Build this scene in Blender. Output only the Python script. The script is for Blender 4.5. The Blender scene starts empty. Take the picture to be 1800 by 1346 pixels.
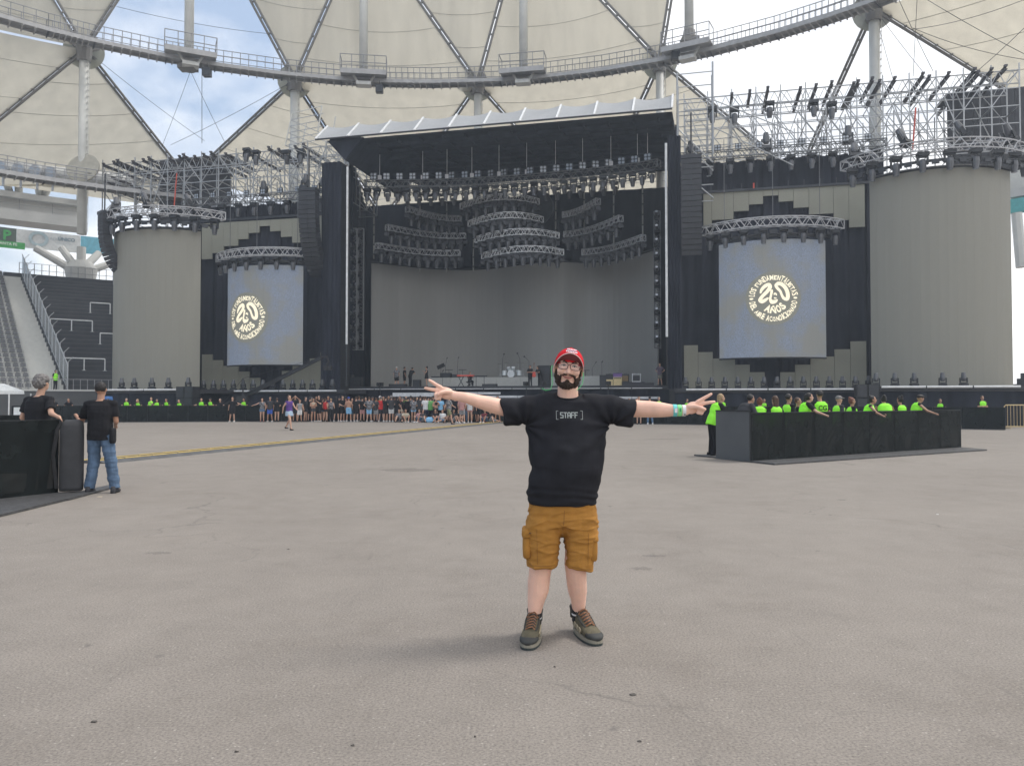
import bpy, bmesh, math, random
from mathutils import Vector, Matrix, noise
from mathutils.bvhtree import BVHTree
R = math.radians
PI = math.pi
rnd = random.Random(7)
scene = bpy.context.scene
COL = scene.collection

# ------------------------------------------------------------------ camera, sky, sun, exposure
EYE = 1.45
PITCH = math.atan(31 / 1350)
cam_data = bpy.data.cameras.new('camera')
cam_data.sensor_width = 36.0
cam_data.lens = 27.0
cam_data.clip_start = 0.1
cam_data.clip_end = 2000.0
cam = bpy.data.objects.new('camera', cam_data)
COL.objects.link(cam)
cam.location = (0, 0, EYE)
cam.rotation_euler = (PI / 2 + PITCH, 0, 0)
scene.camera = cam
vs = scene.view_settings
vs.view_transform = 'Standard'; vs.look = 'None'; vs.gamma = 1.0; vs.use_curve_mapping = False
vs.exposure = 0.6
scene.cycles.max_bounces = 6
scene.cycles.diffuse_bounces = 3
scene.cycles.glossy_bounces = 2
scene.cycles.transparent_max_bounces = 8
scene.cycles.use_denoising = True

SUN_EL, SUN_AZ = R(58), R(70)          # azimuth clockwise from +Y
world = bpy.data.worlds.new('World'); scene.world = world; world.use_nodes = True
wn = world.node_tree.nodes; wl = world.node_tree.links
wn.clear()
def N(t, **k):
    n = wn.new(t)
    for a, b in k.items(): setattr(n, a, b)
    return n
wo = N('ShaderNodeOutputWorld'); bg = N('ShaderNodeBackground'); bg.inputs['Strength'].default_value = 0.1
sky = N('ShaderNodeTexSky', sky_type='NISHITA', sun_disc=False, sun_elevation=SUN_EL, sun_rotation=SUN_AZ)
sky.air_density = 1.3; sky.dust_density = 2.5; sky.ozone_density = 1.5
tc = N('ShaderNodeTexCoord'); mp = N('ShaderNodeMapping'); mp.inputs['Scale'].default_value = (1.0, 1.0, 1.7)
mp.inputs['Location'].default_value = (0.35, 0.1, 0.25)
cn = N('ShaderNodeTexNoise'); cn.inputs['Scale'].default_value = 3.0; cn.inputs['Detail'].default_value = 8; cn.inputs['Roughness'].default_value = 0.56
cr = N('ShaderNodeValToRGB'); cr.color_ramp.elements[0].position = 0.36; cr.color_ramp.elements[1].position = 0.56
n2 = N('ShaderNodeTexNoise'); n2.inputs['Scale'].default_value = 5.5; n2.inputs['Detail'].default_value = 6
c2 = N('ShaderNodeValToRGB'); c2.color_ramp.elements[0].color = (7.2, 7.5, 8.1, 1); c2.color_ramp.elements[1].color = (10.6, 10.5, 10.4, 1)
c2.color_ramp.elements[0].position = 0.35; c2.color_ramp.elements[1].position = 0.6
# the cloud deck thickens towards the sun's side, as in the photograph (white glare on the right, blue gaps on the left)
sep = N('ShaderNodeSeparateXYZ'); ma = N('ShaderNodeMath', operation='MULTIPLY_ADD'); ma.inputs[1].default_value = 0.34; ma.inputs[2].default_value = 0.075
ad = N('ShaderNodeMath', operation='ADD')
veil = N('ShaderNodeMixRGB', blend_type='MIX'); veil.inputs[0].default_value = 0.42; veil.inputs[2].default_value = (4.9, 5.9, 7.6, 1)
mx = N('ShaderNodeMixRGB')
wl.new(tc.outputs['Generated'], mp.inputs[0]); wl.new(mp.outputs[0], cn.inputs['Vector']); wl.new(mp.outputs[0], n2.inputs['Vector'])
wl.new(tc.outputs['Generated'], sep.inputs[0]); wl.new(sep.outputs['X'], ma.inputs[0])
wl.new(cn.outputs['Fac'], ad.inputs[0]); wl.new(ma.outputs[0], ad.inputs[1]); wl.new(ad.outputs[0], cr.inputs[0])
wl.new(n2.outputs['Fac'], c2.inputs[0])
wl.new(sky.outputs[0], veil.inputs[1])
wl.new(cr.outputs[0], mx.inputs[0]); wl.new(veil.outputs[0], mx.inputs[1]); wl.new(c2.outputs[0], mx.inputs[2])
wl.new(mx.outputs[0], bg.inputs[0]); wl.new(bg.outputs[0], wo.inputs[0])
sun_d = bpy.data.lights.new('sun', 'SUN'); sun_d.energy = 1.4; sun_d.angle = R(14); sun_d.color = (1.0, 0.96, 0.9)
sun = bpy.data.objects.new('sun', sun_d); COL.objects.link(sun)
sd = Vector((math.sin(SUN_AZ) * math.cos(SUN_EL), math.cos(SUN_AZ) * math.cos(SUN_EL), math.sin(SUN_EL)))
sun.rotation_euler = sd.to_track_quat('Z', 'Y').to_euler()

# ------------------------------------------------------------------ laying-out helpers (metres)
def ray(px, py):
    u = (px - 900) / 1350; w = (673 - py) / 1350
    c, s = math.cos(PITCH), math.sin(PITCH)
    return Vector((u, c - w * s, s + w * c))
def P(px, py, D):
    d = ray(px, py); return Vector((0, 0, EYE)) + d * (D / d.y)
def Gd(px, py, z=0.0):
    d = ray(px, py); return Vector((0, 0, EYE)) + d * ((z - EYE) / d.z)
ANG = R(13.5)
E1 = Vector((math.cos(ANG), -math.sin(ANG), 0)); E2 = Vector((math.sin(ANG), math.cos(ANG), 0))
ORG = Vector((0, 58, 0))
def W(s, v, z=0.0): return ORG + E1 * s + E2 * v + Vector((0, 0, z))
def SL(px, py, v):                        # stage-frame (s, z) of a pixel at stage depth v
    d = ray(px, py)
    t = (v + ORG.dot(E2)) / d.dot(E2)
    p = d * t
    return (p - ORG).dot(E1), p.z + EYE
def S(px, v): return SL(px, 673, v)[0]
CC = Vector((-8.5, 25.5, 0))
def ring_pt(px, rad, py=None, z=None):    # a point of the roof circle of radius rad seen in column px
    d = ray(px, 673 if py is None else py)
    a = d.x ** 2 + d.y ** 2; b = -2 * (d.x * CC.x + d.y * CC.y); c = CC.x ** 2 + CC.y ** 2 - rad ** 2
    t = (-b + math.sqrt(b * b - 4 * a * c)) / (2 * a)
    p = d * t; p.z += EYE
    if z is not None: p.z = z
    return p

# ------------------------------------------------------------------ materials
MATS = {}
def mat(name, col, rough=0.7, metal=0.0, var=0.12, scale=3.0, bump=0.0, bscale=None, spec=0.5, trans=0.0, alpha=None, emit=None, sss=0.0, stretch=None):
    if name in MATS: return MATS[name]
    m = bpy.data.materials.new(name); m.use_nodes = True
    nt = m.node_tree; b = nt.nodes['Principled BSDF']; L = nt.links
    b.inputs['Roughness'].default_value = rough; b.inputs['Metallic'].default_value = metal
    b.inputs['Specular IOR Level'].default_value = spec
    tcn = nt.nodes.new('ShaderNodeTexCoord'); vec = tcn.outputs['Object']
    if stretch:
        mpn = nt.nodes.new('ShaderNodeMapping'); mpn.inputs['Scale'].default_value = stretch
        L.new(vec, mpn.inputs[0]); vec = mpn.outputs[0]
    nz = nt.nodes.new('ShaderNodeTexNoise'); nz.inputs['Scale'].default_value = scale; nz.inputs['Detail'].default_value = 5
    L.new(vec, nz.inputs['Vector'])
    rp = nt.nodes.new('ShaderNodeValToRGB')
    rp.color_ramp.elements[0].position = 0.3; rp.color_ramp.elements[1].position = 0.7
    rp.color_ramp.elements[0].color = tuple(min(1, c * (1 - var)) for c in col) + (1,)
    rp.color_ramp.elements[1].color = tuple(min(1, c * (1 + var)) for c in col) + (1,)
    L.new(nz.outputs['Fac'], rp.inputs[0]); L.new(rp.outputs[0], b.inputs['Base Color'])
    if bump:
        bn = nt.nodes.new('ShaderNodeBump'); bn.inputs['Strength'].default_value = bump; bn.inputs['Distance'].default_value = 0.01
        nb = nt.nodes.new('ShaderNodeTexNoise'); nb.inputs['Scale'].default_value = bscale or scale * 8; nb.inputs['Detail'].default_value = 4
        L.new(vec, nb.inputs['Vector']); L.new(nb.outputs['Fac'], bn.inputs['Height']); L.new(bn.outputs[0], b.inputs['Normal'])
    if sss:
        b.inputs['Subsurface Weight'].default_value = sss; b.inputs['Subsurface Radius'].default_value = (0.02, 0.008, 0.004)
    if emit:
        b.inputs['Emission Color'].default_value = tuple(emit[:3]) + (1,); b.inputs['Emission Strength'].default_value = emit[3]
    out = nt.nodes['Material Output']
    if trans:
        tr = nt.nodes.new('ShaderNodeBsdfTranslucent'); L.new(rp.outputs[0], tr.inputs[0])
        mxs = nt.nodes.new('ShaderNodeMixShader'); mxs.inputs[0].default_value = trans
        L.new(b.outputs[0], mxs.inputs[1]); L.new(tr.outputs[0], mxs.inputs[2]); L.new(mxs.outputs[0], out.inputs[0])
    if alpha is not None:
        tr = nt.nodes.new('ShaderNodeBsdfTransparent')
        mxs = nt.nodes.new('ShaderNodeMixShader'); mxs.inputs[0].default_value = alpha
        L.new(tr.outputs[0], mxs.inputs[1]); L.new(b.outputs[0], mxs.inputs[2]); L.new(mxs.outputs[0], out.inputs[0])
    MATS[name] = m
    return m
def cloth(name, col): return mat('cloth_' + name, col, rough=0.9, var=0.15, scale=6, spec=0.2)

# ------------------------------------------------------------------ mesh builder
class MB:
    def __init__(s): s.v = []; s.f = []; s.mi = []; s.cur = 0
    def add(s, vs_, fs):
        n = len(s.v); s.v.extend(vs_); s.f.extend([tuple(i + n for i in f) for f in fs]); s.mi.extend([s.cur] * len(fs)); return s
    def box(s, c, d, rz=0.0, M=None):
        x, y, z = d[0] / 2, d[1] / 2, d[2] / 2
        m = M or Matrix.Rotation(rz, 3, 'Z'); c = Vector(c)
        vv = [c + m @ Vector((a * x, b * y, e * z)) for e in (-1, 1) for a, b in ((-1, -1), (1, -1), (1, 1), (-1, 1))]
        return s.add(vv, [(3, 2, 1, 0), (4, 5, 6, 7), (0, 1, 5, 4), (1, 2, 6, 5), (2, 3, 7, 6), (3, 0, 4, 7)])
    def bar(s, p, q, w, h, up=(0, 0, 1)):              # rectangular beam p -> q
        p, q = Vector(p), Vector(q); t = (q - p); l = t.length; t.normalize()
        u = Vector(up); sd_ = t.cross(u)
        if sd_.length < 1e-4: sd_ = t.cross(Vector((0, 1, 0)))
        sd_.normalize(); u = sd_.cross(t)
        m = Matrix((sd_, t, u)).transposed()
        return s.box((p + q) / 2, (w, l, h), M=m)
    def cyl(s, p, q, r, r2=None, n=6, cap=True):
        p, q = Vector(p), Vector(q); r2 = r if r2 is None else r2
        t = (q - p).normalized(); a = t.orthogonal().normalized(); b = t.cross(a)
        vv = [p + (a * math.cos(2 * PI * i / n) + b * math.sin(2 * PI * i / n)) * r for i in range(n)]
        vv += [q + (a * math.cos(2 * PI * i / n) + b * math.sin(2 * PI * i / n)) * r2 for i in range(n)]
        fs = [(i, (i + 1) % n, n + (i + 1) % n, n + i) for i in range(n)]
        if cap: fs += [tuple(range(n - 1, -1, -1)), tuple(range(n, 2 * n))]
        return s.add(vv, fs)
    def tube(s, pts, r, n=6):
        pts = [Vector(p) for p in pts]
        rr = r if isinstance(r, (list, tuple)) else [r] * len(pts)
        vv = []; t0 = (pts[1] - pts[0]).normalized(); a = t0.orthogonal().normalized()
        for i, p in enumerate(pts):
            t = (pts[min(i + 1, len(pts) - 1)] - pts[max(i - 1, 0)]).normalized()
            a = (a - t * a.dot(t))
            if a.length < 1e-5: a = t.orthogonal()
            a.normalize(); b = t.cross(a)
            vv += [p + (a * math.cos(2 * PI * k / n) + b * math.sin(2 * PI * k / n)) * rr[i] for k in range(n)]
        fs = []
        for i in range(len(pts) - 1):
            for k in range(n):
                fs.append((i * n + k, i * n + (k + 1) % n, (i + 1) * n + (k + 1) % n, (i + 1) * n + k))
        fs += [tuple(range(n - 1, -1, -1)), tuple(range((len(pts) - 1) * n, len(pts) * n))]
        return s.add(vv, fs)
    def loft(s, rings, n=16, cap=True, pw=2.0):        # rings: (centre, vecA, vecB)
        vv = []
        for c, a, b in rings:
            c, a, b = Vector(c), Vector(a), Vector(b)
            for k in range(n):
                th = 2 * PI * k / n; cs, sn = math.cos(th), math.sin(th)
                e = 2.0 / pw
                x = math.copysign(abs(cs) ** e, cs); y = math.copysign(abs(sn) ** e, sn)
                vv.append(c + a * x + b * y)
        m = len(rings); fs = []
        for i in range(m - 1):
            for k in range(n):
                fs.append((i * n + k, i * n + (k + 1) % n, (i + 1) * n + (k + 1) % n, (i + 1) * n + k))
        if cap: fs += [tuple(range(n - 1, -1, -1)), tuple(range((m - 1) * n, m * n))]
        return s.add(vv, fs)
    def ell(s, c, r, M=None, nu=14, nv=9):
        c = Vector(c); M = M or Matrix.Identity(3); vv = [c + M @ Vector((0, 0, -r[2]))]
        for j in range(1, nv):
            ph = -PI / 2 + PI * j / nv
            for i in range(nu):
                th = 2 * PI * i / nu
                vv.append(c + M @ Vector((r[0] * math.cos(ph) * math.cos(th), r[1] * math.cos(ph) * math.sin(th), r[2] * math.sin(ph))))
        vv.append(c + M @ Vector((0, 0, r[2])))
        fs = [(0, 1 + (i + 1) % nu, 1 + i) for i in range(nu)]
        for j in range(nv - 2):
            for i in range(nu):
                a = 1 + j * nu; fs.append((a + i, a + (i + 1) % nu, a + nu + (i + 1) % nu, a + nu + i))
        a = 1 + (nv - 2) * nu; last = len(vv) - 1
        fs += [(a + i, a + (i + 1) % nu, last) for i in range(nu)]
        return s.add(vv, fs)
    def cap2(s, p, r, q, r2=None, n=12):               # round-ended cone
        p, q = Vector(p), Vector(q); r2 = r if r2 is None else r2
        t = (q - p).normalized(); a = t.orthogonal().normalized(); b = t.cross(a); rings = []
        for k in (-80, -55, -28): rings.append((p + t * (math.sin(R(k)) * r), a * (math.cos(R(k)) * r), b * (math.cos(R(k)) * r)))
        rings.append((p, a * r, b * r)); rings.append((q, a * r2, b * r2))
        for k in (28, 55, 80): rings.append((q + t * (math.sin(R(k)) * r2), a * (math.cos(R(k)) * r2), b * (math.cos(R(k)) * r2)))
        return s.loft(rings, n)
    def prism(s, poly, y0, y1):                        # xz outline extruded along y
        n = len(poly); vv = [Vector((x, y0, z)) for x, z in poly] + [Vector((x, y1, z)) for x, z in poly]
        fs = [tuple(range(n)), tuple(range(2 * n - 1, n - 1, -1))] + [(i, n + i, n + (i + 1) % n, (i + 1) % n) for i in range(n)]
        return s.add(vv, fs)
    def mesh(s, name, mats=None, smooth=False):
        me = bpy.data.meshes.new(name); me.from_pydata([tuple(v) for v in s.v], [], s.f); me.update()
        for m in (mats if isinstance(mats, (list, tuple)) else [mats] if mats else []): me.materials.append(m)
        if len(me.materials) > 1: me.polygons.foreach_set('material_index', s.mi)
        if smooth: me.polygons.foreach_set('use_smooth', [True] * len(me.polygons))
        return me
    def build(s, name, mats, parent=None, smooth=False, loc=(0, 0, 0), rz=0.0):
        return link(name, s.mesh(name, mats, smooth), parent, loc, rz)
def link(name, data, parent=None, loc=(0, 0, 0), rz=0.0):
    o = bpy.data.objects.new(name, data); COL.objects.link(o); o.parent = parent
    o.location = loc; o.rotation_euler = (0, 0, rz)
    return o
def tag(o, label=None, cat=None, group=None, kind=None):
    if label and len(label.split()) > 16: print('LONG', len(label.split()), label)
    if label: o['label'] = label
    if cat: o['category'] = cat
    if group: o['group'] = group
    if kind: o['kind'] = kind
    return o
def thing(name, label, cat, loc=(0, 0, 0), rz=0.0, group=None):
    return tag(link(name, None, None, loc, rz), label, cat, group)
def stg(name, label, cat, s, v, z=0.0, group=None, rz=0.0):        # a thing in the stage's frame
    return thing(name, label, cat, W(s, v, z), -ANG + rz, group)
KIDS = {}
def kids(o):
    return [c for c in o.children]
def clone(o, loc, rot=None, label=None, group=None, parent=None, scale=None):
    c = o.copy(); COL.objects.link(c); c.parent = parent; c.location = loc
    if rot is not None: c.rotation_euler = rot if hasattr(rot, '__len__') else (0, 0, rot)
    if scale is not None: c.scale = (scale,) * 3 if not hasattr(scale, '__len__') else scale
    if label:
        c['label'] = label
        if len(label.split()) > 16: print('LONG', label)
    if group: c['group'] = group
    for ch in list(o.children): _sub(ch, c)
    return c
def _sub(o, par):
    c = o.copy(); COL.objects.link(c); c.parent = par
    for ch in list(o.children): _sub(ch, c)
ONES = ['', 'first', 'second', 'third', 'fourth', 'fifth', 'sixth', 'seventh', 'eighth', 'ninth', 'tenth', 'eleventh', 'twelfth', 'thirteenth', 'fourteenth', 'fifteenth', 'sixteenth', 'seventeenth', 'eighteenth', 'nineteenth']
def nth(n):
    if n < 20: return ONES[n]
    t = {2: 'twent', 3: 'thirt', 4: 'fort', 5: 'fift', 6: 'sixt'}[n // 10]
    return t + 'ieth' if n % 10 == 0 else t + 'y-' + ONES[n % 10]
def struct(o): o['kind'] = 'structure'; return o

# common materials
black_cloth = mat('black_drape', (0.022, 0.025, 0.036), 0.95, var=0.35, scale=0.5, bump=0.5, bscale=1.2, stretch=(3, 3, 0.6), spec=0.2)
black_paint = mat('black_paint', (0.02, 0.021, 0.024), 0.5, var=0.3, scale=4)
dark_metal = mat('dark_metal', (0.05, 0.052, 0.058), 0.45, 0.5, scale=5)
alu = mat('truss_aluminium', (0.50, 0.50, 0.51), 0.4, 0.25, scale=5)
galv = mat('galvanised_tube', (0.42, 0.43, 0.44), 0.45, 0.6, scale=2)
led_grey = mat('led_panel_grey', (0.28, 0.27, 0.228), 0.55, var=0.03, scale=0.6, stretch=(4, 4, 0.2), spec=0.35)
led_light = mat('led_panel_olive', (0.315, 0.308, 0.25), 0.6, var=0.05, scale=0.8, spec=0.3)
white_metal = mat('white_metal', (0.75, 0.76, 0.76), 0.4, scale=3)
rubber = mat('black_rubber', (0.025, 0.025, 0.027), 0.85, scale=8, var=0.3)
lens_glass = mat('lamp_lens', (0.35, 0.38, 0.42), 0.1, 0.2, scale=9)
warm_steel = mat('roof_beam_steel', (0.2, 0.19, 0.175), 0.7, scale=1)
white_mast = mat('white_mast_paint', (0.62, 0.62, 0.58), 0.55, scale=0.8, var=0.1)
grate = mat('catwalk_grate', (0.42, 0.415, 0.41), 0.6, 0.1, scale=2)
# ================================================================== SETTING: ground
def ground_material():
    m = bpy.data.materials.new('worn_asphalt'); m.use_nodes = True
    nt = m.node_tree; b = nt.nodes['Principled BSDF']; L = nt.links
    def n(t, **k):
        x = nt.nodes.new(t)
        for a, c in k.items():
            if a in x.inputs: x.inputs[a].default_value = c
            else: setattr(x, a, c)
        return x
    tcn = n('ShaderNodeTexCoord'); V = tcn.outputs['Object']
    def noise_(sc, det=4, ro=0.55):
        x = n('ShaderNodeTexNoise'); x.inputs['Scale'].default_value = sc; x.inputs['Detail'].default_value = det; x.inputs['Roughness'].default_value = ro
        L.new(V, x.inputs['Vector']); return x.outputs['Fac']
    def ramp(f, stops):
        r = n('ShaderNodeValToRGB'); e = r.color_ramp.elements
        while len(e) < len(stops): e.new(0.5)
        for k, (p, c) in enumerate(stops): e[k].position = p; e[k].color = c if len(c) == 4 else tuple(c) + (1,)
        L.new(f, r.inputs[0]); return r.outputs[0]
    def mix(f, a, c, mode='MIX'):
        x = n('ShaderNodeMixRGB'); x.blend_type = mode
        if isinstance(f, float): x.inputs[0].default_value = f
        else: L.new(f, x.inputs[0])
        L.new(a, x.inputs[1]); L.new(c, x.inputs[2]); return x.outputs[0]
    base = ramp(noise_(0.12, 7, 0.65), [(0.3, (0.224, 0.198, 0.174)), (0.7, (0.262, 0.234, 0.207))])
    mid = ramp(noise_(2.2, 5, 0.7), [(0.3, (0.92, 0.92, 0.92)), (0.7, (1.06, 1.06, 1.06))])
    fine = ramp(noise_(75, 3, 0.7), [(0.28, (0.55, 0.55, 0.55)), (0.5, (1, 1, 1)), (0.74, (1.34, 1.33, 1.30))])
    c = mix(1.0, base, mid, 'MULTIPLY'); c = mix(1.0, c, fine, 'MULTIPLY')
    vo = n('ShaderNodeTexVoronoi'); vo.inputs['Scale'].default_value = 38; L.new(V, vo.inputs['Vector'])   # pale aggregate showing
    stone = ramp(vo.outputs['Distance'], [(0.16, (1, 1, 1)), (0.24, (0, 0, 0))])
    pick = ramp(vo.outputs['Color'], [(0.55, (0, 0, 0)), (0.95, (1, 1, 1))])
    st = mix(1.0, stone, pick, 'MULTIPLY')
    pale = n('ShaderNodeRGB'); pale.outputs[0].default_value = (0.62, 0.58, 0.52, 1)
    half = n('ShaderNodeMath'); half.operation = 'MULTIPLY'; half.inputs[1].default_value = 0.42; L.new(st, half.inputs[0])
    c = mix(half.outputs[0], c, pale.outputs[0])
    vo2 = n('ShaderNodeTexVoronoi'); vo2.inputs['Scale'].default_value = 0.55; vo2.inputs['Randomness'].default_value = 1; L.new(V, vo2.inputs['Vector'])
    dist = n('ShaderNodeMath'); dist.operation = 'ADD'; L.new(vo2.outputs['Distance'], dist.inputs[0])
    nz = n('ShaderNodeMath'); nz.operation = 'MULTIPLY'; nz.inputs[1].default_value = 0.14; L.new(noise_(9, 4), nz.inputs[0]); L.new(nz.outputs[0], dist.inputs[1])
    spot = ramp(dist.outputs[0], [(0.085, (1, 1, 1)), (0.11, (0, 0, 0))])      # small dark stains
    dk = n('ShaderNodeRGB'); dk.outputs[0].default_value = (0.10, 0.092, 0.086, 1)
    sp = n('ShaderNodeMath'); sp.operation = 'MULTIPLY'; sp.inputs[1].default_value = 0.7; L.new(spot, sp.inputs[0])
    c = mix(sp.outputs[0], c, dk.outputs[0])
    streak = ramp(noise_(0.6, 7, 0.75), [(0.60, (0, 0, 0)), (0.75, (1, 1, 1))])
    s2 = n('ShaderNodeMath'); s2.operation = 'MULTIPLY'; s2.inputs[1].default_value = 0.2; L.new(streak, s2.inputs[0])
    c = mix(s2.outputs[0], c, dk.outputs[0])
    vc = n('ShaderNodeTexVoronoi'); vc.feature = 'DISTANCE_TO_EDGE'; vc.inputs['Scale'].default_value = 0.16
    wv = n('ShaderNodeMixRGB'); wv.inputs[0].default_value = 0.12; nzc = n('ShaderNodeTexNoise'); nzc.inputs['Scale'].default_value = 1.1; nzc.inputs['Detail'].default_value = 6; L.new(V, nzc.inputs['Vector'])
    sc_ = n('ShaderNodeVectorMath'); sc_.operation = 'MULTIPLY_ADD'; sc_.inputs[1].default_value = (1.6, 1.6, 0); L.new(nzc.outputs['Color'], sc_.inputs[0]); L.new(V, sc_.inputs[2]); L.new(sc_.outputs[0], vc.inputs['Vector'])
    crack = ramp(vc.outputs['Distance'], [(0.0, (1, 1, 1)), (0.0022, (0, 0, 0))]); gate = ramp(noise_(0.35, 3), [(0.5, (0, 0, 0)), (0.6, (.55, .55, .55))]); crk = mix(1.0, crack, gate, 'MULTIPLY')
    c = mix(crk, c, dk.outputs[0])
    mpz = n('ShaderNodeMapping'); mpz.inputs['Scale'].default_value = (6.0, .7, 1); mpz.inputs['Rotation'].default_value = (0, 0, 1.1); L.new(V, mpz.inputs[0])
    nzs = n('ShaderNodeTexNoise'); nzs.inputs['Scale'].default_value = 1.3; nzs.inputs['Detail'].default_value = 8; nzs.inputs['Roughness'].default_value = .7; L.new(mpz.outputs[0], nzs.inputs['Vector'])
    scuff = ramp(nzs.outputs['Fac'], [(0.60, (0, 0, 0)), (0.72, (.35, .35, .35))]); c = mix(scuff, c, dk.outputs[0])
    vo3 = n('ShaderNodeTexVoronoi'); vo3.inputs['Scale'].default_value = 1.7; L.new(V, vo3.inputs['Vector'])
    d3 = n('ShaderNodeMath'); d3.operation = 'ADD'; L.new(vo3.outputs['Distance'], d3.inputs[0]); nz3 = n('ShaderNodeMath'); nz3.operation = 'MULTIPLY'; nz3.inputs[1].default_value = 0.22; L.new(noise_(17, 4, .7), nz3.inputs[0]); L.new(nz3.outputs[0], d3.inputs[1])
    sp3 = ramp(d3.outputs[0], [(0.135, (.55, .55, .55)), (0.165, (0, 0, 0))]); pk3 = ramp(vo3.outputs['Color'], [(0.45, (0, 0, 0)), (0.5, (1, 1, 1))]); c = mix(mix(1.0, sp3, pk3, 'MULTIPLY'), c, dk.outputs[0])
    pt_ = ramp(noise_(0.45, 8, 0.8), [(0.34, (.88, .87, .86)), (0.48, (1, 1, 1)), (0.66, (1.06, 1.055, 1.05))]); c = mix(1.0, c, pt_, 'MULTIPLY')
    L.new(c, b.inputs['Base Color']); b.inputs['Roughness'].default_value = 0.85; b.inputs['Specular IOR Level'].default_value = 0.3
    bp = n('ShaderNodeBump'); bp.inputs['Strength'].default_value = 0.6; bp.inputs['Distance'].default_value = 0.004
    L.new(noise_(60, 4, 0.75), bp.inputs['Height']); L.new(bp.outputs[0], b.inputs['Normal'])
    return m
g = MB(); g.add([(-600, -600, 0), (600, -600, 0), (600, 600, 0), (-600, 600, 0)], [(0, 1, 2, 3)])
ground = struct(g.build('ground', ground_material()))
ground['label'] = 'worn pale grey-brown asphalt of the arena floor'
# loose bits on the floor, each a thing
bit_dark = mat('dark_litter', (0.09, 0.08, 0.072), 0.9); bit_pale = mat('paper_litter', (0.7, 0.68, 0.66), 0.8)
def litter(px, py, size, m, name, label, cat='litter'):
    p = Gd(px, py); b = MB()
    n = 7; r = [size * .7 * rnd.uniform(0.5, 1.1) for _ in range(n)]
    pts = [(r[i] * math.cos(2 * PI * i / n), 0.7 * r[i] * math.sin(2 * PI * i / n)) for i in range(n)]
    vv = [Vector((x, y, 0.001)) for x, y in pts] + [Vector((x * 0.8, y * 0.8, 0.004 + rnd.uniform(0, .004))) for x, y in pts]
    b.add(vv, [tuple(range(n, 2 * n))] + [(i, (i + 1) % n, n + (i + 1) % n, n + i) for i in range(n)])
    tag(b.build(name, m, loc=p), label, cat)
litter(507, 965, .026, bit_dark, 'dark_scrap', 'small dark scrap on the asphalt well left of the man in the red cap')
litter(1648, 904, .022, bit_pale, 'paper_scrap', 'small white paper scrap on the asphalt below the right security pen')
litter(1696, 852, .02, bit_dark, 'dark_scrap', 'small dark scrap on the asphalt right of centre under the security pen')
litter(1112, 1221, .03, bit_dark, 'dark_pebble', 'small dark pebble on the asphalt in front right of the man')
litter(166, 1269, .024, bit_dark, 'dark_scrap', 'small dark scrap at the lower left of the asphalt')
litter(1125, 1303, .018, bit_dark, 'dark_pebble', 'tiny dark pebble near the bottom edge right of centre')
litter(975, 1172, .012, bit_dark, 'dark_pebble', 'tiny dark pebble just in front of the hiking shoes')
litter(415, 1321, .016, bit_dark, 'dark_pebble', 'tiny dark pebble at the bottom left of the asphalt')
litter(620, 1310, .014, bit_dark, 'dark_pebble', 'tiny dark pebble at the bottom edge left of the man')
litter(835, 1295, .014, bit_dark, 'dark_pebble', 'tiny dark pebble at the bottom edge below the man')

# ---- cable ramp across the floor: black rubber pieces with yellow lids
yellow = mat('ramp_yellow', (0.50, 0.35, 0.09), 0.7, var=0.4, scale=3)
ramp_grey = mat('ramp_worn_rubber', (.085, .085, .085), .8, var=.3, scale=4)
a0 = Gd(150, 814); a1 = Gd(888, 741.5)
dr = (a1 - a0); ln = dr.length; rz = math.atan2(dr.y, dr.x)
ramp = thing('cable_ramp', 'black cable ramp with yellow lid strips running across the floor to the barrier', 'cable ramp', a0, rz)
npc = 38; pl = ln / npc
seg = MB()
seg.prism([(0, 0), (0, 0)], 0, 0) if False else None
def ramp_seg():
    b = MB(); prof = [(-.62, .0), (-.38, .055), (.38, .055), (.62, .0)]
    n = 4; vv = [Vector((0.01, y, z)) for y, z in prof] + [Vector((pl - 0.01, y, z)) for y, z in prof]
    b.add(vv, [(0, 1, 2, 3), (7, 6, 5, 4), (0, 4, 5, 1), (1, 5, 6, 2), (2, 6, 7, 3)])
    return b.mesh('ramp_segment', ramp_grey)
def ramp_lid(y):
    b = MB(); b.box((pl / 2, y, .062), (pl - .06, .10, .012)); return b.mesh('lid', yellow)
sm = ramp_seg(); l1 = ramp_lid(-.2); l2 = ramp_lid(.22)
for i in range(npc):
    o = link('ramp_segment', sm, ramp, (i * pl, 0, 0)); link('lid', l1, o); link('lid', l2, o)

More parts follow.
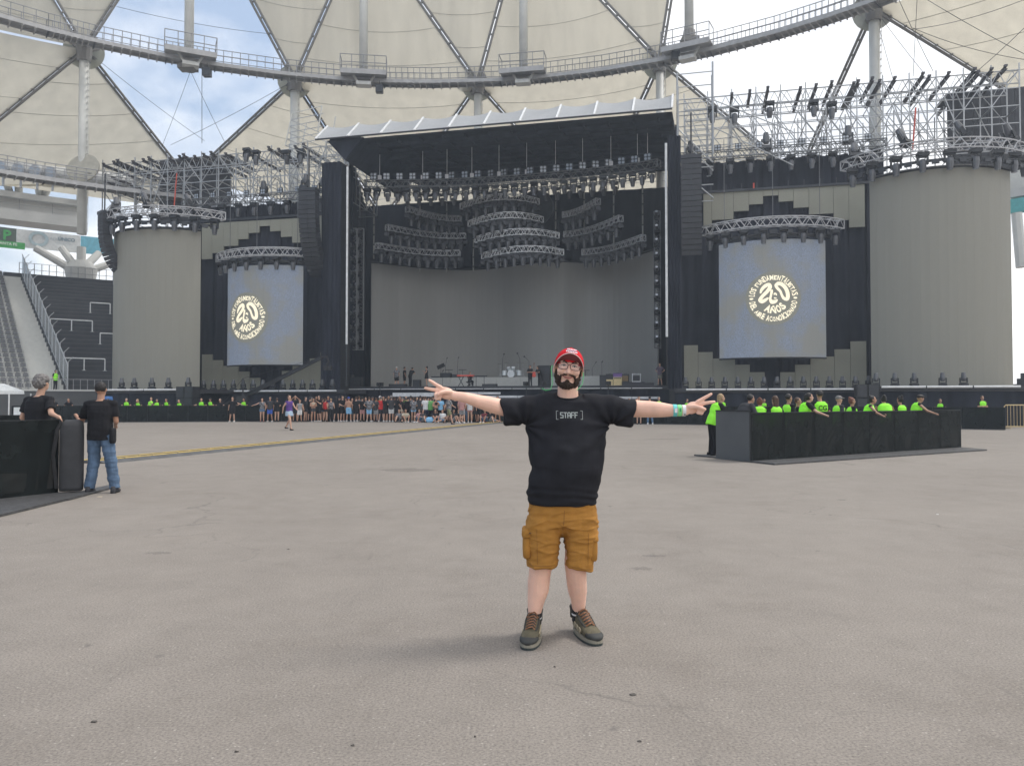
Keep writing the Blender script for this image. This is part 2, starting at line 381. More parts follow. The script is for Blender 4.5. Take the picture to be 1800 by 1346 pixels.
# ================================================================== ROOF: masts, catwalks, fabric
fabric = mat('roof_fabric', (0.60, 0.56, 0.465), 0.8, var=0.085, scale=0.5, trans=0.55, spec=0.2, stretch=(1.6, 1.6, .12))
seam_m = mat('fabric_seam', (0.36, 0.345, 0.30), 0.8)
def rp(px, py, rad): return ring_pt(px, rad, py)
T = [rp(-60, -260, 54), rp(335, -202, 54), rp(640, -140, 54), rp(920, -146, 54), rp(1210, -200, 54), rp(1680, -330, 54)]
Nn = [rp(-420, -60, 56), rp(148, 86, 56), rp(518, 141, 56), rp(840, 147, 56), rp(1160, 107, 56), rp(1536, 14, 56), rp(2150, -230, 56)]
B = [rp(-150, 330, 72), rp(330, 316, 72), rp(675, 385, 72), rp(1040, 372, 72), rp(1402, 311, 72), rp(1880, 225, 72)]
def patch(p, q, r, name, parent, inset=0.25, sag=1.0, seams=4):
    """one stretched fabric triangle p (apex), q, r, bowed outwards, with welded seams parallel to q-r"""
    c = (p + q + r) / 3
    p2, q2, r2 = [x + (c - x).normalized() * inset for x in (p, q, r)]
    out = (c - CC); out.z = 0; out.normalize()
    n = 12; b = MB(); idx = {}
    def at(u, w):                                       # u from apex, w across
        x = p2.lerp(q2.lerp(r2, w), u)
        edge = 4 * w * (1 - w) * u
        return x + out * (sag * edge * (1 - 0.3 * u)) + Vector((0, 0, -sag * .35 * math.sin(PI * u) * edge))
    for i in range(n + 1):
        for j in range(n + 1): idx[i, j] = len(b.v); b.v.append(at(i / n, j / n))
    for i in range(n):
        for j in range(n):
            f = (idx[i, j], idx[i + 1, j], idx[i + 1, j + 1], idx[i, j + 1]); b.f.append(f); b.mi.append(0)
    o = b.build(name, fabric, parent, smooth=True)
    for k in range(1, seams + 1):
        u = k / (seams + 0.6); sm_ = MB()
        sm_.tube([at(u, w / 10) - out * .06 for w in range(11)], .026, 4)
        sm_.build('seam', seam_m, o)
    return o
fab = []
def sail(label, tris):
    t = thing('roof_sail', label, 'fabric roof', (0, 0, 0), 0, 'translucent fabric sails of the arena roof')
    for a, b_, c_, nm, sg in tris: patch(a, b_, c_, nm, t, sag=sg)
    return t
def lower(i): return (Nn[i], B[i - 1], B[i], 'lower_membrane', 1.2)
def upper(i): return (Nn[i], T[i - 1], T[i], 'upper_membrane', 1.0)
def diam(i): return [(T[i], Nn[i], Nn[i + 1], 'top_membrane', 1.5), (B[i], Nn[i], Nn[i + 1], 'base_membrane', 1.5)]
sail('beige roof sail at the far left below the catwalk, beside the leftmost white mast', [lower(1), upper(1)] + diam(0))
sail('beige roof sail behind the left canopy end, right of the blue sky gap', [lower(2), upper(2)])
sail('beige roof sail filling the bay above the left half of the stage canopy', diam(2))
sail('beige roof sail on the mast directly above the stage centre', [lower(3), upper(3)])
sail('beige roof sail filling the bay above the right half of the stage canopy', diam(3))
sail('beige roof sail behind the right end of the canopy, left of the white sky', [lower(4), upper(4)])
sail('beige roof sail in the top right corner above the scaffold', [upper(5)] + diam(5))
# hem strips joining the sails to the ring beam far behind
hem = thing('roof_hem', 'low fabric hem of the roof above the concrete ring beam at the far left', 'fabric roof')
for i in range(0, 1):
    p, q = B[i], B[i + 1]; b = MB(); n = 12
    for k in range(n + 1):
        x = p.lerp(q, k / n); d = (x - CC); d.z = 0; d.normalize()
        b.v += [x, Vector((x.x + d.x * 2, x.y + d.y * 2, 24.6))]
    for k in range(n): b.f.append((2 * k, 2 * k + 1, 2 * k + 3, 2 * k + 2)); b.mi.append(0)
    b.build('hem_panel', fabric, hem, smooth=True)

# ridge beams (paired ties) between nodes
beam_g = 'paired ridge ties of the roof'
def tie(a, b_, label, w=.5):
    t = thing('ridge_tie', label, 'roof beam', a, 0, beam_g)
    d = b_ - a; sdv = d.cross(Vector((0, 1, 0))).normalized() * .17
    for sg in (-1, 1):
        q = MB(); q.cyl(sdv * sg, d + sdv * sg, .13, n=8); q.build('tie_tube', warm_steel, t)
    q = MB(); m = int(d.length / 1.6)
    for k in range(m + 1):
        x = d * (k / max(m, 1)); q.box(x, (.5, .12, .16), M=d.to_track_quat('Y', 'Z').to_matrix())
    tag(q.build('clamp_row', warm_steel, t), kind='stuff')
nd = ['', 'the leftmost mast node', 'the node above the left end of the canopy', 'the node over the stage centre', 'the node over the right end of the canopy', 'the node in the top right corner']
for i in range(1, 6):
    for tgt, side in ((T[i - 1], 'up to the left'), (T[i], 'up to the right'), (B[i - 1], 'down to the left'), (B[i], 'down to the right')):
        tie(Nn[i], tgt, 'ridge tie %s from %s' % (side, nd[i]))
# node masts with discs
disc_m = mat('node_disc', (0.42, 0.42, 0.33), 0.6, alpha=0.8)
where = ['', 'at the far left', 'left of the stage canopy', 'over the stage centre', 'at the right end of the canopy', 'behind the right scaffold']
for i in range(1, 6):
    n_ = Nn[i]; t = thing('roof_mast', 'white tubular roof mast %s, under its round node disc' % where[i], 'mast', (n_.x, n_.y, 17.0), 0, 'masts under the roof nodes')
    h = n_.z - 17.0
    b = MB(); b.cyl((0, 0, 0), (0, 0, h - 1.0), .42, n=14); b.build('mast_tube', white_mast, t, smooth=True)
    b = MB(); b.cyl((0, 0, h - 1.2), (0, 0, h + .2), .6, .75, n=12)
    for k in range(4):
        b.bar((0, 0, h - .2), (math.cos(k * PI / 2 + .7) * 1.2, math.sin(k * PI / 2 + .7) * 1.2, h + .5), .3, .5)
    b.build('node_casting', warm_steel, t)
    d = (Vector((0, 0, EYE)) - n_); d.z *= .3; d.normalize()
    b = MB(); cpt = Vector((0, 0, h + .1)) - d * .9
    b.cyl(cpt, cpt + d * .06, 1.75, n=24); b.build('node_disc', disc_m, t)
    for k in range(12):
        pass
    b = MB()
    for k in range(int(h / .6)): b.box((.47, -.1, .4 + k * .6), (.1, .3, .03))
    b.bar((.52, -.25, .2), (.52, -.25, h - 1.2), .03, .03); b.bar((.52, .05, .2), (.52, .05, h - 1.2), .03, .03)
    b.build('ladder', white_mast, t)
for i, w_ in ((1, 'in the blue sky gap on the left'), (2, 'above the left part of the canopy'), (3, 'above the right part of the canopy'), (4, 'in the white sky gap on the right')):
    t_ = T[i]; zz = ring_pt([0, 335, 640, 920, 1210][i], 54, [0, 108, 135, 125, 60][i]).z
    t = thing('upper_mast', 'white upper roof mast standing on the catwalk %s' % w_, 'mast', (t_.x, t_.y, zz), 0, 'upper masts on the catwalk')
    b = MB(); b.cyl((0, 0, 0), (0, 0, t_.z - zz), .44, n=14); b.build('mast_tube', white_mast, t, smooth=True)
    b = MB(); b.cyl((0, 0, -.9), (0, 0, .3), .75, .55, n=10); b.box((0, -.2, -.75), (1.6, 1.2, .45)); b.build('mast_foot', warm_steel, t)

# catwalks
rail_m = mat('rail_steel', (0.3, 0.3, 0.31), 0.5, 0.4)
def catwalk(label, azs, rad, z, width=1.3, lights=False):
    t = thing('catwalk', label, 'catwalk', CC + Vector((0, 0, z)))
    dz = lambda a: 0.0
    pts = []
    n = len(azs)
    def pt(a, r, h=0.0): return Vector((math.sin(a) * r, math.cos(a) * r, h))
    for k in range(n - 1):
        a, c = azs[k], azs[k + 1]; nseg = 8; b = MB(); r_ = MB(); hnd = MB()
        for j in range(nseg):
            a1_, a2_ = a + (c - a) * (j + .03) / nseg, a + (c - a) * (j + .97) / nseg
            q = [pt(a1_, rad, 0), pt(a1_, rad + width, 0), pt(a2_, rad + width, 0), pt(a2_, rad, 0)]
            b.add(q + [x + Vector((0, 0, .12)) for x in q], [(0, 1, 2, 3), (7, 6, 5, 4), (0, 3, 7, 4), (1, 0, 4, 5), (2, 1, 5, 6), (3, 2, 6, 7)])
        for rr in (rad - .02, rad + width + .02):
            b.bar(pt(a, rr, -.1), pt(c, rr, -.1), .08, .34)
        for j in range(nseg + 1):
            aa = a + (c - a) * j / nseg
            b.bar(pt(aa, rad - .15, -.3), pt(aa, rad + width + .15, -.3), .1, .1)
            for rr in (rad, rad + width):
                r_.cyl(pt(aa, rr, .1), pt(aa, rr, 1.35), .035, n=5)
        for rr in (rad, rad + width):
            for h in (.75, 1.33): hnd.cyl(pt(a, rr, h), pt(c, rr, h), .04, n=5)
        d_ = b.build('deck_section', grate, t)
        tag(r_.build('post_row', rail_m, d_), kind='stuff'); hnd.build('handrail', rail_m, d_)
    return t
def az_px(px, rad): p = ring_pt(px, rad, 100); return math.atan2(p.x - CC.x, p.y - CC.y)
z_top = 34.6
azr = [R(a) for a in (-66, -56, -46)] + [az_px(p, 54) for p in (83, 165, 292, 378, 495, 600, 675, 760, 880, 957, 1060, 1168, 1250, 1365, 1450)] + [R(46), R(56)]
catwalk('high curved maintenance catwalk with rails crossing the whole roof above the stage', azr, 53.4, z_top)
catwalk('lower curved catwalk at the left edge, leading behind the left scaffold', [R(a) for a in (-66, -58, -51, -44, -38, -31, -25)], 53.4, 21.2)
# platforms bulging at the upper masts
for i, px in ((1, 335), (2, 640), (3, 920), (4, 1210)):
    p = ring_pt(px, 53.2, 100); az = math.atan2(p.x - CC.x, p.y - CC.y)
    t = thing('mast_platform', 'railed catwalk platform at the foot of the %s upper mast from the left' % nth(i), 'platform', (p.x, p.y, z_top + .15), -az, 'catwalk platforms')
    b = MB(); b.box((0, -.5, .1), (4.6, 1.6, .15)); b.box((0, -1.3, 0), (4.6, .1, .5)); b.build('platform_deck', grate, t)
    b = MB()
    for x in (-2.3, -1.15, 0, 1.15, 2.3): b.cyl((x, -1.3, .1), (x, -1.3, 1.7), .04, n=5)
    for h in (.9, 1.68): b.cyl((-2.3, -1.3, h), (2.3, -1.3, h), .045, n=5)
    for x in (-2.3, 2.3):
        b.cyl((x, -1.3, 1.68), (x, .3, 1.68), .045, n=5); b.cyl((x, .3, .1), (x, .3, 1.7), .04, n=5)
    b.build('guard_rail', rail_m, t)
    b = MB(); b.box((0, -.2, -.9), (1.5, 1.0, .35)); b.bar((-.6, -.2, -.7), (-1.1, -.2, .1), .15, .2); b.bar((.6, -.2, -.7), (1.1, -.2, .1), .15, .2)
    b.build('hanger', mat('pale_steel', (.6, .6, .57), .5), t)
# loudspeakers hanging from the catwalk
for px, py, w_ in ((364, 128, 'left, in the blue sky gap'), (667, 157, 'middle, over the canopy'), (1187, 99, 'right, beside the white sky')):
    p = ring_pt(px, 53.0, py); t = thing('catwalk_speaker', 'small black box loudspeaker hanging under the catwalk, %s' % w_, 'loudspeaker', p, 0, 'loudspeakers under the catwalk')
    b = MB(); b.box((0, 0, 0), (.72, .6, .78)); b.build('cabinet', black_paint, t)
    b = MB(); b.box((0, -.31, 0), (.62, .02, .68)); b.build('grille', dark_metal, t)
    b = MB(); b.cyl((0, 0, .38), (0, 0, z_top - p.z - .3), .03, n=5); b.build('bracket', dark_metal, t)
# cables
def cable(pts, label, r=.022, m=None):
    b = MB(); o = pts[0]; b.tube([p - o for p in pts], r, 4); tag(b.build('steel_cable', m or dark_metal, loc=o), label, 'cable', 'thin steel stay cables of the roof')
def sagged(a, b_, s=.3, n=8): return [a.lerp(b_, k / n) - Vector((0, 0, s * 4 * (k / n) * (1 - k / n))) for k in range(n + 1)]
m335 = rp(335, 125, 54)
cable(sagged(m335, rp(283, 262, 62), .1), 'thin cable from the left catwalk platform down left to the scaffold')
cable(sagged(m335, rp(395, 250, 62), .1), 'thin cable from the left catwalk platform down right to the scaffold')
cable([rp(355, 115, 54), rp(355, 252, 54)], 'thin vertical drop line in the left sky gap', .03)
cable(sagged(Nn[1], rp(360, 248, 66), .2), 'thin stay crossing the left sky gap downwards to the right')
cable(sagged(Nn[2], rp(300, 255, 66), .2), 'thin stay crossing the left sky gap downwards to the left')
cable(sagged(rp(205, 12, 55), rp(475, 60, 55), .3), 'thin cable slung across the top of the left sky gap')
cable(sagged(Nn[5], rp(1240, 75, 54), .5), 'thin cable from the top right node to the catwalk in the white sky')
cable(sagged(Nn[5], rp(1570, 140, 60), .1), 'thin stay falling steeply right of the top right mast')
cable(sagged(Nn[5], rp(1625, 130, 60), .1), 'thin stay falling right from the top right node')
cable(sagged(rp(1580, 0, 55), rp(1640, 125, 55), .1), 'thin stay before the top right sail, steeper one')
cable(sagged(rp(1612, 0, 55), rp(1605, 135, 55), .05), 'thin vertical line before the top right sail')
cable(sagged(rp(1605, 52, 55), rp(1800, 0, 55), .3), 'cable rising right before the top right sail')
cable(sagged(rp(1605, 50, 55), rp(1800, 105, 55), .3), 'thin cable falling right before the top right sail')
cable(sagged(rp(1630, 0, 55), rp(1800, 95, 55), .1), 'thin diagonal cable in the top right corner')
cable(sagged(rp(1800, 50, 55), rp(1700, 140, 55), .1), 'thin cable slanting down left in the top right corner')

# ================================================================== LEFT: ring beam, signs, branching column, bowl
conc_w = mat('pale_concrete', (0.55, 0.55, 0.53), 0.8, var=0.08, scale=0.6, bump=.2)
conc = mat('grey_concrete', (0.40, 0.395, 0.38), 0.85, var=0.1, scale=0.8, bump=.3)
conc_d = mat('dark_painted_concrete', (0.055, 0.057, 0.062), 0.8, var=0.2, scale=0.7)
conc_f = mat('grey_painted_wall', (0.085, 0.088, 0.09), 0.75, var=0.15, scale=0.5)
def arc_strip(b, r0, r1, z0, z1, a0_, a1_, n=24):      # box section swept on the circle
    for k in range(n):
        a, c = a0_ + (a1_ - a0_) * k / n, a0_ + (a1_ - a0_) * (k + 1) / n
        def q(an, r, z): return Vector((math.sin(an) * r, math.cos(an) * r, z))
        vv = [q(a, r0, z0), q(c, r0, z0), q(c, r1, z0), q(a, r1, z0), q(a, r0, z1), q(c, r0, z1), q(c, r1, z1), q(a, r1, z1)]
        fs = [(3, 2, 1, 0), (4, 5, 6, 7), (0, 1, 5, 4), (2, 3, 7, 6)]
        if k == 0: fs.append((3, 0, 4, 7))
        if k == n - 1: fs.append((1, 2, 6, 5))
        b.add(vv, fs)
def hz(px, py, rad): return ring_pt(px, rad, py).z
RB = 78
aL0, aL1 = R(-62), R(-33)
rb = thing('ring_beam', 'pale concrete ring beam with walkway edge above the left stand', 'ring beam', CC)
for z0, z1, r0, nm in ((hz(100, 400, RB), hz(100, 382, RB), RB - 1.6, 'walkway_slab'), (hz(100, 382, RB) + .003, hz(100, 360, RB), RB, 'beam_web'), (hz(100, 360, RB) + .003, hz(100, 350, RB), RB - .9, 'beam_flange')):
    b = MB(); arc_strip(b, r0, RB + 2, z0, z1, aL0, aL1); b.build(nm, conc_w, rb)
b = MB()
for k in range(13):
    a = aL0 + (aL1 - aL0) * k / 12; x, y = math.sin(a) * (RB - 1.5), math.cos(a) * (RB - 1.5)
    zb = hz(100, 382, RB); b.cyl((x, y, zb), (x, y, zb + 1.2), .04, n=5)
    if k:
        for h in (.6, 1.2): b.cyl((ox, oy, zb + h), (x, y, zb + h), .03, n=4)
    ox, oy = x, y
b.build('walkway_rail', rail_m, rb)
# columns between ring beam and roof hem (white struts)
zt = hz(100, 350, RB)
for k, (px1, px2, w_) in enumerate(((28, 28, 'leftmost'), (50, 66, 'second from the left'), (105, 72, 'middle'), (140, 140, 'broad upright, beside the leftmost mast'), (-10, 12, 'outermost at the picture edge'))):
    p = ring_pt(px1, 74, z=29 if k < 3 else 28.0); q = ring_pt(px2, RB, z=zt)
    t = MB(); t.cyl(p - q, Vector((0, 0, 0)), .42 if k != 3 else .6, n=8)
    tag(t.build('roof_strut', white_mast, loc=q, smooth=True), 'white steel strut under the roof hem at the left, %s' % w_, 'strut', 'white struts between ring beam and roof')
# round flood lights on the tube over the lower catwalk
tb = MB(); pts = [ring_pt(x, 60, 296 + x * .11) for x in (-80, -20, 40, 100, 180, 240)]; o = pts[0]
tb.tube([p - o for p in pts], .75, 12); tag(tb.build('roof_pipe', conc_w, loc=o, smooth=True), 'fat pale tube running behind the lower catwalk at the left edge', 'pipe')
for k, px in enumerate((6, 37, 66, 93)):
    p = ring_pt(px, 58.5, 296 + px * .11); t = thing('flood_light', 'round floodlight above the lower left catwalk, %s from the left' % nth(k + 1), 'floodlight', p, 0, 'round floodlights on the lower catwalk')
    b = MB(); b.cyl((0, -.5, 0), (0, .3, 0), .6, .4, n=16); b.build('housing', galv, t)
    b = MB(); b.cyl((0, -.53, 0), (0, -.505, 0), .5, n=16); b.build('lens', lens_glass, t)
    b = MB(); b.bar((0, 0, -.6), (0, 0, -1.6), .15, .15); b.build('stand', galv, t)
# round dish at the mast foot
p = ring_pt(147, 55.4, 297); t = MB(); t.cyl((0, 0, 0), (0, -.15, .05), 1.5, n=22)
tag(t.build('mast_dish', mat('dish_grey', (.40, .38, .32), .7), loc=p), 'round ribbed disc around the foot of the leftmost mast', 'disc')

# signs on the fascia below the ring beam
def text_mesh(txt, size, offset=0.0, extrude=0.0, align='CENTER', space=1.0):
    cu = bpy.data.curves.new('lettering', 'FONT'); cu.body = txt; cu.size = size; cu.offset = offset; cu.extrude = extrude
    cu.align_x = align; cu.align_y = 'CENTER'; cu.resolution_u = 3; cu.space_character = space
    o = bpy.data.objects.new('tmp', cu); COL.objects.link(o); bpy.context.view_layer.update()
    me = bpy.data.meshes.new_from_object(o.evaluated_get(bpy.context.evaluated_depsgraph_get()))
    bpy.data.objects.remove(o); bpy.data.curves.remove(cu)
    return me
RS = 76.2
def curved_panel(b, px0, px1, zlo, zhi, rad, th=.1):
    a0_ = az_px(px0, rad); a1_ = az_px(px1, rad); arc_strip(b, rad, rad + th, zlo, zhi, a0_, a1_, 8)
zl, zh_ = hz(90, 440, RS), hz(90, 409, RS)
for px0, px1, m, nm, lb in ((-60, 33.6, mat('sign_green_grey', (.11, .14, .12), .6), 'banner', 'dark sign panel with a green letter P on the ring beam at the left edge'),
                        (34, 145.6, mat('sign_white', (.68, .7, .7), .6), 'banner', 'white stadium name banner on the ring beam above the left stand'),
                        (146, 215, mat('sign_blue', (.2, .52, .66), .6), 'banner', 'light blue banner on the ring beam beside the left tower')):
    t = thing(nm, lb, 'banner', CC, 0, 'banners under the ring beam'); b = MB(); curved_panel(b, px0, px1, zl, zh_, RS); b.build('banner_panel', m, t)
    def txt(s_, px, py, size, mt, off=0.0):
        pp = ring_pt(px, RS - .08, py); az = math.atan2(pp.x - CC.x, pp.y - CC.y)
        me = text_mesh(s_, size, off); me.materials.append(mt); o = link('lettering', me, t, pp - CC); o.rotation_euler = (PI / 2, 0, -az)
    if px0 == 34:
        gm = mat('banner_ink', (.42, .47, .5), .7)
        txt('ESTADIO', 91, 420, .47, gm); txt('ÚNICO', 117, 421.5, .52, mat('banner_ink_dark', (.2, .28, .34), .7), .02)
        txt('ciudad de la plata', 112, 428, .22, gm)
        pp = ring_pt(68, RS - .1, 420); az = math.atan2(pp.x - CC.x, pp.y - CC.y)
        b = MB()
        for k in range(20):
            c1, c2_ = 2 * PI * k / 20, 2 * PI * (k + 1) / 20
            b.add([Vector((math.cos(c) * r_ * 1.15, 0, math.sin(c) * r_)) for c, r_ in ((c1, .85), (c2_, .85), (c2_, .55), (c1, .55))], [(0, 1, 2, 3)])
        o = b.build('emblem', mat('banner_emblem', (.45, .56, .6), .7), t, loc=pp - CC); o.rotation_euler = (0, 0, -az)
    if px0 == -60:
        gr = mat('sign_green', (.08, .42, .12), .6)
        txt('P', 12, 414, 1.5, gr, .05)
        pp = ring_pt(14, RS - .1, 427); az = math.atan2(pp.x - CC.x, pp.y - CC.y); b = MB(); b.box((0, -.02, -.2), (3.2, .04, .75)); o = b.build('green_strip', gr, t, loc=pp - CC); o.rotation_euler = (0, 0, -az)
        pp = ring_pt(13, RS - .2, 428.5); me = text_mesh('SANTA FE', .42, .01); me.materials.append(mat('sign_white_ink', (.8, .85, .8), .6)); o = link('lettering', me, t, pp - CC); o.rotation_euler = (PI / 2, 0, -az)
# branching concrete column
p0 = ring_pt(140, 75, z=15.2); 
t = thing('branching_column', 'pale concrete column branching like a tree behind the dark terrace at the left', 'column', p0)
zc = lambda py: hz(140, py, 75) - 15.2
b = MB(); b.cyl((0, 0, -2), (0, 0, zc(472)), 1.25, 1.7, n=16); b.cyl((0, 0, zc(472)), (0, 0, zc(459)), 1.7, 1.05, n=16); b.cyl((0, 0, zc(459)), (0, 0, zc(434)), .5, .5, n=12); b.build('trunk', conc_w, t)
for x0_, y0_, x1, y1 in ((127, 474, 62, 436), (128, 463, 108, 436), (155, 464, 174, 445), (163, 474, 198, 462)):
    q0 = ring_pt(x0_, 75, y0_); q = ring_pt(x1, RB - 2, y1); b = MB(); b.cyl(q0 - p0, q - p0, .45, .4, n=10); b.build('branch', conc_w, t)

# ---- bowl stand
R0, ZR0, NR = 50.0, 2.35, 28
TR, RI = 0.80, 0.455
def px_az(px, rad, z): 
    p = ring_pt(px, rad, z=None); return math.atan2(p.x - CC.x, p.y - CC.y)
def edge_az(k, pb, pt_):                      # the stand's aisles run slantwise up the tiers
    r = R0 + k * TR; z = ZR0 + k * RI; D = math.sqrt(max((CC + Vector((-.62, .78, 0)) * r).y, 1) ** 2)
    for _ in range(4):
        f = ((704 - 1350 * (z - EYE) / D) - 690) / (475 - 690); p = ring_pt(pb + (pt_ - pb) * f, r); D = p.y
    return math.atan2(p.x - CC.x, p.y - CC.y)
SEAT_A = [edge_az(k, 60, 2) for k in range(NR + 1)]; AISLE_A = [edge_az(k, 117, 29) for k in range(NR + 1)]
A_SEAT = SEAT_A[0]; A_AISLE = AISLE_A[0]; A_END = px_az(226, R0, 0); A_BEG = px_az(-75, R0, 0)
def tier_mesh(b, a0_, a1_, r0, z0, nr, tr, ri, n):
    for k in range(nr):
        arc_strip(b, r0 + k * tr, r0 + nr * tr + 1, z0 + (k - 1) * ri if k else z0 - .4, z0 + k * ri, a0_, a1_, n)
seat_stand = thing('seating_stand', 'pale stepped concrete stand carrying the grey seats at the left edge', 'stand', CC)
for k in range(NR):
    b = MB(); arc_strip(b, R0 + k * TR, R0 + k * TR + TR + .3, ZR0 + (k - 1) * RI, ZR0 + k * RI, min(A_BEG, SEAT_A[k] - .04), SEAT_A[k], 6); b.build('step', mat('stand_pale', (.6, .6, .58), .8), seat_stand)
aisle = thing('stand_aisle', 'steep pale concrete aisle between the grey seats and the balustrade', 'aisle', CC)
for k in range(NR):
    b = MB(); arc_strip(b, R0 + k * TR, R0 + k * TR + TR + .3, ZR0 + (k - 1) * RI, ZR0 + k * RI, SEAT_A[k] + .0002, AISLE_A[k], 3); b.build('step', mat('aisle_pale', (.56, .56, .53), .85, var=.06), aisle)
terr = thing('dark_terrace', 'black stepped standing terrace between the balustrade and the left tower', 'terrace', CC)
for k in range(NR):
    b = MB(); arc_strip(b, R0 + k * TR, R0 + k * TR + TR + .3, ZR0 + (k - 1) * RI, ZR0 + k * RI - .03, AISLE_A[k] + .0002, A_END, 8)
    o = b.build('step', conc_d, terr)
    b = MB(); arc_strip(b, R0 + k * TR - .01, R0 + k * TR + .12, ZR0 + k * RI - .03, ZR0 + k * RI, AISLE_A[k] + .0002, A_END, 8); b.build('nosing', mat('nosing', (.13, .135, .14), .8), o)
fw = thing('stand_wall', 'dark grey painted front wall under the left stand', 'wall', CC)
b = MB(); arc_strip(b, R0 - .35, R0 - .01, 0, ZR0 - .1, A_BEG, A_END + .06, 20); b.build('wall_panel', conc_f, fw)
b = MB(); arc_strip(b, R0 - .4, R0 + .1, ZR0 - .097, ZR0 + .05, A_BEG, A_END, 20); b.build('coping', conc_w, fw)
b = MB(); arc_strip(b, R0 - .3, R0 - .26, ZR0 + .9, ZR0 + .95, A_BEG, A_END, 20)
for k in range(24):
    a = A_BEG + (A_END - A_BEG) * k / 23; b.cyl((math.sin(a) * (R0 - .28), math.cos(a) * (R0 - .28), ZR0), (math.sin(a) * (R0 - .28), math.cos(a) * (R0 - .28), ZR0 + .95), .03, n=5)
b.build('wall_rail', rail_m, fw)
# top kerb of the terrace
b = MB(); arc_strip(b, R0 + NR * TR, R0 + NR * TR + .5, ZR0, ZR0 + NR * RI + .1, AISLE_A[NR] - .02, A_END, 8); b.build('back_wall', conc_d, terr)
b = MB()
for k in range(14):
    a = AISLE_A[NR] + (A_END - AISLE_A[NR]) * k / 13; rr = R0 + NR * TR + .3; z1 = ZR0 + NR * RI
    x, y = math.sin(a) * rr, math.cos(a) * rr; b.cyl((x, y, z1), (x, y, z1 + 1.3), .04, n=5)
    if k:
        for h in (.6, 1.3): b.cyl((ox, oy, z1 + h), (x, y, z1 + h), .03, n=4)
    ox, oy = x, y
b.build('top_rail', rail_m, terr)
# seats
seat_m = mat('seat_grey', (.12, .123, .13), .5, var=.15)
b = MB(); b.box((0, 0, .26), (.40, .36, .05)); b.box((0, .17, .40), (.40, .05, .26), M=Matrix.Rotation(-.18, 3, 'X')); b.box((0, .2, .55), (.26, .05, .08), M=Matrix.Rotation(-.18, 3, 'X')); shell = b.mesh('seat_shell', seat_m)
b = MB(); b.box((0, .12, .12), (.06, .2, .24)); sleg = b.mesh('seat_bracket', galv)
cnt = 0
for k in range(NR):
    r = R0 + k * TR + .42; z = ZR0 + k * RI
    step = .56 / r; j = 0
    a = SEAT_A[k] - .3 / r
    while True:
        p = Vector((CC.x + math.sin(a) * r, CC.y + math.cos(a) * r, z)); pxx = 900 + 1350 * p.x / p.y
        if pxx < -12 or j > 40: break
        t = thing('stadium_seat', 'grey plastic stadium seat, %s from the aisle in the %s row from the bottom' % (nth(j + 1), nth(k + 1)), 'seat', p, -a, 'grey seats of the left stand')
        link('seat_shell', shell, t); link('seat_bracket', sleg, t)
        a -= step; j += 1; cnt += 1
print('seats', cnt)
# white crush barriers on the terrace
for px0, px1, py, three, lb in ((87, 161, 557, 1, 'long left'), (157, 192, 530, 0, 'upper'), (175, 215, 589, 0, 'middle right'), (110, 184, 629, 1, 'lowest long')):
    best = min(range(NR), key=lambda k: abs(hz(px0, py, R0 + k * TR + .3) - (ZR0 + k * RI + 1.1)))
    r = R0 + best * TR + .3; z = ZR0 + best * RI; a0_, a1_ = px_az(px0, r, 0), px_az(px1, r, 0)
    t = thing('crush_barrier', 'white U-shaped crush rail on the dark terrace, %s one' % lb, 'crush rail', CC, 0, 'white crush rails on the dark terrace')
    q = lambda a, h: Vector((math.sin(a) * r, math.cos(a) * r, z + h))
    b = MB(); b.tube([q(a0_ + (a1_ - a0_) * i / 6, 1.1) for i in range(7)], .055, 6); b.build('top_rail', white_metal, t)
    for a in ([a0_, (a0_ + a1_) / 2, a1_] if three else [a0_, a1_]):
        b = MB(); b.cyl(q(a, 0), q(a, 1.1), .05, n=6); b.box(q(a, .02), (.25, .25, .04)); b.build('post', white_metal, t)
# balustrade beside the aisle
glass_p = mat('grey_glass', (.24, .26, .27), .2, alpha=.75, spec=.6)
t = thing('balustrade', 'tall grey panelled balustrade climbing between aisle and dark terrace', 'balustrade', CC)
aa = A_AISLE + .004
def bq(k, h): 
    r = R0 + k * TR; k0 = min(int(k), NR - 1); a = AISLE_A[k0] + (AISLE_A[k0 + 1] - AISLE_A[k0]) * (k - k0) + .003; return Vector((math.sin(a) * r, math.cos(a) * r, ZR0 + k * RI + h))
for k in range(0, NR, 2):
    b = MB(); p, q, r_, s_ = bq(k + .08, .1), bq(k + 1.92, .1), bq(k + 1.92, 2.1), bq(k + .08, 2.1)
    off = Vector((math.cos(aa), -math.sin(aa), 0)) * .04
    b.add([p, q, r_, s_, p + off, q + off, r_ + off, s_ + off], [(0, 1, 2, 3), (7, 6, 5, 4), (0, 4, 5, 1), (2, 6, 7, 3)]); b.build('panel', glass_p, t)
    b = MB(); b.bar(bq(k, -.1), bq(k, 2.4), .08, .08, up=(0, 1, 0)); b.bar(bq(k, 2.4), bq(k, 2.4) + Vector((.35, .2, .45)), .05, .05); b.build('post', galv, t)
b = MB(); b.cyl(bq(0, 2.15), bq(NR, 2.15), .05, n=6); b.cyl(bq(0, .08), bq(NR, .08), .04, n=6); b.build('top_rail', galv, t)

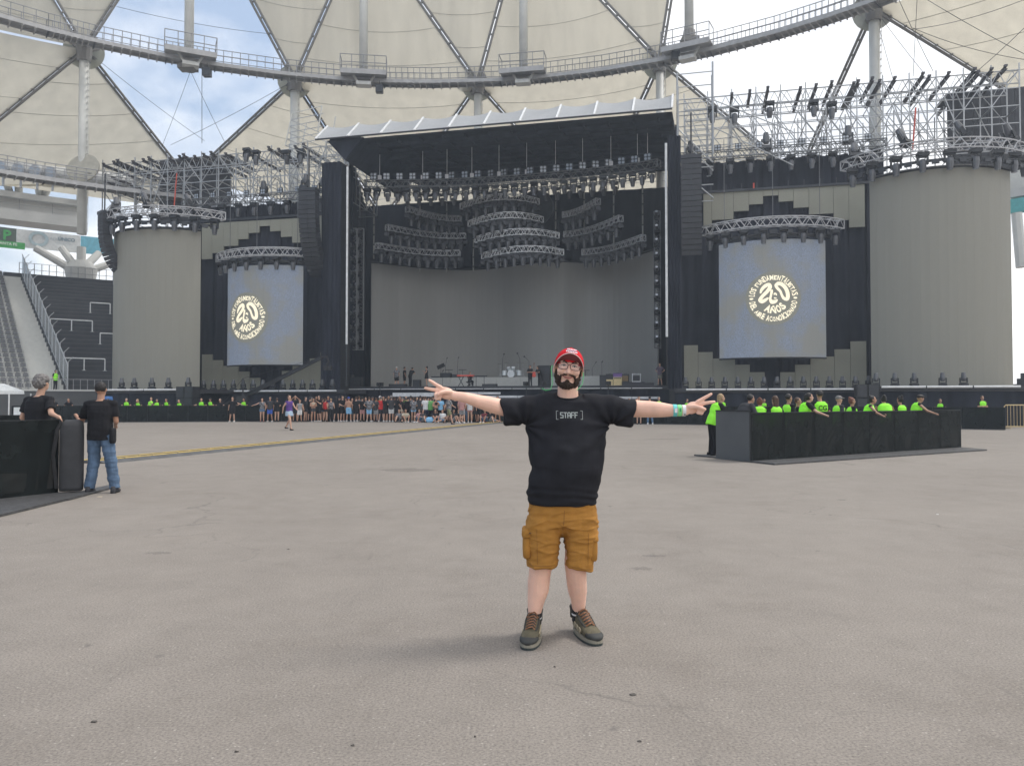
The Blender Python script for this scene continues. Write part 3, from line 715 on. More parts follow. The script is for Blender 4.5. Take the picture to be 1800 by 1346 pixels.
# ---- right edge terrace behind the right tower
R1 = 62.0
b0, b1 = az_px(1765, R1), az_px(2500, R1)
tr2 = thing('dark_terrace', 'dark stepped terrace glimpsed at the right edge behind the right tower', 'terrace', CC)
for k in range(24):
    b = MB(); arc_strip(b, R1 + k * .8, R1 + k * .8 + 1.1, ZR0 + (k - 1) * .47 if k else 0, ZR0 + k * .47, b0, b1, 10); o = b.build('step', conc_d, tr2)
    if k in (9, 15): 
        b = MB(); arc_strip(b, R1 + k * .8, R1 + k * .8 + .08, ZR0 + k * .47 + .9, ZR0 + k * .47 + 1.0, b0, b1, 5); b.build('white_rail', white_metal, o)
t = thing('ring_beam', 'pale ring beam with a teal band glimpsed at the right edge', 'ring beam', CC)
for py0, py1, m in ((345, 330, conc_w), (372, 348, mat('teal_band', (.1, .42, .42), .6)), (330, 280, white_mast)):
    b = MB(); arc_strip(b, 84, 85, hz(1790, py0, 84), hz(1790, py1, 84) - .01, az_px(1770, 84), az_px(2500, 84), 10); b.build('beam_band', m, t)
b = MB(); q = ring_pt(1795, 80, 470); b.cyl(q - CC, ring_pt(1787, 80, 375) - CC, .5, n=8); b.build('strut', white_mast, t)
# ================================================================== STAGE
DZ, WZ = 2.6, 2.3                                  # main and wing deck heights
tube_d = mat('dark_tube', (.16, .165, .17), .5, .4, scale=3)

# ---- prototypes: moving head lamp, blinder, speaker box
def lamp_proto():
    t = stg('moving_head', 'x', 'stage light', 0, 0, 0)
    b = MB(); b.box((0, 0, .08), (.46, .36, .16)); b.box((0, 0, .17), (.2, .2, .04)); b.build('base', black_paint, t)
    b = MB(); b.box((0, 0, .2), (.44, .1, .05))
    for x in (-.2, .2): b.bar((x, 0, .2), (x, 0, .52), .06, .14, up=(0, 1, 0))
    b.build('yoke', black_paint, t)
    b = MB(); rg = [((0, 0, .3), .1), ((0, 0, .36), .15), ((0, 0, .5), .165), ((0, 0, .62), .15), ((0, 0, .78), .125), ((0, 0, .84), .12)]
    b.loft([(c, (r, 0, 0), (0, r, 0)) for c, r in rg], 10); b.build('lamp_head', mat('lamp_body', (.07, .072, .08), .3, scale=5, spec=.8), t)
    b = MB(); b.cyl((0, 0, .842), (0, 0, .85), .1, n=10); b.build('lens', lens_glass, t)
    return t
LAMP = lamp_proto()
def blinder_proto():
    t = stg('blinder', 'x', 'stage light', 0, 0, 0)
    b = MB(); b.box((0, 0, .25), (.5, .14, .5)); b.box((0, 0, -.02), (.1, .1, .06)); b.build('housing', black_paint, t)
    for x in (-.12, .12):
        for z in (.13, .37):
            b = MB(); b.cyl((x, -.07, z), (x, -.085, z), .1, n=8); b.build('lens', lens_glass, t)
    return t
BLIND = blinder_proto()
used = {'l': 0, 'b': 0}
def lamp(p, label, group, hang=False, sc=1.0, rz=None, tilt=0.0, kind='l'):
    src = LAMP if kind == 'l' else BLIND
    rz = -ANG if rz is None else rz
    m = Matrix.Rotation(rz, 3, 'Z') @ Matrix.Rotation(tilt, 3, 'X') @ (Matrix.Rotation(PI, 3, 'X') if hang else Matrix.Identity(3))
    e = m.to_euler()
    if not used[kind]:
        used[kind] = 1; src.location = p; src.rotation_euler = e; src.scale = (sc,) * 3; src['label'] = label; src['group'] = group; return src
    return clone(src, p, e, label, group, scale=sc)

# ---- truss: four chords and lacing
def truss(label, pts, w=.4, h=.4, m=alu, group=None, r=.032, bay=.5, cat='truss', up=(0, 0, 1)):
    o = pts[0]; t = thing('lighting_truss', label, cat, o, 0, group)
    P_ = [p - o for p in pts]; U = Vector(up); n = len(P_); C4 = []
    for i in range(n):
        d = (P_[min(i + 1, n - 1)] - P_[max(i - 1, 0)]).normalized(); sd_ = d.cross(U)
        sd_ = sd_.normalized() if sd_.length > 1e-3 else Vector((1, 0, 0)); u_ = sd_.cross(d)
        C4.append([P_[i] + sd_ * a * w / 2 + u_ * c * h / 2 for a, c in ((-1, -1), (1, -1), (1, 1), (-1, 1))])
    for k in range(4):
        b = MB(); b.tube([c[k] for c in C4], r, 5); b.build('chord', m, t)
    b = MB()
    for k in range(4):
        j = (k + 1) % 4
        for i in range(n - 1):
            L_ = (C4[i + 1][k] - C4[i][k]).length; q = max(1, round(L_ / bay))
            for s_ in range(q):
                a = C4[i][k].lerp(C4[i + 1][k], s_ / q); c = C4[i][j].lerp(C4[i + 1][j], (s_ + .5) / q); d = C4[i][k].lerp(C4[i + 1][k], (s_ + 1) / q)
                b.cyl(a, c, r * .65, n=4, cap=False); b.cyl(c, d, r * .65, n=4, cap=False)
    for i in (0, n - 1):
        for k in range(4): b.cyl(C4[i][k], C4[i][(k + 1) % 4], r, n=4)
    tag(b.build('lacing', m, t), kind='stuff')
    return t

# ---- decks and skirts
def deck(label, s0, s1, v0, v1, z, m=None):
    t = stg('stage_deck', label, 'stage', (s0 + s1) / 2, v0, 0)
    b = MB(); b.box((0, (v1 - v0) / 2, z - .15), (s1 - s0, v1 - v0, .3)); b.build('deck_floor', m or mat('stage_floor', (.045, .045, .05), .5, scale=2), t)
    n = max(2, round((s1 - s0) / 3.2)); w = (s1 - s0) / n
    for k in range(n):
        b = MB(); x0 = -(s1 - s0) / 2 + k * w; nn = 10
        vv = []
        for i in range(nn + 1):
            x = x0 + w * i / nn; wob = .05 * math.sin(i * 2.1 + k) + .03 * math.sin(i * 4.7 + k * 2)
            vv += [Vector((x, .12 + wob, z - .32)), Vector((x, .1 + wob * 1.5, 1.0)), Vector((x, .1 + wob * 1.8, .02))]
        b.add(vv, [(3 * i + j, 3 * i + j + 1, 3 * i + 4 + j, 3 * i + 3 + j) for i in range(nn) for j in (0, 1)]); b.build('skirt_cloth', black_cloth, t, smooth=True)
    b = MB(); b.box((0, -.03, z - .12), (s1 - s0, .08, .2)); b.build('deck_lip', dark_metal, t)
    b = MB(); b.box((0, .45, (z - .3) / 2), (s1 - s0 - .1, .1, z - .32)); b.build('skirt_backing', black_cloth, t)
    return t
sA, sB = S(597, 2), S(1188, 2)
deck('raised black main stage deck between the two wings', sA, sB, 2, 22, DZ)
sl0, sl1, sl2 = S(186, -6.5), S(352, -6.5), S(357, -2)
deck('low wing deck with black skirt under the left grey tower', sl0, sl1, -7.5, -2.02, WZ)
deck('low wing deck with black skirt under the left hanging screen', sl0, S(606, -2), -2, 1.98, WZ)
deck('narrow rear strip of the left wing deck under the wing wall', sl0, sA - .03, 2, 3.6, WZ)
sr1, sr2 = S(1528, -6.5), S(1800, -7.5) + 1
deck('low wing deck with black skirt under the right hanging screen', sB + .03, sr2, -2, 3.6, WZ)
deck('low wing deck with black skirt under the right grey tower', sr1, sr2, -7.5, -2.02, WZ)
# white pipe rails along the lips
def pipe(px0, px1, v, z, label, r=.07):
    s0, s1 = S(px0, v), S(px1, v); t = stg('lip_rail', label, 'rail', s0, v, z, 'pale pipe rails along the stage lip')
    n = max(2, int((s1 - s0) / 2.2)); w = (s1 - s0) / n
    for k in range(n):
        b = MB(); b.cyl((k * w + .04, 0, 0), ((k + 1) * w - .04, 0, 0), r, n=8); b.build('pipe_length', mat('lip_white', (.7, .7, .7), .35, .2), t)
        b = MB(); b.box((k * w, .05, -.04), (.1, .12, .18)); b.build('clamp', dark_metal, t)
pipe(189, 318, -7.7, 2.24, 'pale pipe rail on the lip below the left grey tower')
pipe(345, 592, -2.2, 2.2, 'pale pipe rail on the lip below the left hanging screen')
pipe(1205, 1502, -2.2, 2.2, 'pale pipe rail on the lip below the right hanging screen')
pipe(1548, 1795, -7.7, 2.24, 'pale pipe rail on the lip below the right grey tower')
pipe(612, 1165, 1.85, 2.38, 'thin pale pipe along the front edge of the main stage', .03)
# white boards in the stage front
wb = mat('white_board', (.62, .63, .65), .5)
for px0, px1, y0, y1, n_ in ((690, 770, 690, 697, 'behind the outstretched left hand'), (800, 880, 689, 693, 'under the drum kit, upper strip'), (836, 985, 695, 699, 'behind the left arm, lower strip'), (1062, 1160, 697, 701, 'behind the right shoulder')):
    s0, z0 = SL(px0, y1, 1.6); s1, z1 = SL(px1, y0, 1.6); t = stg('front_board', 'long white board in the stage front ' + n_, 'board', s0, 1.6, z0, 'white boards in the stage front')
    m_ = max(1, int((s1 - s0) / 1.5))
    for k in range(m_):
        b = MB(); b.box(((k + .5) * (s1 - s0) / m_, 0, (z1 - z0) / 2), ((s1 - s0) / m_ - .04, .08, abs(z1 - z0))); b.build('board', wb, t)
# speaker stacks beside the wings
for px0, px1, y0, y1, n_ in ((316, 346, 679, 713, 'left'), (1503, 1543, 675, 706, 'right')):
    v = -8.2; s0, z0 = SL(px0, y1, v); s1, z1 = SL(px1, y0, v); z0 = 0.0
    t = stg('subwoofer_stack', 'black stack of stage-front bass speakers at the %s wing' % n_, 'loudspeakers', (s0 + s1) / 2, v, 0, 'bass speaker stacks')
    w = (s1 - s0) / 2
    for r_ in range(3):
        for c in range(2):
            b = MB(); b.box(((c - .5) * w, 0, (r_ + .5) * z1 / 3), (w - .04, .9, z1 / 3 - .04)); o = b.build('speaker_box', black_paint, t)
            b = MB(); b.box(((c - .5) * w, -.46, (r_ + .5) * z1 / 3), (w - .14, .03, z1 / 3 - .14)); b.build('grille', dark_metal, o)

# ---- main roof canopy
cs0, cs1 = S(575, 0), S(1184, 0)
cz = (SL(575, 250, 0)[1] + SL(1184, 199, 0)[1]) / 2
canopy = stg('stage_canopy', 'huge black stage roof with pale grey sloping tarpaulin edge', 'stage roof', 0, 0, cz)
canopy.location = W(0, 0, cz)
b = MB()
x0, x1 = cs0, cs1
vv = [Vector(p) for p in ((x0, 0, 0), (x1, 0, 0), (x1, 21, 2.2), (x0, 21, 2.2), (x0, .02, .1), (x1, .02, .1), (x1, 21, 4.4), (x0, 21, 4.4))]
b.add(vv, [(3, 2, 1, 0), (4, 5, 6, 7), (0, 1, 5, 4), (1, 2, 6, 5), (2, 3, 7, 6), (3, 0, 4, 7)]); b.build('roof_body', black_cloth, canopy)
def flap(px0, px1, side):
    pass
b = MB()   # dark drop valance at the left end, folding back to the pillar
b.add([Vector(p) for p in ((x0, .05, 0), (x0 + 1.4, .05, -1.5), (x0 + 1.4, 12, -1.5), (x0, 12, 0.9), (x0 + .1, .05, .3), (x0 + 3, .05, 0.2), (x0 + 3, 12, .9))], [(0, 1, 2, 3), (0, 4, 5, 1), (1, 5, 6, 2)]); b.build('end_valance', black_cloth, canopy)
tarp = mat('pale_tarpaulin', (.40, .41, .42), .55, var=.05, scale=.7, trans=.15)
n = 10; w = (x1 - x0 + .9) / n
for k in range(n):
    xa, xb = x0 - .9 + k * w, x0 - .9 + (k + 1) * w; b = MB(); m = 8
    for j in range(m + 1):
        for i in range(m + 1):
            u, q = i / m, j / m; sag = -.28 * 4 * u * (1 - u) * (.3 + .7 * q)
            b.v.append(Vector((xa + (xb - xa) * u, -.5 + 2.1 * q, .18 + 1.75 * q + sag * .8)))
    for j in range(m):
        for i in range(m): b.f.append((j * 9 + i, j * 9 + i + 1, j * 9 + i + 10, j * 9 + i + 9)); b.mi.append(0)
    b.build('tarp_panel', tarp, canopy, smooth=True)
    b = MB(); b.bar((xb, -.54, .19), (xb, 1.58, 1.96), .14, .08); b.build('tarp_rail', white_metal, canopy)
b = MB(); b.cyl((x0 - .9, -.5, .12), (x1, -.5, .12), .07, n=6); b.build('edge_tube', dark_metal, canopy)
b = MB(); b.bar((x0 - .9, -.54, .19), (x0 - .9, 1.58, 1.96), .12, .08); b.build('tarp_rail', white_metal, canopy)
for k in range(9):                                   # purlins under the roof
    b = MB(); v_ = 1.5 + k * 2.3; z_ = 2.2 * v_ / 21 - .25
    b.bar((x0 + 1.5, v_, z_), (x1 - .2, v_, z_), .12, .3); b.build('purlin', black_cloth, canopy)
for k in range(14):
    b = MB(); x_ = x0 + 2 + k * (x1 - x0 - 3) / 13; b.bar((x_, .6, -.1), (x_, 20, 1.9), .1, .2); b.build('rafter', black_cloth, canopy)
# ---- pillars
for px0, px1, zt, n_ in ((573, 606, SL(590, 291, 1)[1], 'left'), (1176, 1199, SL(1186, 246, 1)[1], 'right')):
    s0, s1 = S(px0, 1), S(px1, 1); t = stg('draped_pillar', 'tall black draped pillar at the %s side of the main stage opening' % n_, 'pillar', (s0 + s1) / 2, 1, 0, 'draped pillars')
    b = MB(); nn = 14; wv = []
    for i in range(nn + 1):
        x = (s1 - s0) * (i / nn - .5); y = -.9 + .1 * math.sin(i * 1.9); wv += [Vector((x, y, WZ)), Vector((x * 1.0, y * 1.02, zt / 2)), Vector((x, y, zt))]
    b.add(wv, [(3 * i + j, 3 * i + 3 + j, 3 * i + 4 + j, 3 * i + 1 + j) for i in range(nn) for j in (0, 1)]); b.build('front_drape', black_cloth, t, smooth=True)
    b = MB(); b.box((0, .1, zt / 2), (s1 - s0 - .1, 1.8, zt)); b.build('core', black_paint, t)
    sp = S(609 if n_ == 'left' else 1172.5, 0); zb = SL(607, 605, 0)[1] if n_ == 'left' else SL(1172, 592, 0)[1]; zt2 = SL(607, 294, 0)[1] if n_ == 'left' else SL(1172, 252, 0)[1]
    t2 = stg('light_pole', 'slim white vertical pole beside the %s pillar of the main opening' % n_, 'pole', sp, 0, DZ, 'white poles at the stage opening')
    b = MB(); b.cyl((0, 0, zb - DZ), (0, 0, zt2 - DZ), .09, n=8); b.build('pole_tube', white_metal, t2)
    b = MB(); b.cyl((0, 0, 0), (0, 0, zb - DZ), .05, n=6); b.build('pole_foot', dark_metal, t2)
# ---- black interior walls
def drape(label, pts, z0, z1, folds=3.0, amp=.12):
    o = W(pts[0][0], pts[0][1], 0); t = thing('black_curtain', label, 'curtain', o, -ANG, 'black stage curtains')
    b = MB(); vv = []; acc = 0
    for (a, c), (a2, c2_) in zip(pts[:-1], pts[1:]):
        L_ = math.hypot(a2 - a, c2_ - c); n = max(3, int(L_ * 3)); nx, ny = (c2_ - c) / L_, -(a2 - a) / L_
        for i in range(n + (1 if (a2, c2_) == pts[-1] else 0)):
            f = i / n; d = amp * math.sin((acc + L_ * f) * folds) + amp * .5 * math.sin((acc + L_ * f) * folds * 2.3)
            x, y = a + (a2 - a) * f + nx * d - pts[0][0], c + (c2_ - c) * f + ny * d - pts[0][1]
            for zz in (z0, (z0 + z1) / 2, z1): vv.append(Vector((x, y, zz)))
        acc += L_
    m = len(vv) // 3; b.add(vv, [(3 * i + j, 3 * i + 3 + j, 3 * i + 4 + j, 3 * i + 1 + j) for i in range(m - 1) for j in (0, 1)]); b.build('curtain_cloth', black_cloth, t, smooth=True)
    return t
s_l, s_r = S(612, 3), S(1170, 3)
zbk0 = SL(700, 357, 20)[1]; zbk1 = SL(1150, 333, 20)[1]
drape('black curtain closing the left side of the main stage', [(s_l, 3), (S(640, 20), 20)], DZ, 22.5)
drape('black curtain closing the right side of the main stage', [(s_r + .8, 3), (S(1200, 20), 20)], DZ, 22.5)
drape('black back curtain high behind the main stage screen', [(S(640, 20), 20), (S(1200, 20), 20)], DZ, (zbk0 + zbk1) / 2, amp=.08)
# ---- main wave screen: one LED column per strip
def spline(xs, ys, x):
    for i in range(len(xs) - 1):
        if x <= xs[i + 1]:
            t = (x - xs[i]) / (xs[i + 1] - xs[i]); t = t * t * (3 - 2 * t) if False else t
            y0 = ys[max(i - 1, 0)]; y1 = ys[i]; y2 = ys[i + 1]; y3 = ys[min(i + 2, len(ys) - 1)]
            return .5 * ((2 * y1) + (-y0 + y2) * t + (2 * y0 - 5 * y1 + 4 * y2 - y3) * t * t + (-y0 + 3 * y1 - 3 * y2 + y3) * t ** 3)
    return ys[-1]
pxs = [645, 700, 760, 815, 870, 930, 985, 1030, 1080, 1120, 1160]; vs_ = [10.2, 12.4, 14.9, 16.2, 16.0, 14.4, 14.0, 15.0, 14.6, 12.6, 10.0]
ms = stg('led_wall', 'wide curved grey video wall at the back of the main stage', 'video wall', 0, 10, DZ)
ms.location = W(0, 0, DZ)
ztop = 14.35
colp = []
for i in range(53):
    px = 652 + (1156 - 652) * i / 52; v = spline(pxs, vs_, px); colp.append((S(px, v), v))
for i in range(52):
    (a, c), (a2, c2_) = colp[i], colp[i + 1]; b = MB(); nx, ny = Vector((c2_ - c, -(a2 - a), 0)).normalized().xy
    h = ztop - DZ; pr = [(a, c), (a2, c2_), (a2 - nx * .15, c2_ - ny * .15), (a - nx * .15, c - ny * .15)]
    b.add([Vector((x, y, .02)) for x, y in pr] + [Vector((x, y, h)) for x, y in pr], [(3, 2, 1, 0), (4, 5, 6, 7), (0, 1, 5, 4), (1, 2, 6, 5), (2, 3, 7, 6), (3, 0, 4, 7)])
    b.build('led_column', mat('main_led', (.34, .335, .315), .6, var=.04, scale=.5, stretch=(3, 3, .1), spec=.5), ms)
b = MB(); b.tube([Vector((a, c - .05, h + .1)) for a, c in colp], .12, 5); b.build('top_beam', black_paint, ms)

# ---- grey curved towers and hanging screens
def arc_panels(t, name, chord, half, z0, z1, m, strips, v_out=0.0):
    Rc = chord / 2 / math.sin(half)
    def pt(th, r=Rc): return (math.sin(th) * r, -(math.cos(th) * r) + Rc * math.cos(half))
    for k in range(strips):
        t0, t1 = -half + 2 * half * k / strips, -half + 2 * half * (k + 1) / strips
        pr = [pt(t0), pt(t1), pt(t1, Rc - .15), pt(t0, Rc - .15)]; b = MB()
        b.add([Vector((x, y, z0)) for x, y in pr] + [Vector((x, y, z1)) for x, y in pr], [(3, 2, 1, 0), (4, 5, 6, 7), (0, 1, 5, 4), (1, 2, 6, 5), (2, 3, 7, 6), (3, 0, 4, 7)])
        b.build(name, m, t)
    return Rc, pt
towers = {}
for side, px0, px1, ytop, v in (('left', 197, 351, 392, -2.0), ('right', 1532, 1781, 283, -2.0)):
    s0, s1 = S(px0, v), S(px1, v); ch = s1 - s0; z1 = SL((px0 + px1) / 2, ytop, v - 3.4)[1]
    t = stg('led_tower', 'tall curved grey video tower at the far %s of the stage' % side, 'video wall', (s0 + s1) / 2, v, WZ, 'grey curved video towers')
    Rc, pt = arc_panels(t, 'led_column', ch, R(48), .05, z1 - WZ, led_grey, 18)
    b = MB(); b.tube([Vector((*pt(R(a)), z1 - WZ + .08)) for a in range(-48, 49, 8)], .1, 5); b.build('top_beam', black_paint, t)
    towers[side] = ((s0 + s1) / 2, v, ch, z1, Rc)
    print('tower', side, ch, z1)
def screen_mat():
    m = bpy.data.materials.new('screen_picture'); m.use_nodes = True; nt = m.node_tree; b = nt.nodes['Principled BSDF']; L = nt.links
    tcn = nt.nodes.new('ShaderNodeTexCoord')
    def nz(sc, det, w=0.0):
        x = nt.nodes.new('ShaderNodeTexNoise'); x.inputs['Scale'].default_value = sc; x.inputs['Detail'].default_value = det; x.inputs['Roughness'].default_value = .65
        mp_ = nt.nodes.new('ShaderNodeMapping'); mp_.inputs['Location'].default_value = (w, w, w); L.new(tcn.outputs['Object'], mp_.inputs[0]); L.new(mp_.outputs[0], x.inputs['Vector']); return x.outputs['Fac']
    def rmp(f, p0, c0, p1, c1):
        r = nt.nodes.new('ShaderNodeValToRGB'); r.color_ramp.elements[0].position = p0; r.color_ramp.elements[1].position = p1
        r.color_ramp.elements[0].color = c0 + (1,); r.color_ramp.elements[1].color = c1 + (1,); L.new(f, r.inputs[0]); return r.outputs[0]
    blue = rmp(nz(16, 8), .40, (.085, .10, .125), .62, (.185, .235, .345))
    msk = rmp(nz(.33, 3, 4.2), .40, (0, 0, 0), .55, (1, 1, 1))
    mxn = nt.nodes.new('ShaderNodeMixRGB'); mxn.inputs[1].default_value = (.148, .152, .145, 1); L.new(msk, mxn.inputs[0]); L.new(blue, mxn.inputs[2])
    L.new(mxn.outputs[0], b.inputs['Emission Color']); b.inputs['Emission Strength'].default_value = .6
    b.inputs['Base Color'].default_value = (.10, .10, .095, 1); b.inputs['Roughness'].default_value = .6
    return m
scr_m = screen_mat()
cream = mat('logo_cream', (.5, .46, .36), .6, emit=(.78, .70, .52, .72))
halo = mat('logo_ground', (.12, .12, .105), .6, emit=(.14, .14, .115, .6), var=.06)
def glyph_pts(ch, off):
    me = text_mesh(ch, 1.0, off)
    vv = [v.co.copy() for v in me.vertices]; ff = [tuple(p.vertices) for p in me.polygons]; bpy.data.meshes.remove(me)
    x0, x1 = min(v.x for v in vv), max(v.x for v in vv); y0, y1 = min(v.y for v in vv), max(v.y for v in vv)
    return [((v.x - x0) / max(x1 - x0, 1e-3), (v.y - y0) / (y1 - y0)) for v in vv], ff, (x1 - x0) / (y1 - y0)
_gc = {}
def glyph(ch, off=.03):
    if (ch, off) not in _gc: _gc[ch, off] = glyph_pts(ch, off)
    return _gc[ch, off]
def logo(t, place, Rl):
    """round emblem: a ring of hand-drawn capitals, 20, a raised fist figure, AÑOS"""
    def put(name, pts, faces):
        b = MB(); b.add([place(x * Rl, y * Rl) for x, y in pts], faces); return b.build(name, cream, lg)
    lg = link('emblem', None, t)
    def ring(txt, a0_, a1_, r0, r1, flip):
        ws = [{'I': .45, ' ': .55, 'M': 1.25, 'N': 1.05, 'L': .8, 'J': .75}.get(c, 1.0) for c in txt]; tot = sum(ws); a = a0_
        for c, w_ in zip(txt, ws):
            da = (a1_ - a0_) * w_ / tot
            if c != ' ':
                g_, ff, _ = glyph(c, .035); wob = .03 * math.sin(a * 7)
                pts = []
                for x, y in g_:
                    x2 = .06 + .88 * (x + .10 * math.sin(y * 5.0 + a * 3))
                    th = a + da * x2; rr = (r0 + (r1 - r0) * y) if not flip else (r1 - (r1 - r0) * y)
                    rr += wob * (1 if y > .5 else -.2)
                    pts.append((math.cos(th) * rr, math.sin(th) * rr))
                put('letter', pts, ff)
            a += da
    ring('LOS FUNDAMENTALISTAS', R(174), R(6), .77, 1.0, False)
    ring('DEL AIRE ACONDICIONADO', R(188), R(352), .77, 1.0, True)
    for sx in (-1, 1):
        n = 14; pts = [(sx * .9 + .085 * math.cos(2 * PI * i / n), .045 * math.sin(2 * PI * i / n)) for i in range(n)]; put('dot', pts, [tuple(range(n))])
    def ribbon(cl, wd):                                # thick brush stroke
        pts = []; fs = []; n = len(cl)
        w_ = wd if isinstance(wd, list) else [wd] * n
        fine = []; fw_ = []
        for i in range(n - 1):
            for q in range(6):
                f = q / 6
                p0, p1, p2, p3 = cl[max(i - 1, 0)], cl[i], cl[i + 1], cl[min(i + 2, n - 1)]
                fine.append(tuple(.5 * ((2 * p1[k]) + (-p0[k] + p2[k]) * f + (2 * p0[k] - 5 * p1[k] + 4 * p2[k] - p3[k]) * f * f + (-p0[k] + 3 * p1[k] - 3 * p2[k] + p3[k]) * f ** 3) for k in (0, 1)))
                fw_.append(w_[i] + (w_[i + 1] - w_[i]) * f)
        fine.append(cl[-1]); fw_.append(w_[-1])
        for i, p in enumerate(fine):
            a, c = fine[max(i - 1, 0)], fine[min(i + 1, len(fine) - 1)]; dx, dy = c[0] - a[0], c[1] - a[1]; L_ = math.hypot(dx, dy) or 1
            pts += [(p[0] - dy / L_ * fw_[i], p[1] + dx / L_ * fw_[i]), (p[0] + dy / L_ * fw_[i], p[1] - dx / L_ * fw_[i])]
        for i in range(len(fine) - 1): fs.append((2 * i, 2 * i + 1, 2 * i + 3, 2 * i + 2))
        return pts, fs
    put('digit', *ribbon([(-.53, .22), (-.47, .38), (-.34, .52), (-.18, .58), (-.14, .46), (-.26, .28), (-.44, .10), (-.54, -.06), (-.46, -.13), (-.34, -.08), (-.2, .02)], [.03, .065, .075, .075, .08, .075, .07, .08, .08, .07, .03]))
    put('digit', *ribbon([(.14, .60), (.30, .60), (.48, .44), (.58, .18), (.56, -.04), (.42, -.02), (.33, .14), (.28, .28), (.16, .42), (.10, .54), (.16, .62)], [.08, .08, .08, .08, .08, .06, .05, .05, .06, .06, .05]))
    put('figure', *ribbon([(-.08, .36), (-.07, .28), (-.10, .12), (-.13, -.04), (-.06, -.16), (.08, -.14), (.16, -.06)], [.05, .055, .045, .05, .09, .07, .02]))
    put('figure', *ribbon([(.02, .14), (.06, .19), (.11, .16), (.12, .10)], [.03, .04, .035, .02]))
    put('figure', *ribbon([(.03, .02), (.07, -.01), (.13, .0)], [.03, .03, .015]))
    for c, a0_, a1_ in (('A', 232, 253), ('Ñ', 255, 281), ('O', 283, 304), ('S', 306, 326)):
        g_, ff, _ = glyph(c, .05)
        pts = []
        for x, y in g_:
            th = R(a0_ + (a1_ - a0_) * x); rr = .66 - .34 * y; pts.append((math.cos(th) * rr, math.sin(th) * rr))
        put('letter', pts, ff)
for side, px0, px1, y0, y1, lgx in (('left', 399, 532, 464, 640, (449, 556, 2.42)), ('right', 1265, 1453, 419, 627, (1355, 523, 1.78))):
    v = .4; s0, s1 = S(px0, v), S(px1, v); sc_ = (s0 + s1) / 2
    half = R(40); ch = s1 - s0; z1 = SL((px0 + px1) / 2, y0, v - 1.6)[1]; z0 = SL((px0 + px1) / 2, y1, v - 1.6)[1]
    t = stg('hanging_screen', 'lit blue-grey curved video screen with a round cream emblem, hanging at the %s' % side, 'video screen', sc_, v, z0, 'hanging curved video screens')
    Rc, pt = arc_panels(t, 'screen_column', ch, half, 0, z1 - z0, scr_m, 12)
    Rl = 1.80 if side == 'left' else 1.62; xo = -.19 if side == 'left' else 0.0
    cz_ = SL(px0 * .5 + px1 * .5, lgx[1], v - 1.6)[1] - z0
    pl_ = lambda x, z, Rc=Rc, half=half, cz_=cz_, xo=xo: Vector((math.sin(x / Rc + xo) * (Rc + .02), -(math.cos(x / Rc + xo) * (Rc + .02)) + Rc * math.cos(half), cz_ + z))
    b = MB(); nn = 40; rings = [0, .4, .8, 1.14]
    for q in rings[1:]:
        for i in range(nn): b.v.append(pl_(q * Rl * math.cos(2 * PI * i / nn), q * Rl * math.sin(2 * PI * i / nn)) + Vector((0, .012, 0)))
    b.v.append(pl_(0, 0) + Vector((0, .012, 0)))
    for j in range(2):
        for i in range(nn): b.f.append((j * nn + i, j * nn + (i + 1) % nn, (j + 1) * nn + (i + 1) % nn, (j + 1) * nn + i)); b.mi.append(0)
    for i in range(nn): b.f.append((3 * nn, i, (i + 1) % nn)); b.mi.append(0)
    b.build('emblem_disc', halo, t)
    logo(t, lambda x, y: pl_(x, y), Rl)
    b = MB(); b.tube([Vector((*pt(R(a)), -.05)) for a in range(-40, 41, 8)], .06, 5); b.build('bottom_frame', black_paint, t)
    # arc truss with lamps above the screen
    px_t = (1248, 1468) if side == 'right' else (378, 533)
    ztr = SL((px0 + px1) / 2, 389 if side == 'right' else 441, v - 1.9)[1]
    def tp(f, ztr=ztr, sc_=sc_, ch=ch, Rc=Rc): 
        th = R(-50 + 100 * f); return W(sc_ + math.sin(th) * (Rc + .5) , v - math.cos(th) * (Rc + .5) + Rc * math.cos(R(40)), ztr)
    truss('pale curved lighting truss over the %s hanging screen' % side, [tp(i / 12) for i in range(13)], .55, .6, alu, 'curved trusses over the hanging screens', r=.045, bay=.7)
    for k in range(8):
        p = tp((k + .5) / 8); lamp(p - Vector((0, 0, .42)), 'lamp hanging from the truss over the %s screen, %s from the left' % (side, nth(k + 1)), 'lamps over the %s hanging screen' % side, hang=True, sc=1.25)
    for k in range(9):
        f = (k + .0) / 8; p = tp(f)
    o = stg('lamp_bar', 'dark bar of small lamps between the truss and the %s hanging screen' % side, 'lamp bar', sc_, v, z1 + .25, 'dark lamp bars over the hanging screens')
    b = MB(); b.tube([Vector((*pt(R(a), Rc + .15), 0)) for a in range(-44, 45, 8)], .14, 6); b.build('bar_tube', black_paint, o)
    for k in range(9):
        th = R(-40 + 10 * k); x, y = pt(th, Rc + .3); b = MB(); b.box((x, y, .22), (.5, .2, .3), rz=th); b.build('lamp_box', dark_metal, o)
    # hoist chains
    for k, a in enumerate((-35, 0, 35)):
        x, y = pt(R(a)); pz = W(sc_ + x, v + y, ztr + .3); b = MB(); b.cyl((0, 0, 0), (0, 0, 19.5 - ztr if side == 'left' else 19.8 - ztr), .025, n=4)
        tag(b.build('hoist_chain', tube_d, loc=pz), 'thin hoist chain over the %s hanging screen, %s from the left' % (side, nth(k + 1)), 'chain', 'hoist chains over the hanging screens')

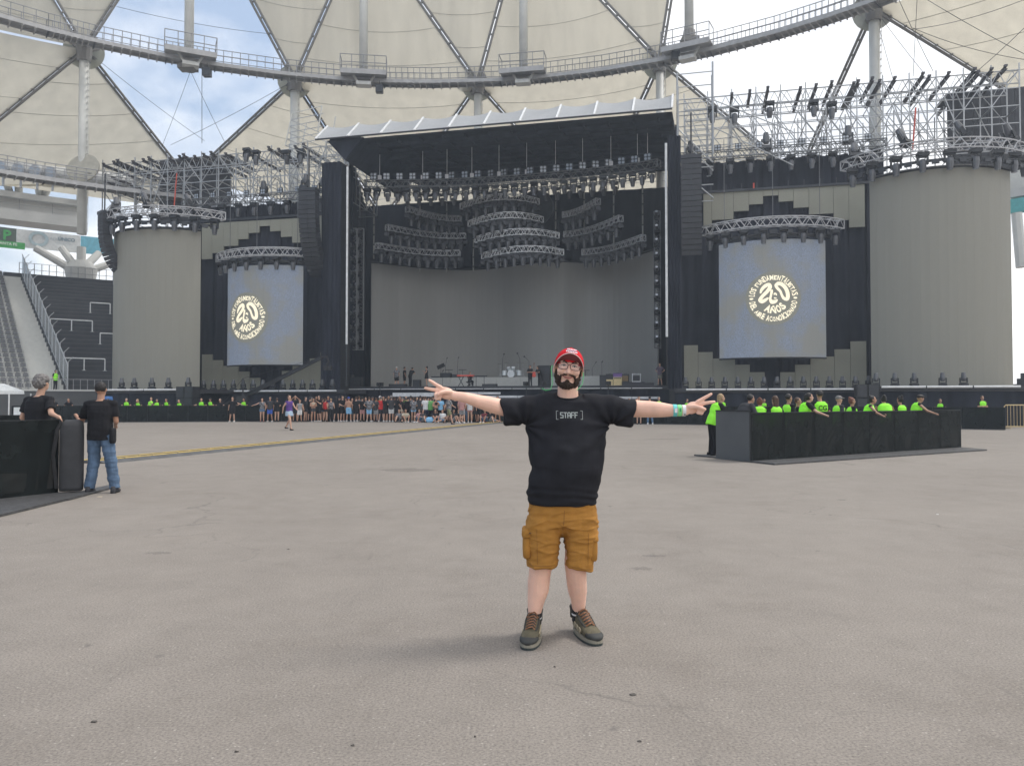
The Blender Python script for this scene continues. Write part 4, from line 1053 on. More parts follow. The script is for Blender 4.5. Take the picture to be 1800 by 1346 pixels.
# ring trusses round the tower tops, with hanging lamps
for side, (sc_, v, ch, z1, Rc) in towers.items():
    zz = z1 + (1.35 if side == 'left' else 1.3); rr = Rc + .5; cy = v + Rc * math.cos(R(48))
    def tp(f): th = R(-64 + 128 * f); return W(sc_ + math.sin(th) * rr, cy - math.cos(th) * rr, zz)
    truss('pale curved lighting truss crowning the %s grey tower' % side, [tp(i / 14) for i in range(15)], .7, .6, alu, 'curved trusses on the tower tops', r=.045, bay=.7)
    for k in range(9):
        p = tp((k + .5) / 9); lamp(p - Vector((0, 0, .35)), 'lamp hanging round the top of the %s tower, %s from the left' % (side, nth(k + 1)), 'lamps round the %s tower top' % side, hang=True, sc=1.45)
    for k in range(4):
        p = tp((k + .3) / 4); lamp(p + Vector((0, 0, .3)), 'large lamp standing on the %s tower truss, %s from the left' % (side, nth(k + 1)), 'lamps on top of the %s tower' % side, sc=1.5, rz=-ANG + k * .7, tilt=-.5)
    sw = thing('lamp_bar', 'dark bar of small lamps round the rim of the %s tower' % side, 'lamp bar', W(sc_, cy, zz - .9), -ANG, 'dark lamp bars on the towers')
    b = MB(); b.tube([Vector((math.sin(R(a)) * rr, -math.cos(R(a)) * rr, 0)) for a in range(-60, 61, 8)], .1, 5); b.build('bar_tube', black_paint, sw)
    for k in range(17):
        th = R(-58 + 7.2 * k); b = MB(); b.box((math.sin(th) * rr, -math.cos(th) * rr - .05, -.12), (.42, .16, .22), rz=th); b.build('lamp_box', dark_metal, sw)

# ---- wing walls: drape band, stepped LED panels
VW = 3.0
def wing(side, pxl, pxr, tops, upper_, lower_, yb):
    s0, s1 = S(pxl, VW), S(pxr, VW)
    z_ = (SL(pxl, tops[0], VW)[1] + SL(pxr, tops[1], VW)[1]) / 2
    t = stg('wing_wall', 'tall black draped wing wall behind the %s hanging screen' % side, 'stage wall', s0, VW + .3, WZ, 'draped wing walls')
    n = 12; w_ = (s1 - s0) / n
    for k in range(n):
        b = MB(); vv = []
        for i in range(7):
            x = w_ * (k + i / 6); y = .12 * math.sin(i * 1.7 + k) + .03 * i % .05
            for q in range(5): vv.append(Vector((x, y + .08 * math.sin(q * 2 + k + i), (z_ - WZ) * q / 4)))
        b.add(vv, [(5 * i + j, 5 * i + 5 + j, 5 * i + 6 + j, 5 * i + 1 + j) for i in range(6) for j in range(4)]); b.build('drape', mat('wing_drape', (.03, .032, .044), .9, var=.3, scale=.4, bump=.6, bscale=1.5, stretch=(2, 2, .7), spec=.2), t, smooth=True)
    b = MB(); b.box(((s1 - s0) / 2, .45, (z_ - WZ) / 2), (s1 - s0, .12, z_ - WZ - .02)); b.build('backing', black_cloth, t)
    u = stg('stepped_led_panels', 'upper olive-grey stepped video panels on the %s wing wall' % side, 'video wall', s0, VW, 0, 'stepped video panels')
    for (x0_, x1_, yt0, yb_) in upper_:
        a, zt_ = SL(x0_, yt0, VW); c, _ = SL(x1_, yt0, VW); _, zb_ = SL((x0_ + x1_) / 2, yb_, VW)
        b = MB(); b.box(((a + c) / 2 - s0, -.1, (zt_ + zb_) / 2), (c - a - .02, .15, zt_ - zb_)); b.build('led_panel', led_light, u)
    l = stg('stepped_led_panels', 'lower olive-grey stepped video panels on the %s wing wall' % side, 'video wall', s0, VW, 0, 'stepped video panels')
    for (x0_, x1_, yt0) in lower_:
        a, zt_ = SL(x0_, yt0, VW); c, _ = SL(x1_, yt0, VW)
        b = MB(); b.box(((a + c) / 2 - s0, -.1, (zt_ + WZ) / 2), (c - a - .02, .15, zt_ - WZ - .02)); b.build('led_panel', led_light, l)
    return s0, s1, z_
def steps(edges, bots, y0, y1):
    a, c = edges[0], edges[-1]; out = []
    # one common top height for the whole row (level in the place)
    for i in range(len(bots)):
        m = edges[i]; out.append((edges[i], edges[i + 1], y0 + (y1 - y0) * (m - a) / (c - a), bots[i]))
    return out
eR = [1236, 1251, 1289, 1316, 1341, 1368, 1394, 1421, 1464, 1491, 1519]; bR = [401, 387, 372, 360, 345, 355, 366, 377, 388, 400]
lR = list(zip([1202, 1227, 1253, 1292, 1318, 1371, 1397, 1424, 1466, 1494], [1227, 1253, 1292, 1318, 1344, 1397, 1424, 1466, 1494, 1522], [607, 619, 630, 641, 654, 654, 641, 627, 614, 600]))
eL = [357, 375, 395.6, 420.5, 438.6, 458, 476.6, 495.6, 515.5, 531.7]; bL = [456, 445, 433, 421, 410, 398, 407, 417, 427]
lL = list(zip([357, 375, 394, 421, 440, 497, 516, 546, 565], [375, 394, 421, 440, 459, 516, 546, 565, 585], [623, 633, 643, 653, 664, 652, 641, 630, 619]))
wr = wing('right', 1199, 1560, (287, 264), steps(eR, bR, 341, 322), lR, 672)
wl_ = wing('left', 325, 612, (369, 345), steps(eL, bL, 394, 384) + [(562, 584.5, 380, 445)], lL, 675)
# horizontal rails over the panels, truss and lamps along the wall tops
for side, (s0, s1, z_), yr in (('right', wr, (331, 1380)), ('left', wl_, (385, 440))):
    zr = SL(yr[1], yr[0], VW)[1]; b = MB(); b.bar((0, 0, 0), (s1 - s0, 0, 0), .1, .18)
    for k in range(14): b.bar(((s1 - s0) * k / 13, 0, 0), ((s1 - s0) * k / 13, 0, .5), .06, .06, up=(0, 1, 0))
    o = b.build('panel_rail', dark_metal, loc=W(s0, VW - .25, zr), rz=-ANG); tag(o, 'long grey rail above the stepped panels of the %s wing' % side, 'rail', 'rails above the stepped panels')
    nn = 15
    truss('dark lighting truss along the top of the %s wing wall' % side, [W(s0 + (s1 - s0) * i / 8, VW - .4, z_ + .35) for i in range(9)], .5, .55, tube_d, 'trusses on the wing walls', r=.04, bay=.8)
    for k in range(10):
        s_ = s0 + (s1 - s0) * (k + .5) / 10
        lamp(W(s_, VW - .5, z_ - .05), 'lamp hanging in front of the %s wing wall top, %s from the left' % (side, nth(k + 1)), 'lamps hanging on the %s wing wall' % side, hang=True, sc=1.3)
    for k in range(9):
        s_ = s0 + (s1 - s0) * (k + .8) / 9.6
        lamp(W(s_, VW - .4, z_ + .66), 'small four-lens lamp on the %s wing wall truss, %s from the left' % (side, nth(k + 1)), 'four-lens lamps on the %s wing truss' % side, sc=.9, kind='b')
# floor lamps along the lip
def lip_row(pxs_, v, z, side, sc=1.0):
    for k, px in enumerate(pxs_):
        lamp(W(S(px, v), v, z), 'upright lamp on the lip %s, %s from the left' % (side, nth(k + 1)), 'upright lamps on the lip ' + side, sc=sc, rz=-ANG + (k % 3 - 1) * .15)
lip_row([214, 236, 267, 296, 331], -7.0, WZ, 'before the left grey tower', 1.0)
lip_row([358 + 17.4 * k for k in range(14)], -1.4, WZ, 'below the left hanging screen', .95)
lip_row([1205 + 23.0 * k for k in range(15)], -1.4, WZ, 'below the right hanging screen', .92)
lip_row([1540, 1573, 1607, 1657, 1694], -7.0, WZ, 'before the right grey tower', .92)

# ---- line arrays
spk_m = mat('speaker_black', (.03, .031, .036), .55, scale=3, var=.2)
def line_array(label, px, ytop, v, n, bh, w_, bend, rz=0.0, zt=None):
    s, z = SL(px, ytop, v); t = stg('line_array', label, 'loudspeaker column', s, v, z, 'hanging speaker columns', rz=rz)
    p = Vector((0, 0, 0)); a = 0.0
    b = MB(); b.box((0, 0, .15), (w_, .8, .25)); b.build('rigging_frame', dark_metal, t)
    for k in range(n):
        a = bend * (k / n) ** 2; d = Vector((0, math.sin(a), -math.cos(a))); M = Matrix.Rotation(-a, 3, 'X') if False else Matrix.Rotation(a, 3, 'X')
        c = p + d * bh / 2
        b = MB()
        for sx in (-.25, .25): b.box(c + M @ Vector((sx * w_ * 1.0, 0, 0)), (w_ / 2 - .03, .7, bh - .03), M=M)
        o = b.build('speaker_box', spk_m, t)
        b = MB(); b.box(c + M @ Vector((0, -.36, 0)), (.06, .02, bh - .06), M=M); b.build('grille_strip', dark_metal, o)
        p = p + d * bh
    b = MB(); b.cyl((0, 0, .2), (0, 0, 3.4), .06, n=5); b.build('hoist', dark_metal, t)
    return t
line_array('tall black speaker column hanging left of the main stage opening', 543, 338, -1.0, 19, .36, 1.5, 1.0)
line_array('tall black speaker column hanging right of the main stage opening', 1215, 281, -.6, 18, .375, 1.45, .3)
line_array('black curved speaker column hanging left of the left grey tower', 184, 378, -3.5, 14, .33, 1.1, .9, rz=-.5)
if False: line_array('black curved speaker column at the picture edge right of the right tower', 1795, 290, -3.5, 12, .36, 1.2, .7, rz=.5)

# ---- interior: front truss with lamps, curved trusses, poles, side ladders
zf = 19.65
fp = [(640, 343, 3.6), (690, 330, 4.2), (760, 322, 4.8), (850, 314, 5.2), (950, 309, 5.2), (1050, 304, 4.8), (1130, 301, 4.2), (1160, 303, 3.6)]
def at(px, py, v): s, z = SL(px, py, v); return W(s, v, z)
path = []
for i in range(25):
    px = 640 + 520 * i / 24; v = spline([a[0] for a in fp], [a[2] for a in fp], px); path.append(W(S(px, v), v, zf + .1))
truss('long dark lighting truss bowing across the top of the main stage opening', path, .6, .6, tube_d, None, r=.045, bay=.7)
for k in range(30):
    px = 645 + 503 * k / 29; v = spline([a[0] for a in fp], [a[2] for a in fp], px); s = S(px, v)
    lamp(W(s, v - .1, zf - .3), 'lamp hanging from the long truss of the main stage, %s from the left' % nth(k + 1), 'lamps hanging from the long stage truss', hang=True, sc=1.25, tilt=rnd.uniform(-.25, .3))
for k in range(22):
    px = 655 + 485 * k / 21; v = spline([a[0] for a in fp], [a[2] for a in fp], px); s = S(px, v)
    lamp(W(s, v, zf + .5), 'four-lens lamp on top of the long stage truss, %s from the left' % nth(k + 1), 'four-lens lamps on the long stage truss', sc=1.15, kind='b', rz=-ANG + rnd.uniform(-.3, .3))
path2 = [p + E2 * 4 + Vector((0, 0, .6)) for p in path[1:-1]]
truss('second dark lighting truss behind the long one, high in the main stage', path2, .6, .6, tube_d, None, r=.04, bay=.9)
for k in range(18):
    p = path2[1 + int(k * 20 / 18)]
    lamp(p - Vector((0, 0, .35)), 'lamp hanging from the second high truss of the main stage, %s from the left' % nth(k + 1), 'lamps hanging from the second stage truss', hang=True, sc=1.25, tilt=.3)
for k, px in enumerate((666, 742, 785, 829, 877, 926, 977, 1025, 1075, 1122, 1140)):
    v = spline([a[0] for a in fp], [a[2] for a in fp], px) + .1; b = MB(); b.cyl((0, 0, 0), (0, 0, 3.6), .028, n=4); b.box((0, 0, .2), (.3, .25, .35))
    tag(b.build('hoist_chain', alu, loc=W(S(px, v), v, zf + .5)), 'hoist with thin chain above the long stage truss, %s from the left' % nth(k + 1), 'chain', 'hoists of the long stage truss')
arcs = [  # label, px0, px1, y_mid, v_end, v_mid, lamps
    ('top curved truss of the middle column of trusses', 812, 945, 347, 9.5, 7.2, 8), ('second curved truss of the middle column of trusses', 826, 952, 379, 9.5, 7.2, 8),
    ('third curved truss of the middle column of trusses', 838, 980, 408, 9.5, 7.2, 9), ('lowest curved truss of the middle column of trusses', 850, 988, 438, 9.5, 7.2, 9)]
inner_alu = mat('inner_truss', (.82, .83, .85), .4, .2, scale=5)
V_ = Vector
def arc_truss(label, px0, px1, vf, z, nl, m=inner_alu, grp='curved trusses inside the main stage'):
    pts = []
    for i in range(13):
        f = i / 12; px = px0 + (px1 - px0) * f; v = vf(f); pts.append(W(S(px, v), v, z))
    truss(label, pts, .45, .5, m, grp, r=.035, bay=.55)
    for k in range(nl):
        f = (k + .5) / nl; px = px0 + (px1 - px0) * f; v = vf(f)
        lamp(W(S(px, v), v, z - .3), 'lamp under the %s, %s from the left' % (label, nth(k + 1)), 'lamps under the curved trusses inside the main stage', hang=True, sc=1.3)
    o = thing('lamp_bar', 'dark equipment bar under the ' + label, 'lamp bar', pts[6], 0, 'dark bars under the curved trusses'); b = MB(); b.tube([p - pts[6] - V_((0, 0, .42)) for p in pts], .13, 6); b.build('bar_tube', black_paint, o)
    for k in range(0, 13, 1):
        b = MB(); b.box(pts[k] - pts[6] - V_((0, 0, .62)), (.42, .3, .3)); b.build('lamp_box', dark_metal, o)
alu_d = mat('aged_truss', (.55, .56, .58), .45, .3, scale=4)
for lb, a, c, y, ve, vm, nl in arcs:
    z = SL((a + c) / 2, y, vm)[1]; arc_truss(lb, a, c, lambda f, ve=ve, vm=vm: vm + (ve - vm) * (2 * f - 1) ** 2, z, nl)
for lb, a, c, y0, v0, v1, nl in (('top curved truss of the left column of trusses', 715, 810, 368, 7.5, 12.0, 7), ('middle curved truss of the left column of trusses', 679, 818, 400, 7.5, 12.5, 9), ('lowest curved truss of the left column of trusses', 661, 808, 432, 7.5, 12.5, 9)):
    z = SL(a, y0, v0)[1]; arc_truss(lb, a, c, lambda f, v0=v0, v1=v1: v0 + (v1 - v0) * math.sin(f * PI / 2), z, nl, alu_d)
for lb, a, c, y0, v0, v1, nl in (('top curved truss of the right column of trusses', 990, 1052, 354, 7.0, 11.0, 5), ('middle curved truss of the right column of trusses', 992, 1092, 384, 6.5, 11.5, 7), ('lowest curved truss of the right column of trusses', 1024, 1132, 418, 6.5, 11.5, 8)):
    z = SL(c, y0, v0)[1]; arc_truss(lb, a, c, lambda f, v0=v0, v1=v1: v1 + (v0 - v1) * (1 - math.cos(f * PI / 2)), z, nl, alu_d)
for k, (px, y0, y1, v) in enumerate(((657, 340, 455, 9), (738, 320, 478, 12.8), (785, 318, 478, 14.2), (832, 380, 476, 14.8), (880, 400, 468, 14.2), (977, 330, 464, 13), (1027, 320, 462, 13.6), (1079, 320, 455, 12.8), (1130, 320, 440, 10.8))):
    s, z0 = SL(px, y1, v); z1 = SL(px, y0, v)[1]; t = stg('hanging_pole', 'thin pale pole in front of the back curtain, %s from the left' % nth(k + 1), 'pole', s, v, z0, 'pale poles above the main screen')
    b = MB(); b.cyl((0, 0, 0), (0, 0, z1 - z0), .07, n=6); b.build('pole_tube', mat('pale_pole', (.5, .49, .46), .45, .3), t)
    b = MB()
    for q in range(int((z1 - z0) / .9)): b.box((0, -.05, .4 + q * .9), (.24, .16, .1))
    tag(b.build('clamp_row', dark_metal, t), kind='stuff')
# round dark emblem discs on the back curtain
disc_d = mat('backdrop_disc', (.07, .072, .078), .8, var=.25, scale=1.5)
for px, py, r_, n_ in ((942, 366, 1.7, 'right'), (872, 372, 1.9, 'left')):
    s, z = SL(px, py, 15.8); t = stg('backdrop_disc', 'round dark disc on the back curtain behind the middle trusses, %s one' % n_, 'backdrop', s, 15.8, z, 'dark backdrop discs')
    b = MB(); b.cyl((0, 0, 0), (0, .1, 0), r_, n=36); b.build('disc_face', disc_d, t)
    b = MB(); b.tube([Vector((math.cos(2 * PI * i / 36) * r_, -.02, math.sin(2 * PI * i / 36) * r_)) for i in range(37)], .05, 5); b.build('disc_rim', tube_d, t)
# side lamp ladders
for px, y0, y1, v, rows, n_ in ((622, 402, 615, 4.0, 9, 'left'), (634, 402, 615, 5.5, 9, 'second left'), (1156, 372, 612, 5.0, 10, 'right')):
    s, z0 = SL(px, y1, v); z1 = SL(px, y0, v)[1]
    truss('black upright lamp ladder at the %s edge of the main stage' % n_, [W(s, v, z0 + (z1 - z0) * i / 6) for i in range(7)], .45, .35, tube_d, 'upright lamp ladders', r=.035, bay=.7, up=(0, 1, 0))
    for k in range(rows):
        lamp(W(s, v - .3, z0 + (z1 - z0) * (k + .5) / rows), 'lamp on the %s upright ladder, %s from the bottom' % (n_, nth(k + 1)), 'lamps on the upright ladders', sc=1.0, tilt=1.2)
# back-of-stage grid seen in the bright gap
g_ = stg('back_grid', 'thin scaffold grid in the bright gap under the rear edge of the stage roof', 'scaffold', 0, 21, 0)
b = MB(); a, c = S(660, 21), S(1190, 21)
for k in range(20): b.cyl((a + (c - a) * k / 19, 0, 20), (a + (c - a) * k / 19, 0, 26), .03, n=4)
for h in (22.6, 23.3, 24.0, 24.8): b.cyl((a, 0, h), (c, 0, h), .03, n=4)
b.build('grid_tube', galv, g_)

# ================================================================== SCAFFOLD on top of the wings
def scaffold(side, px0, px1, zb, zt_, label):
    v0, v1 = 5.0, 12.0; s0, s1 = S(px0, v0), S(px1, v0)
    n = max(3, round((s1 - s0) / 1.75)); w_ = (s1 - s0) / n; nl = int((zt_ - zb) / 1.9)
    t = stg('roof_scaffold', label, 'scaffold', s0, v0, zb)
    H = zt_ - zb; dep = (0, 2.3, 4.6, 7.0)
    r = .042
    for k in range(n + 1):
        x = k * w_; b = MB()
        for d in dep:
            b.cyl((x, d, 0), (x, d, H + (.5 if d == 0 else -.6 * (d > 3))), r * 1.3, n=4, cap=False)
        for q in range(nl + 1):
            z = H * q / nl; b.cyl((x, 0, z), (x, 7, z), r, n=4, cap=False)
        for q in range(nl):
            z = H * q / nl; j = (q + k) % 3; b.cyl((x, dep[j], z), (x, dep[j + 1], z + H / nl), r, n=4, cap=False)
        b.build('upright_frame', galv, t)
    for d in dep:
        for q in range(nl * 2 + 1):
            z = H * q / (nl * 2)
            if (q % 2 and d) or rnd.random() < .1: continue
            b = MB(); b.cyl((0, d, z), (s1 - s0, d, z), r, n=4, cap=False); b.build('ledger', galv, t)
    b = MB()
    for k in range(n):
        for d in dep[::2] + (7.0,):
            z = H * rnd.randrange(nl) / nl; up = rnd.random() < .2
            za, zc = (z, min(z + 2 * H / nl, H)); b.cyl((k * w_, d, za if up else zc), ((k + 1) * w_, d, zc if up else za), r, n=4, cap=False)
            for _r in range(2): z = H * rnd.randrange(nl) / nl; b.cyl((k * w_, d, z + H / nl), ((k + 1) * w_, d, z), r * .9, n=4, cap=False)
    tag(b.build('brace_set', galv, t), kind='stuff')
    # two lattice beams along the top
    for d in (0.0, 2.3):
        b = MB(); lo, hi = H - .95, H
        b.cyl((0, d, lo), (s1 - s0, d, lo), .05, n=5); b.cyl((0, d, hi), (s1 - s0, d, hi), .05, n=5); m_ = int((s1 - s0) / .9)
        for q in range(m_):
            x = (s1 - s0) * q / m_; x2 = (s1 - s0) * (q + 1) / m_; b.cyl((x, d, lo), ((x + x2) / 2, d, hi), .03, n=4, cap=False); b.cyl(((x + x2) / 2, d, hi), (x2, d, lo), .03, n=4, cap=False)
        b.build('lattice_beam', galv, t)
    return s0, s1, H
zTR = SL(1500, 149, 5)[1]; zTL = SL(400, 272, 5)[1]
zbR, zbL = wr[2] + .6, wl_[2] + .6
print('scaff', zTR, zTL, wr[2], wl_[2])
scR = scaffold('right', 1205, 1800, zbR, zTR, 'dense grey tube scaffold rising above the right wing wall and right tower')
scL = scaffold('left', 176, 604, zbL, zTL, 'dense grey tube scaffold rising above the left wing wall and left tower')
# cantilevered steel beams on top
ibm = mat('cantilever_beam', (.09, .085, .09), .6, .3, scale=3)
def ibeams(lst, ztop_, side):
    for k, (px, ln_) in enumerate(lst):
        s = S(px, 4.3); t = stg('cantilever_beam', 'dark steel beam jutting forward over the %s scaffold, %s from the left' % (side, nth(k + 1)), 'steel beam', s, 4.3, ztop_ - .35 + (k % 3) * .12, 'cantilever beams of the %s scaffold' % side)
        b = MB(); b.box((0, ln_ / 2, .2), (.2, ln_, .03)); b.box((0, ln_ / 2, 0), (.2, ln_, .03)); b.box((0, ln_ / 2, .1), (.03, ln_, .17)); b.build('beam_profile', ibm, t)
        b = MB(); b.box((0, .1, .27), (.22, .2, .12)); b.build('shackle', ibm, t)
ibeams([(1290, 3), (1322, 3), (1354, 5), (1412, 4.5), (1440, 4.5), (1468, 4.5), (1507, 5), (1515, 5), (1540, 4.5), (1553, 5), (1580, 5), (1630, 5.5), (1641, 5.5), (1676, 5), (1722, 9), (1728, 6), (1752, 5), (1777, 5)], zTR, 'right')
ibeams([(176, 5.5), (194, 6), (200, 6), (228, 5.5), (246, 5.5), (256, 6), (293, 6), (310, 5), (317, 6.5), (337, 6), (353, 7), (366, 6.5), (392, 5), (428, 6), (468, 5.5), (486, 4.5), (515, 5), (530, 5)], zTL, 'left')
# second lower layer of beams at the far left corner
for k, px in enumerate((170, 181, 192)):
    s = S(px, 4.3); t = stg('cantilever_beam', 'dark steel beam at the outer lower left corner of the scaffold, %s from the left' % nth(k + 1), 'steel beam', s, 4.3, zTL - 2.2 + .3 * k, 'lower cantilever beams at the left')
    b = MB(); b.box((0, 4, .1), (.2, 8, .2)); b.build('beam_profile', ibm, t)
# pitched and corner frames by the canopy
t = stg('corner_scaffold', 'tall open scaffold frame at the right end of the stage canopy', 'scaffold', S(1193, 1), 1, 0)
x1_ = S(1256, 1) - S(1193, 1); zc0 = wr[2]; zc1 = SL(1256, 118, 1)[1]
for x in (0, x1_):
    for y in (0, 2.4):
        b = MB(); b.cyl((x, y, zc0), (x, y, zc1 + (.4 if x else -.2)), .07, n=6); b.build('standard', galv, t)
for z in (zc1 - .3, zc1 - 2.2, zc1 - 2.5, zc1 - 4.2, zc1 - 4.9, zc1 - 6.4, zc1 - 7.3, zc1 - 8.6, zc1 - 9.8):
    for y in (0, 2.4):
        b = MB(); b.cyl((0, y, z), (x1_, y, z), .04, n=5); b.build('ledger', galv, t)
for a_, c_ in ((-4.3, -7.0), (-4.8, -7.6), (-7.2, -9.6)):
    b = MB(); b.cyl((0, 0, zc1 + a_), (x1_, 0, zc1 + c_), .05, n=5); b.build('brace', galv, t)
b = MB(); b.cyl((x1_, 0, zc1 - 2.4), (x1_ + 5.5, 0, zc1 - 5.2), .04, n=5); b.cyl((x1_, 0, zc1 - 4.4), (x1_ + 5.5, 0, zc1 - 7.6), .04, n=5); b.build('brace', galv, t)
t = stg('corner_scaffold', 'peaked white scaffold frame left of the stage canopy', 'scaffold', S(510, 2), 2, 0)
zl0, zl1 = wl_[2] + 4.5, SL(512, 200, 2)[1]; xx = S(566, 2) - S(510, 2)
for y in (0, 2.5):
    for p_, q_ in (((-.6, y, zl0), (0, y, zl1)), ((xx - .5, y, zl0 + 1), (xx * .95, y, zl1 + .4))):
        b = MB(); b.cyl(p_, q_, .06, n=5); b.build('frame_pole', white_mast, t)
b = MB(); b.cyl((0, 0, zl1), (xx * .95, 0, zl1 + .4), .04, n=5); b.build('ridge_tube', white_mast, t)
b = MB()
for q in range(5):
    f = q / 5; b.cyl((-.6 * (1 - f), 0, zl0 + (zl1 - zl0) * f), (xx + 1.8, 6, zl0 + (zl1 - zl0) * f - 1.5), .035, n=4); b.cyl((-.6 * (1 - f), 0, zl0 + (zl1 - zl0) * f), (xx, 0, zl0 + (zl1 - zl0) * f + .3), .03, n=4)
b.build('brace', galv, t)
b = MB(); b.bar((xx * .6, 3, zl1 - 1.6), (xx + 2.6, 3, zl1 - 1.2), .15, .2); b.bar((xx * 1.2, 2, zl1 - 3.1), (xx + 4, 2, zl1 - 2.7), .15, .2); b.build('beam_profile', ibm, t)
# dark mesh-clad boxes inside the scaffolds
meshbox = mat('dark_mesh_cloth', (.06, .06, .065), .9, var=.2, scale=1.5)
for px0, px1, yt, n_, zb_ in ((1664, 1815, 165, 'right', zbR - 1), (281, 402, 283, 'left', zbL - .2)):
    v = 9.0; s0, z1 = SL(px0, yt, v); s1 = S(px1, v); t = stg('mesh_cabin', 'dark mesh-clad cabin behind the tubes of the %s scaffold' % n_, 'cabin', s0, v, zb_, 'dark cabins in the scaffolds')
    m_ = 6; w_ = (s1 - s0) / m_
    for k in range(m_):
        b = MB(); b.box((w_ * (k + .5), 0, (z1 - zb_) / 2 ), (w_ - .03, .1, z1 - zb_ - .1 * (k % 2))); b.build('cladding_panel', meshbox, t)
    b = MB(); b.box(((s1 - s0) / 2, 1.5, z1 - zb_), (s1 - s0, 3, .1)); b.build('cabin_roof', meshbox, t)
# big lamps hung in the scaffolds
for k, (px, py, side) in enumerate(((1252, 190, 'right'), (1291, 190, 'right'), (1353, 178, 'right'), (1430, 178, 'right'), (1462, 180, 'right'))):
    s, z = SL(px, py, 3.5); lamp(W(s, 3.5, z), 'big black lamp hung high in the right scaffold, %s from the left' % nth(k + 1), 'big lamps hung in the right scaffold', hang=True, sc=1.45, tilt=.2 * (k % 3 - 1))
for k, (px, py) in enumerate(((435, 262), (450, 265), (503, 264), (530, 264))):
    s, z = SL(px, py, 3.5); lamp(W(s, 3.5, z), 'big black lamp hung high in the left scaffold, %s from the left' % nth(k + 1), 'big lamps hung in the left scaffold', hang=True, sc=1.45, tilt=.2 * (k % 3 - 1))
for k, (px, v_, n_, z_) in enumerate(((1216, 1, 'on the right speaker column', SL(1216, 278, 1)[1]), (1350, 3, 'on the right wing truss near its middle', wr[2] + .6), (1495, 3, 'on the right wing truss near the right tower', wr[2] + .6), (462, 3, 'on the left wing truss', wl_[2] + .6), (533, 3, 'behind the left speaker column', wl_[2] + 1.0), (565, 3, 'on the left wing truss beside the canopy', wl_[2] + .6))):
    lamp(W(S(px, v_), v_, z_), 'big upright black lamp standing ' + n_, 'big upright lamps on the wing tops', sc=1.55, tilt=-.2 + .1 * (k % 4))
# red straps
for px, y0, y1, v_, n_ in ((306, 305, 363, 4.9, 'in the left scaffold'), (1604, 190, 265, 4.9, 'in the right scaffold'), (1325, 322, 331, 2.2, 'over the right stepped panels')):
    s, z0 = SL(px, y1, v_); z1 = SL(px, y0, v_)[1]; b = MB(); b.cyl((0, 0, 0), (.25 if z1 - z0 > 1 else 0, 0, z1 - z0), .06, n=5)
    tag(b.build('red_strap', mat('red_strap', (.65, .1, .06), .6), loc=W(s, v_, z0), rz=-ANG), 'short red ratchet strap ' + n_ if z1 - z0 < 1 else 'long red strap hanging ' + n_, 'strap')
# ================================================================== PEOPLE (figures grown from overlapping limbs into one skin)
def blob(mb, voxel, smooth_it=4, name='skin'):
    me = mb.mesh(name); o = bpy.data.objects.new('tmp', me); COL.objects.link(o)
    m = o.modifiers.new('r', 'REMESH'); m.mode = 'VOXEL'; m.voxel_size = voxel; m.use_smooth_shade = True
    if smooth_it:
        s = o.modifiers.new('s', 'SMOOTH'); s.factor = .5; s.iterations = smooth_it
    bpy.context.view_layer.update()
    out = bpy.data.meshes.new_from_object(o.evaluated_get(bpy.context.evaluated_depsgraph_get()))
    bpy.data.objects.remove(o); bpy.data.meshes.remove(me); out.name = name
    out.materials.clear(); out.materials.append(None)
    out.polygons.foreach_set('use_smooth', [True] * len(out.polygons))
    return out
V = Vector
BASE = dict(pel=(0, 0, .95), chest=(0, 0, 1.30), neck=(0, 0, 1.47), head=(0, -.015, 1.625),
            shl=(-.185, 0, 1.41), ell=(-.25, .03, 1.14), wrl=(-.26, -.06, .90), shr=(.185, 0, 1.41), elr=(.25, .03, 1.14), wrr=(.26, -.06, .90),
            hl=(-.09, 0, .92), kl=(-.10, -.02, .50), al=(-.11, .02, .09), hr=(.09, 0, .92), kr=(.10, -.02, .50), ar=(.11, .02, .09), look=0.0)
def pose(**k): d = dict(BASE); d.update(k); return d
def bend(d, a, pivot=(0, 0, .95)):                     # lean the upper body forward by a
    d = dict(d); M = Matrix.Rotation(a, 3, 'X'); pv = V(pivot)
    for k in ('chest', 'neck', 'head', 'shl', 'shr', 'ell', 'elr', 'elr', 'wrl', 'wrr', 'elr'):
        if k in d and k not in ('ell',): d[k] = tuple(pv + M @ (V(d[k]) - pv))
    d['ell' if 'ell' in d else 'elr'] = tuple(pv + M @ (V(d['ell']) - pv)) if 'ell' in d else d['elr']
    return d
BASE['ell'] = BASE['elr'][0] * -1, BASE['elr'][1], BASE['elr'][2]
def fix(d):
    d.setdefault('ell', BASE['ell']); return d
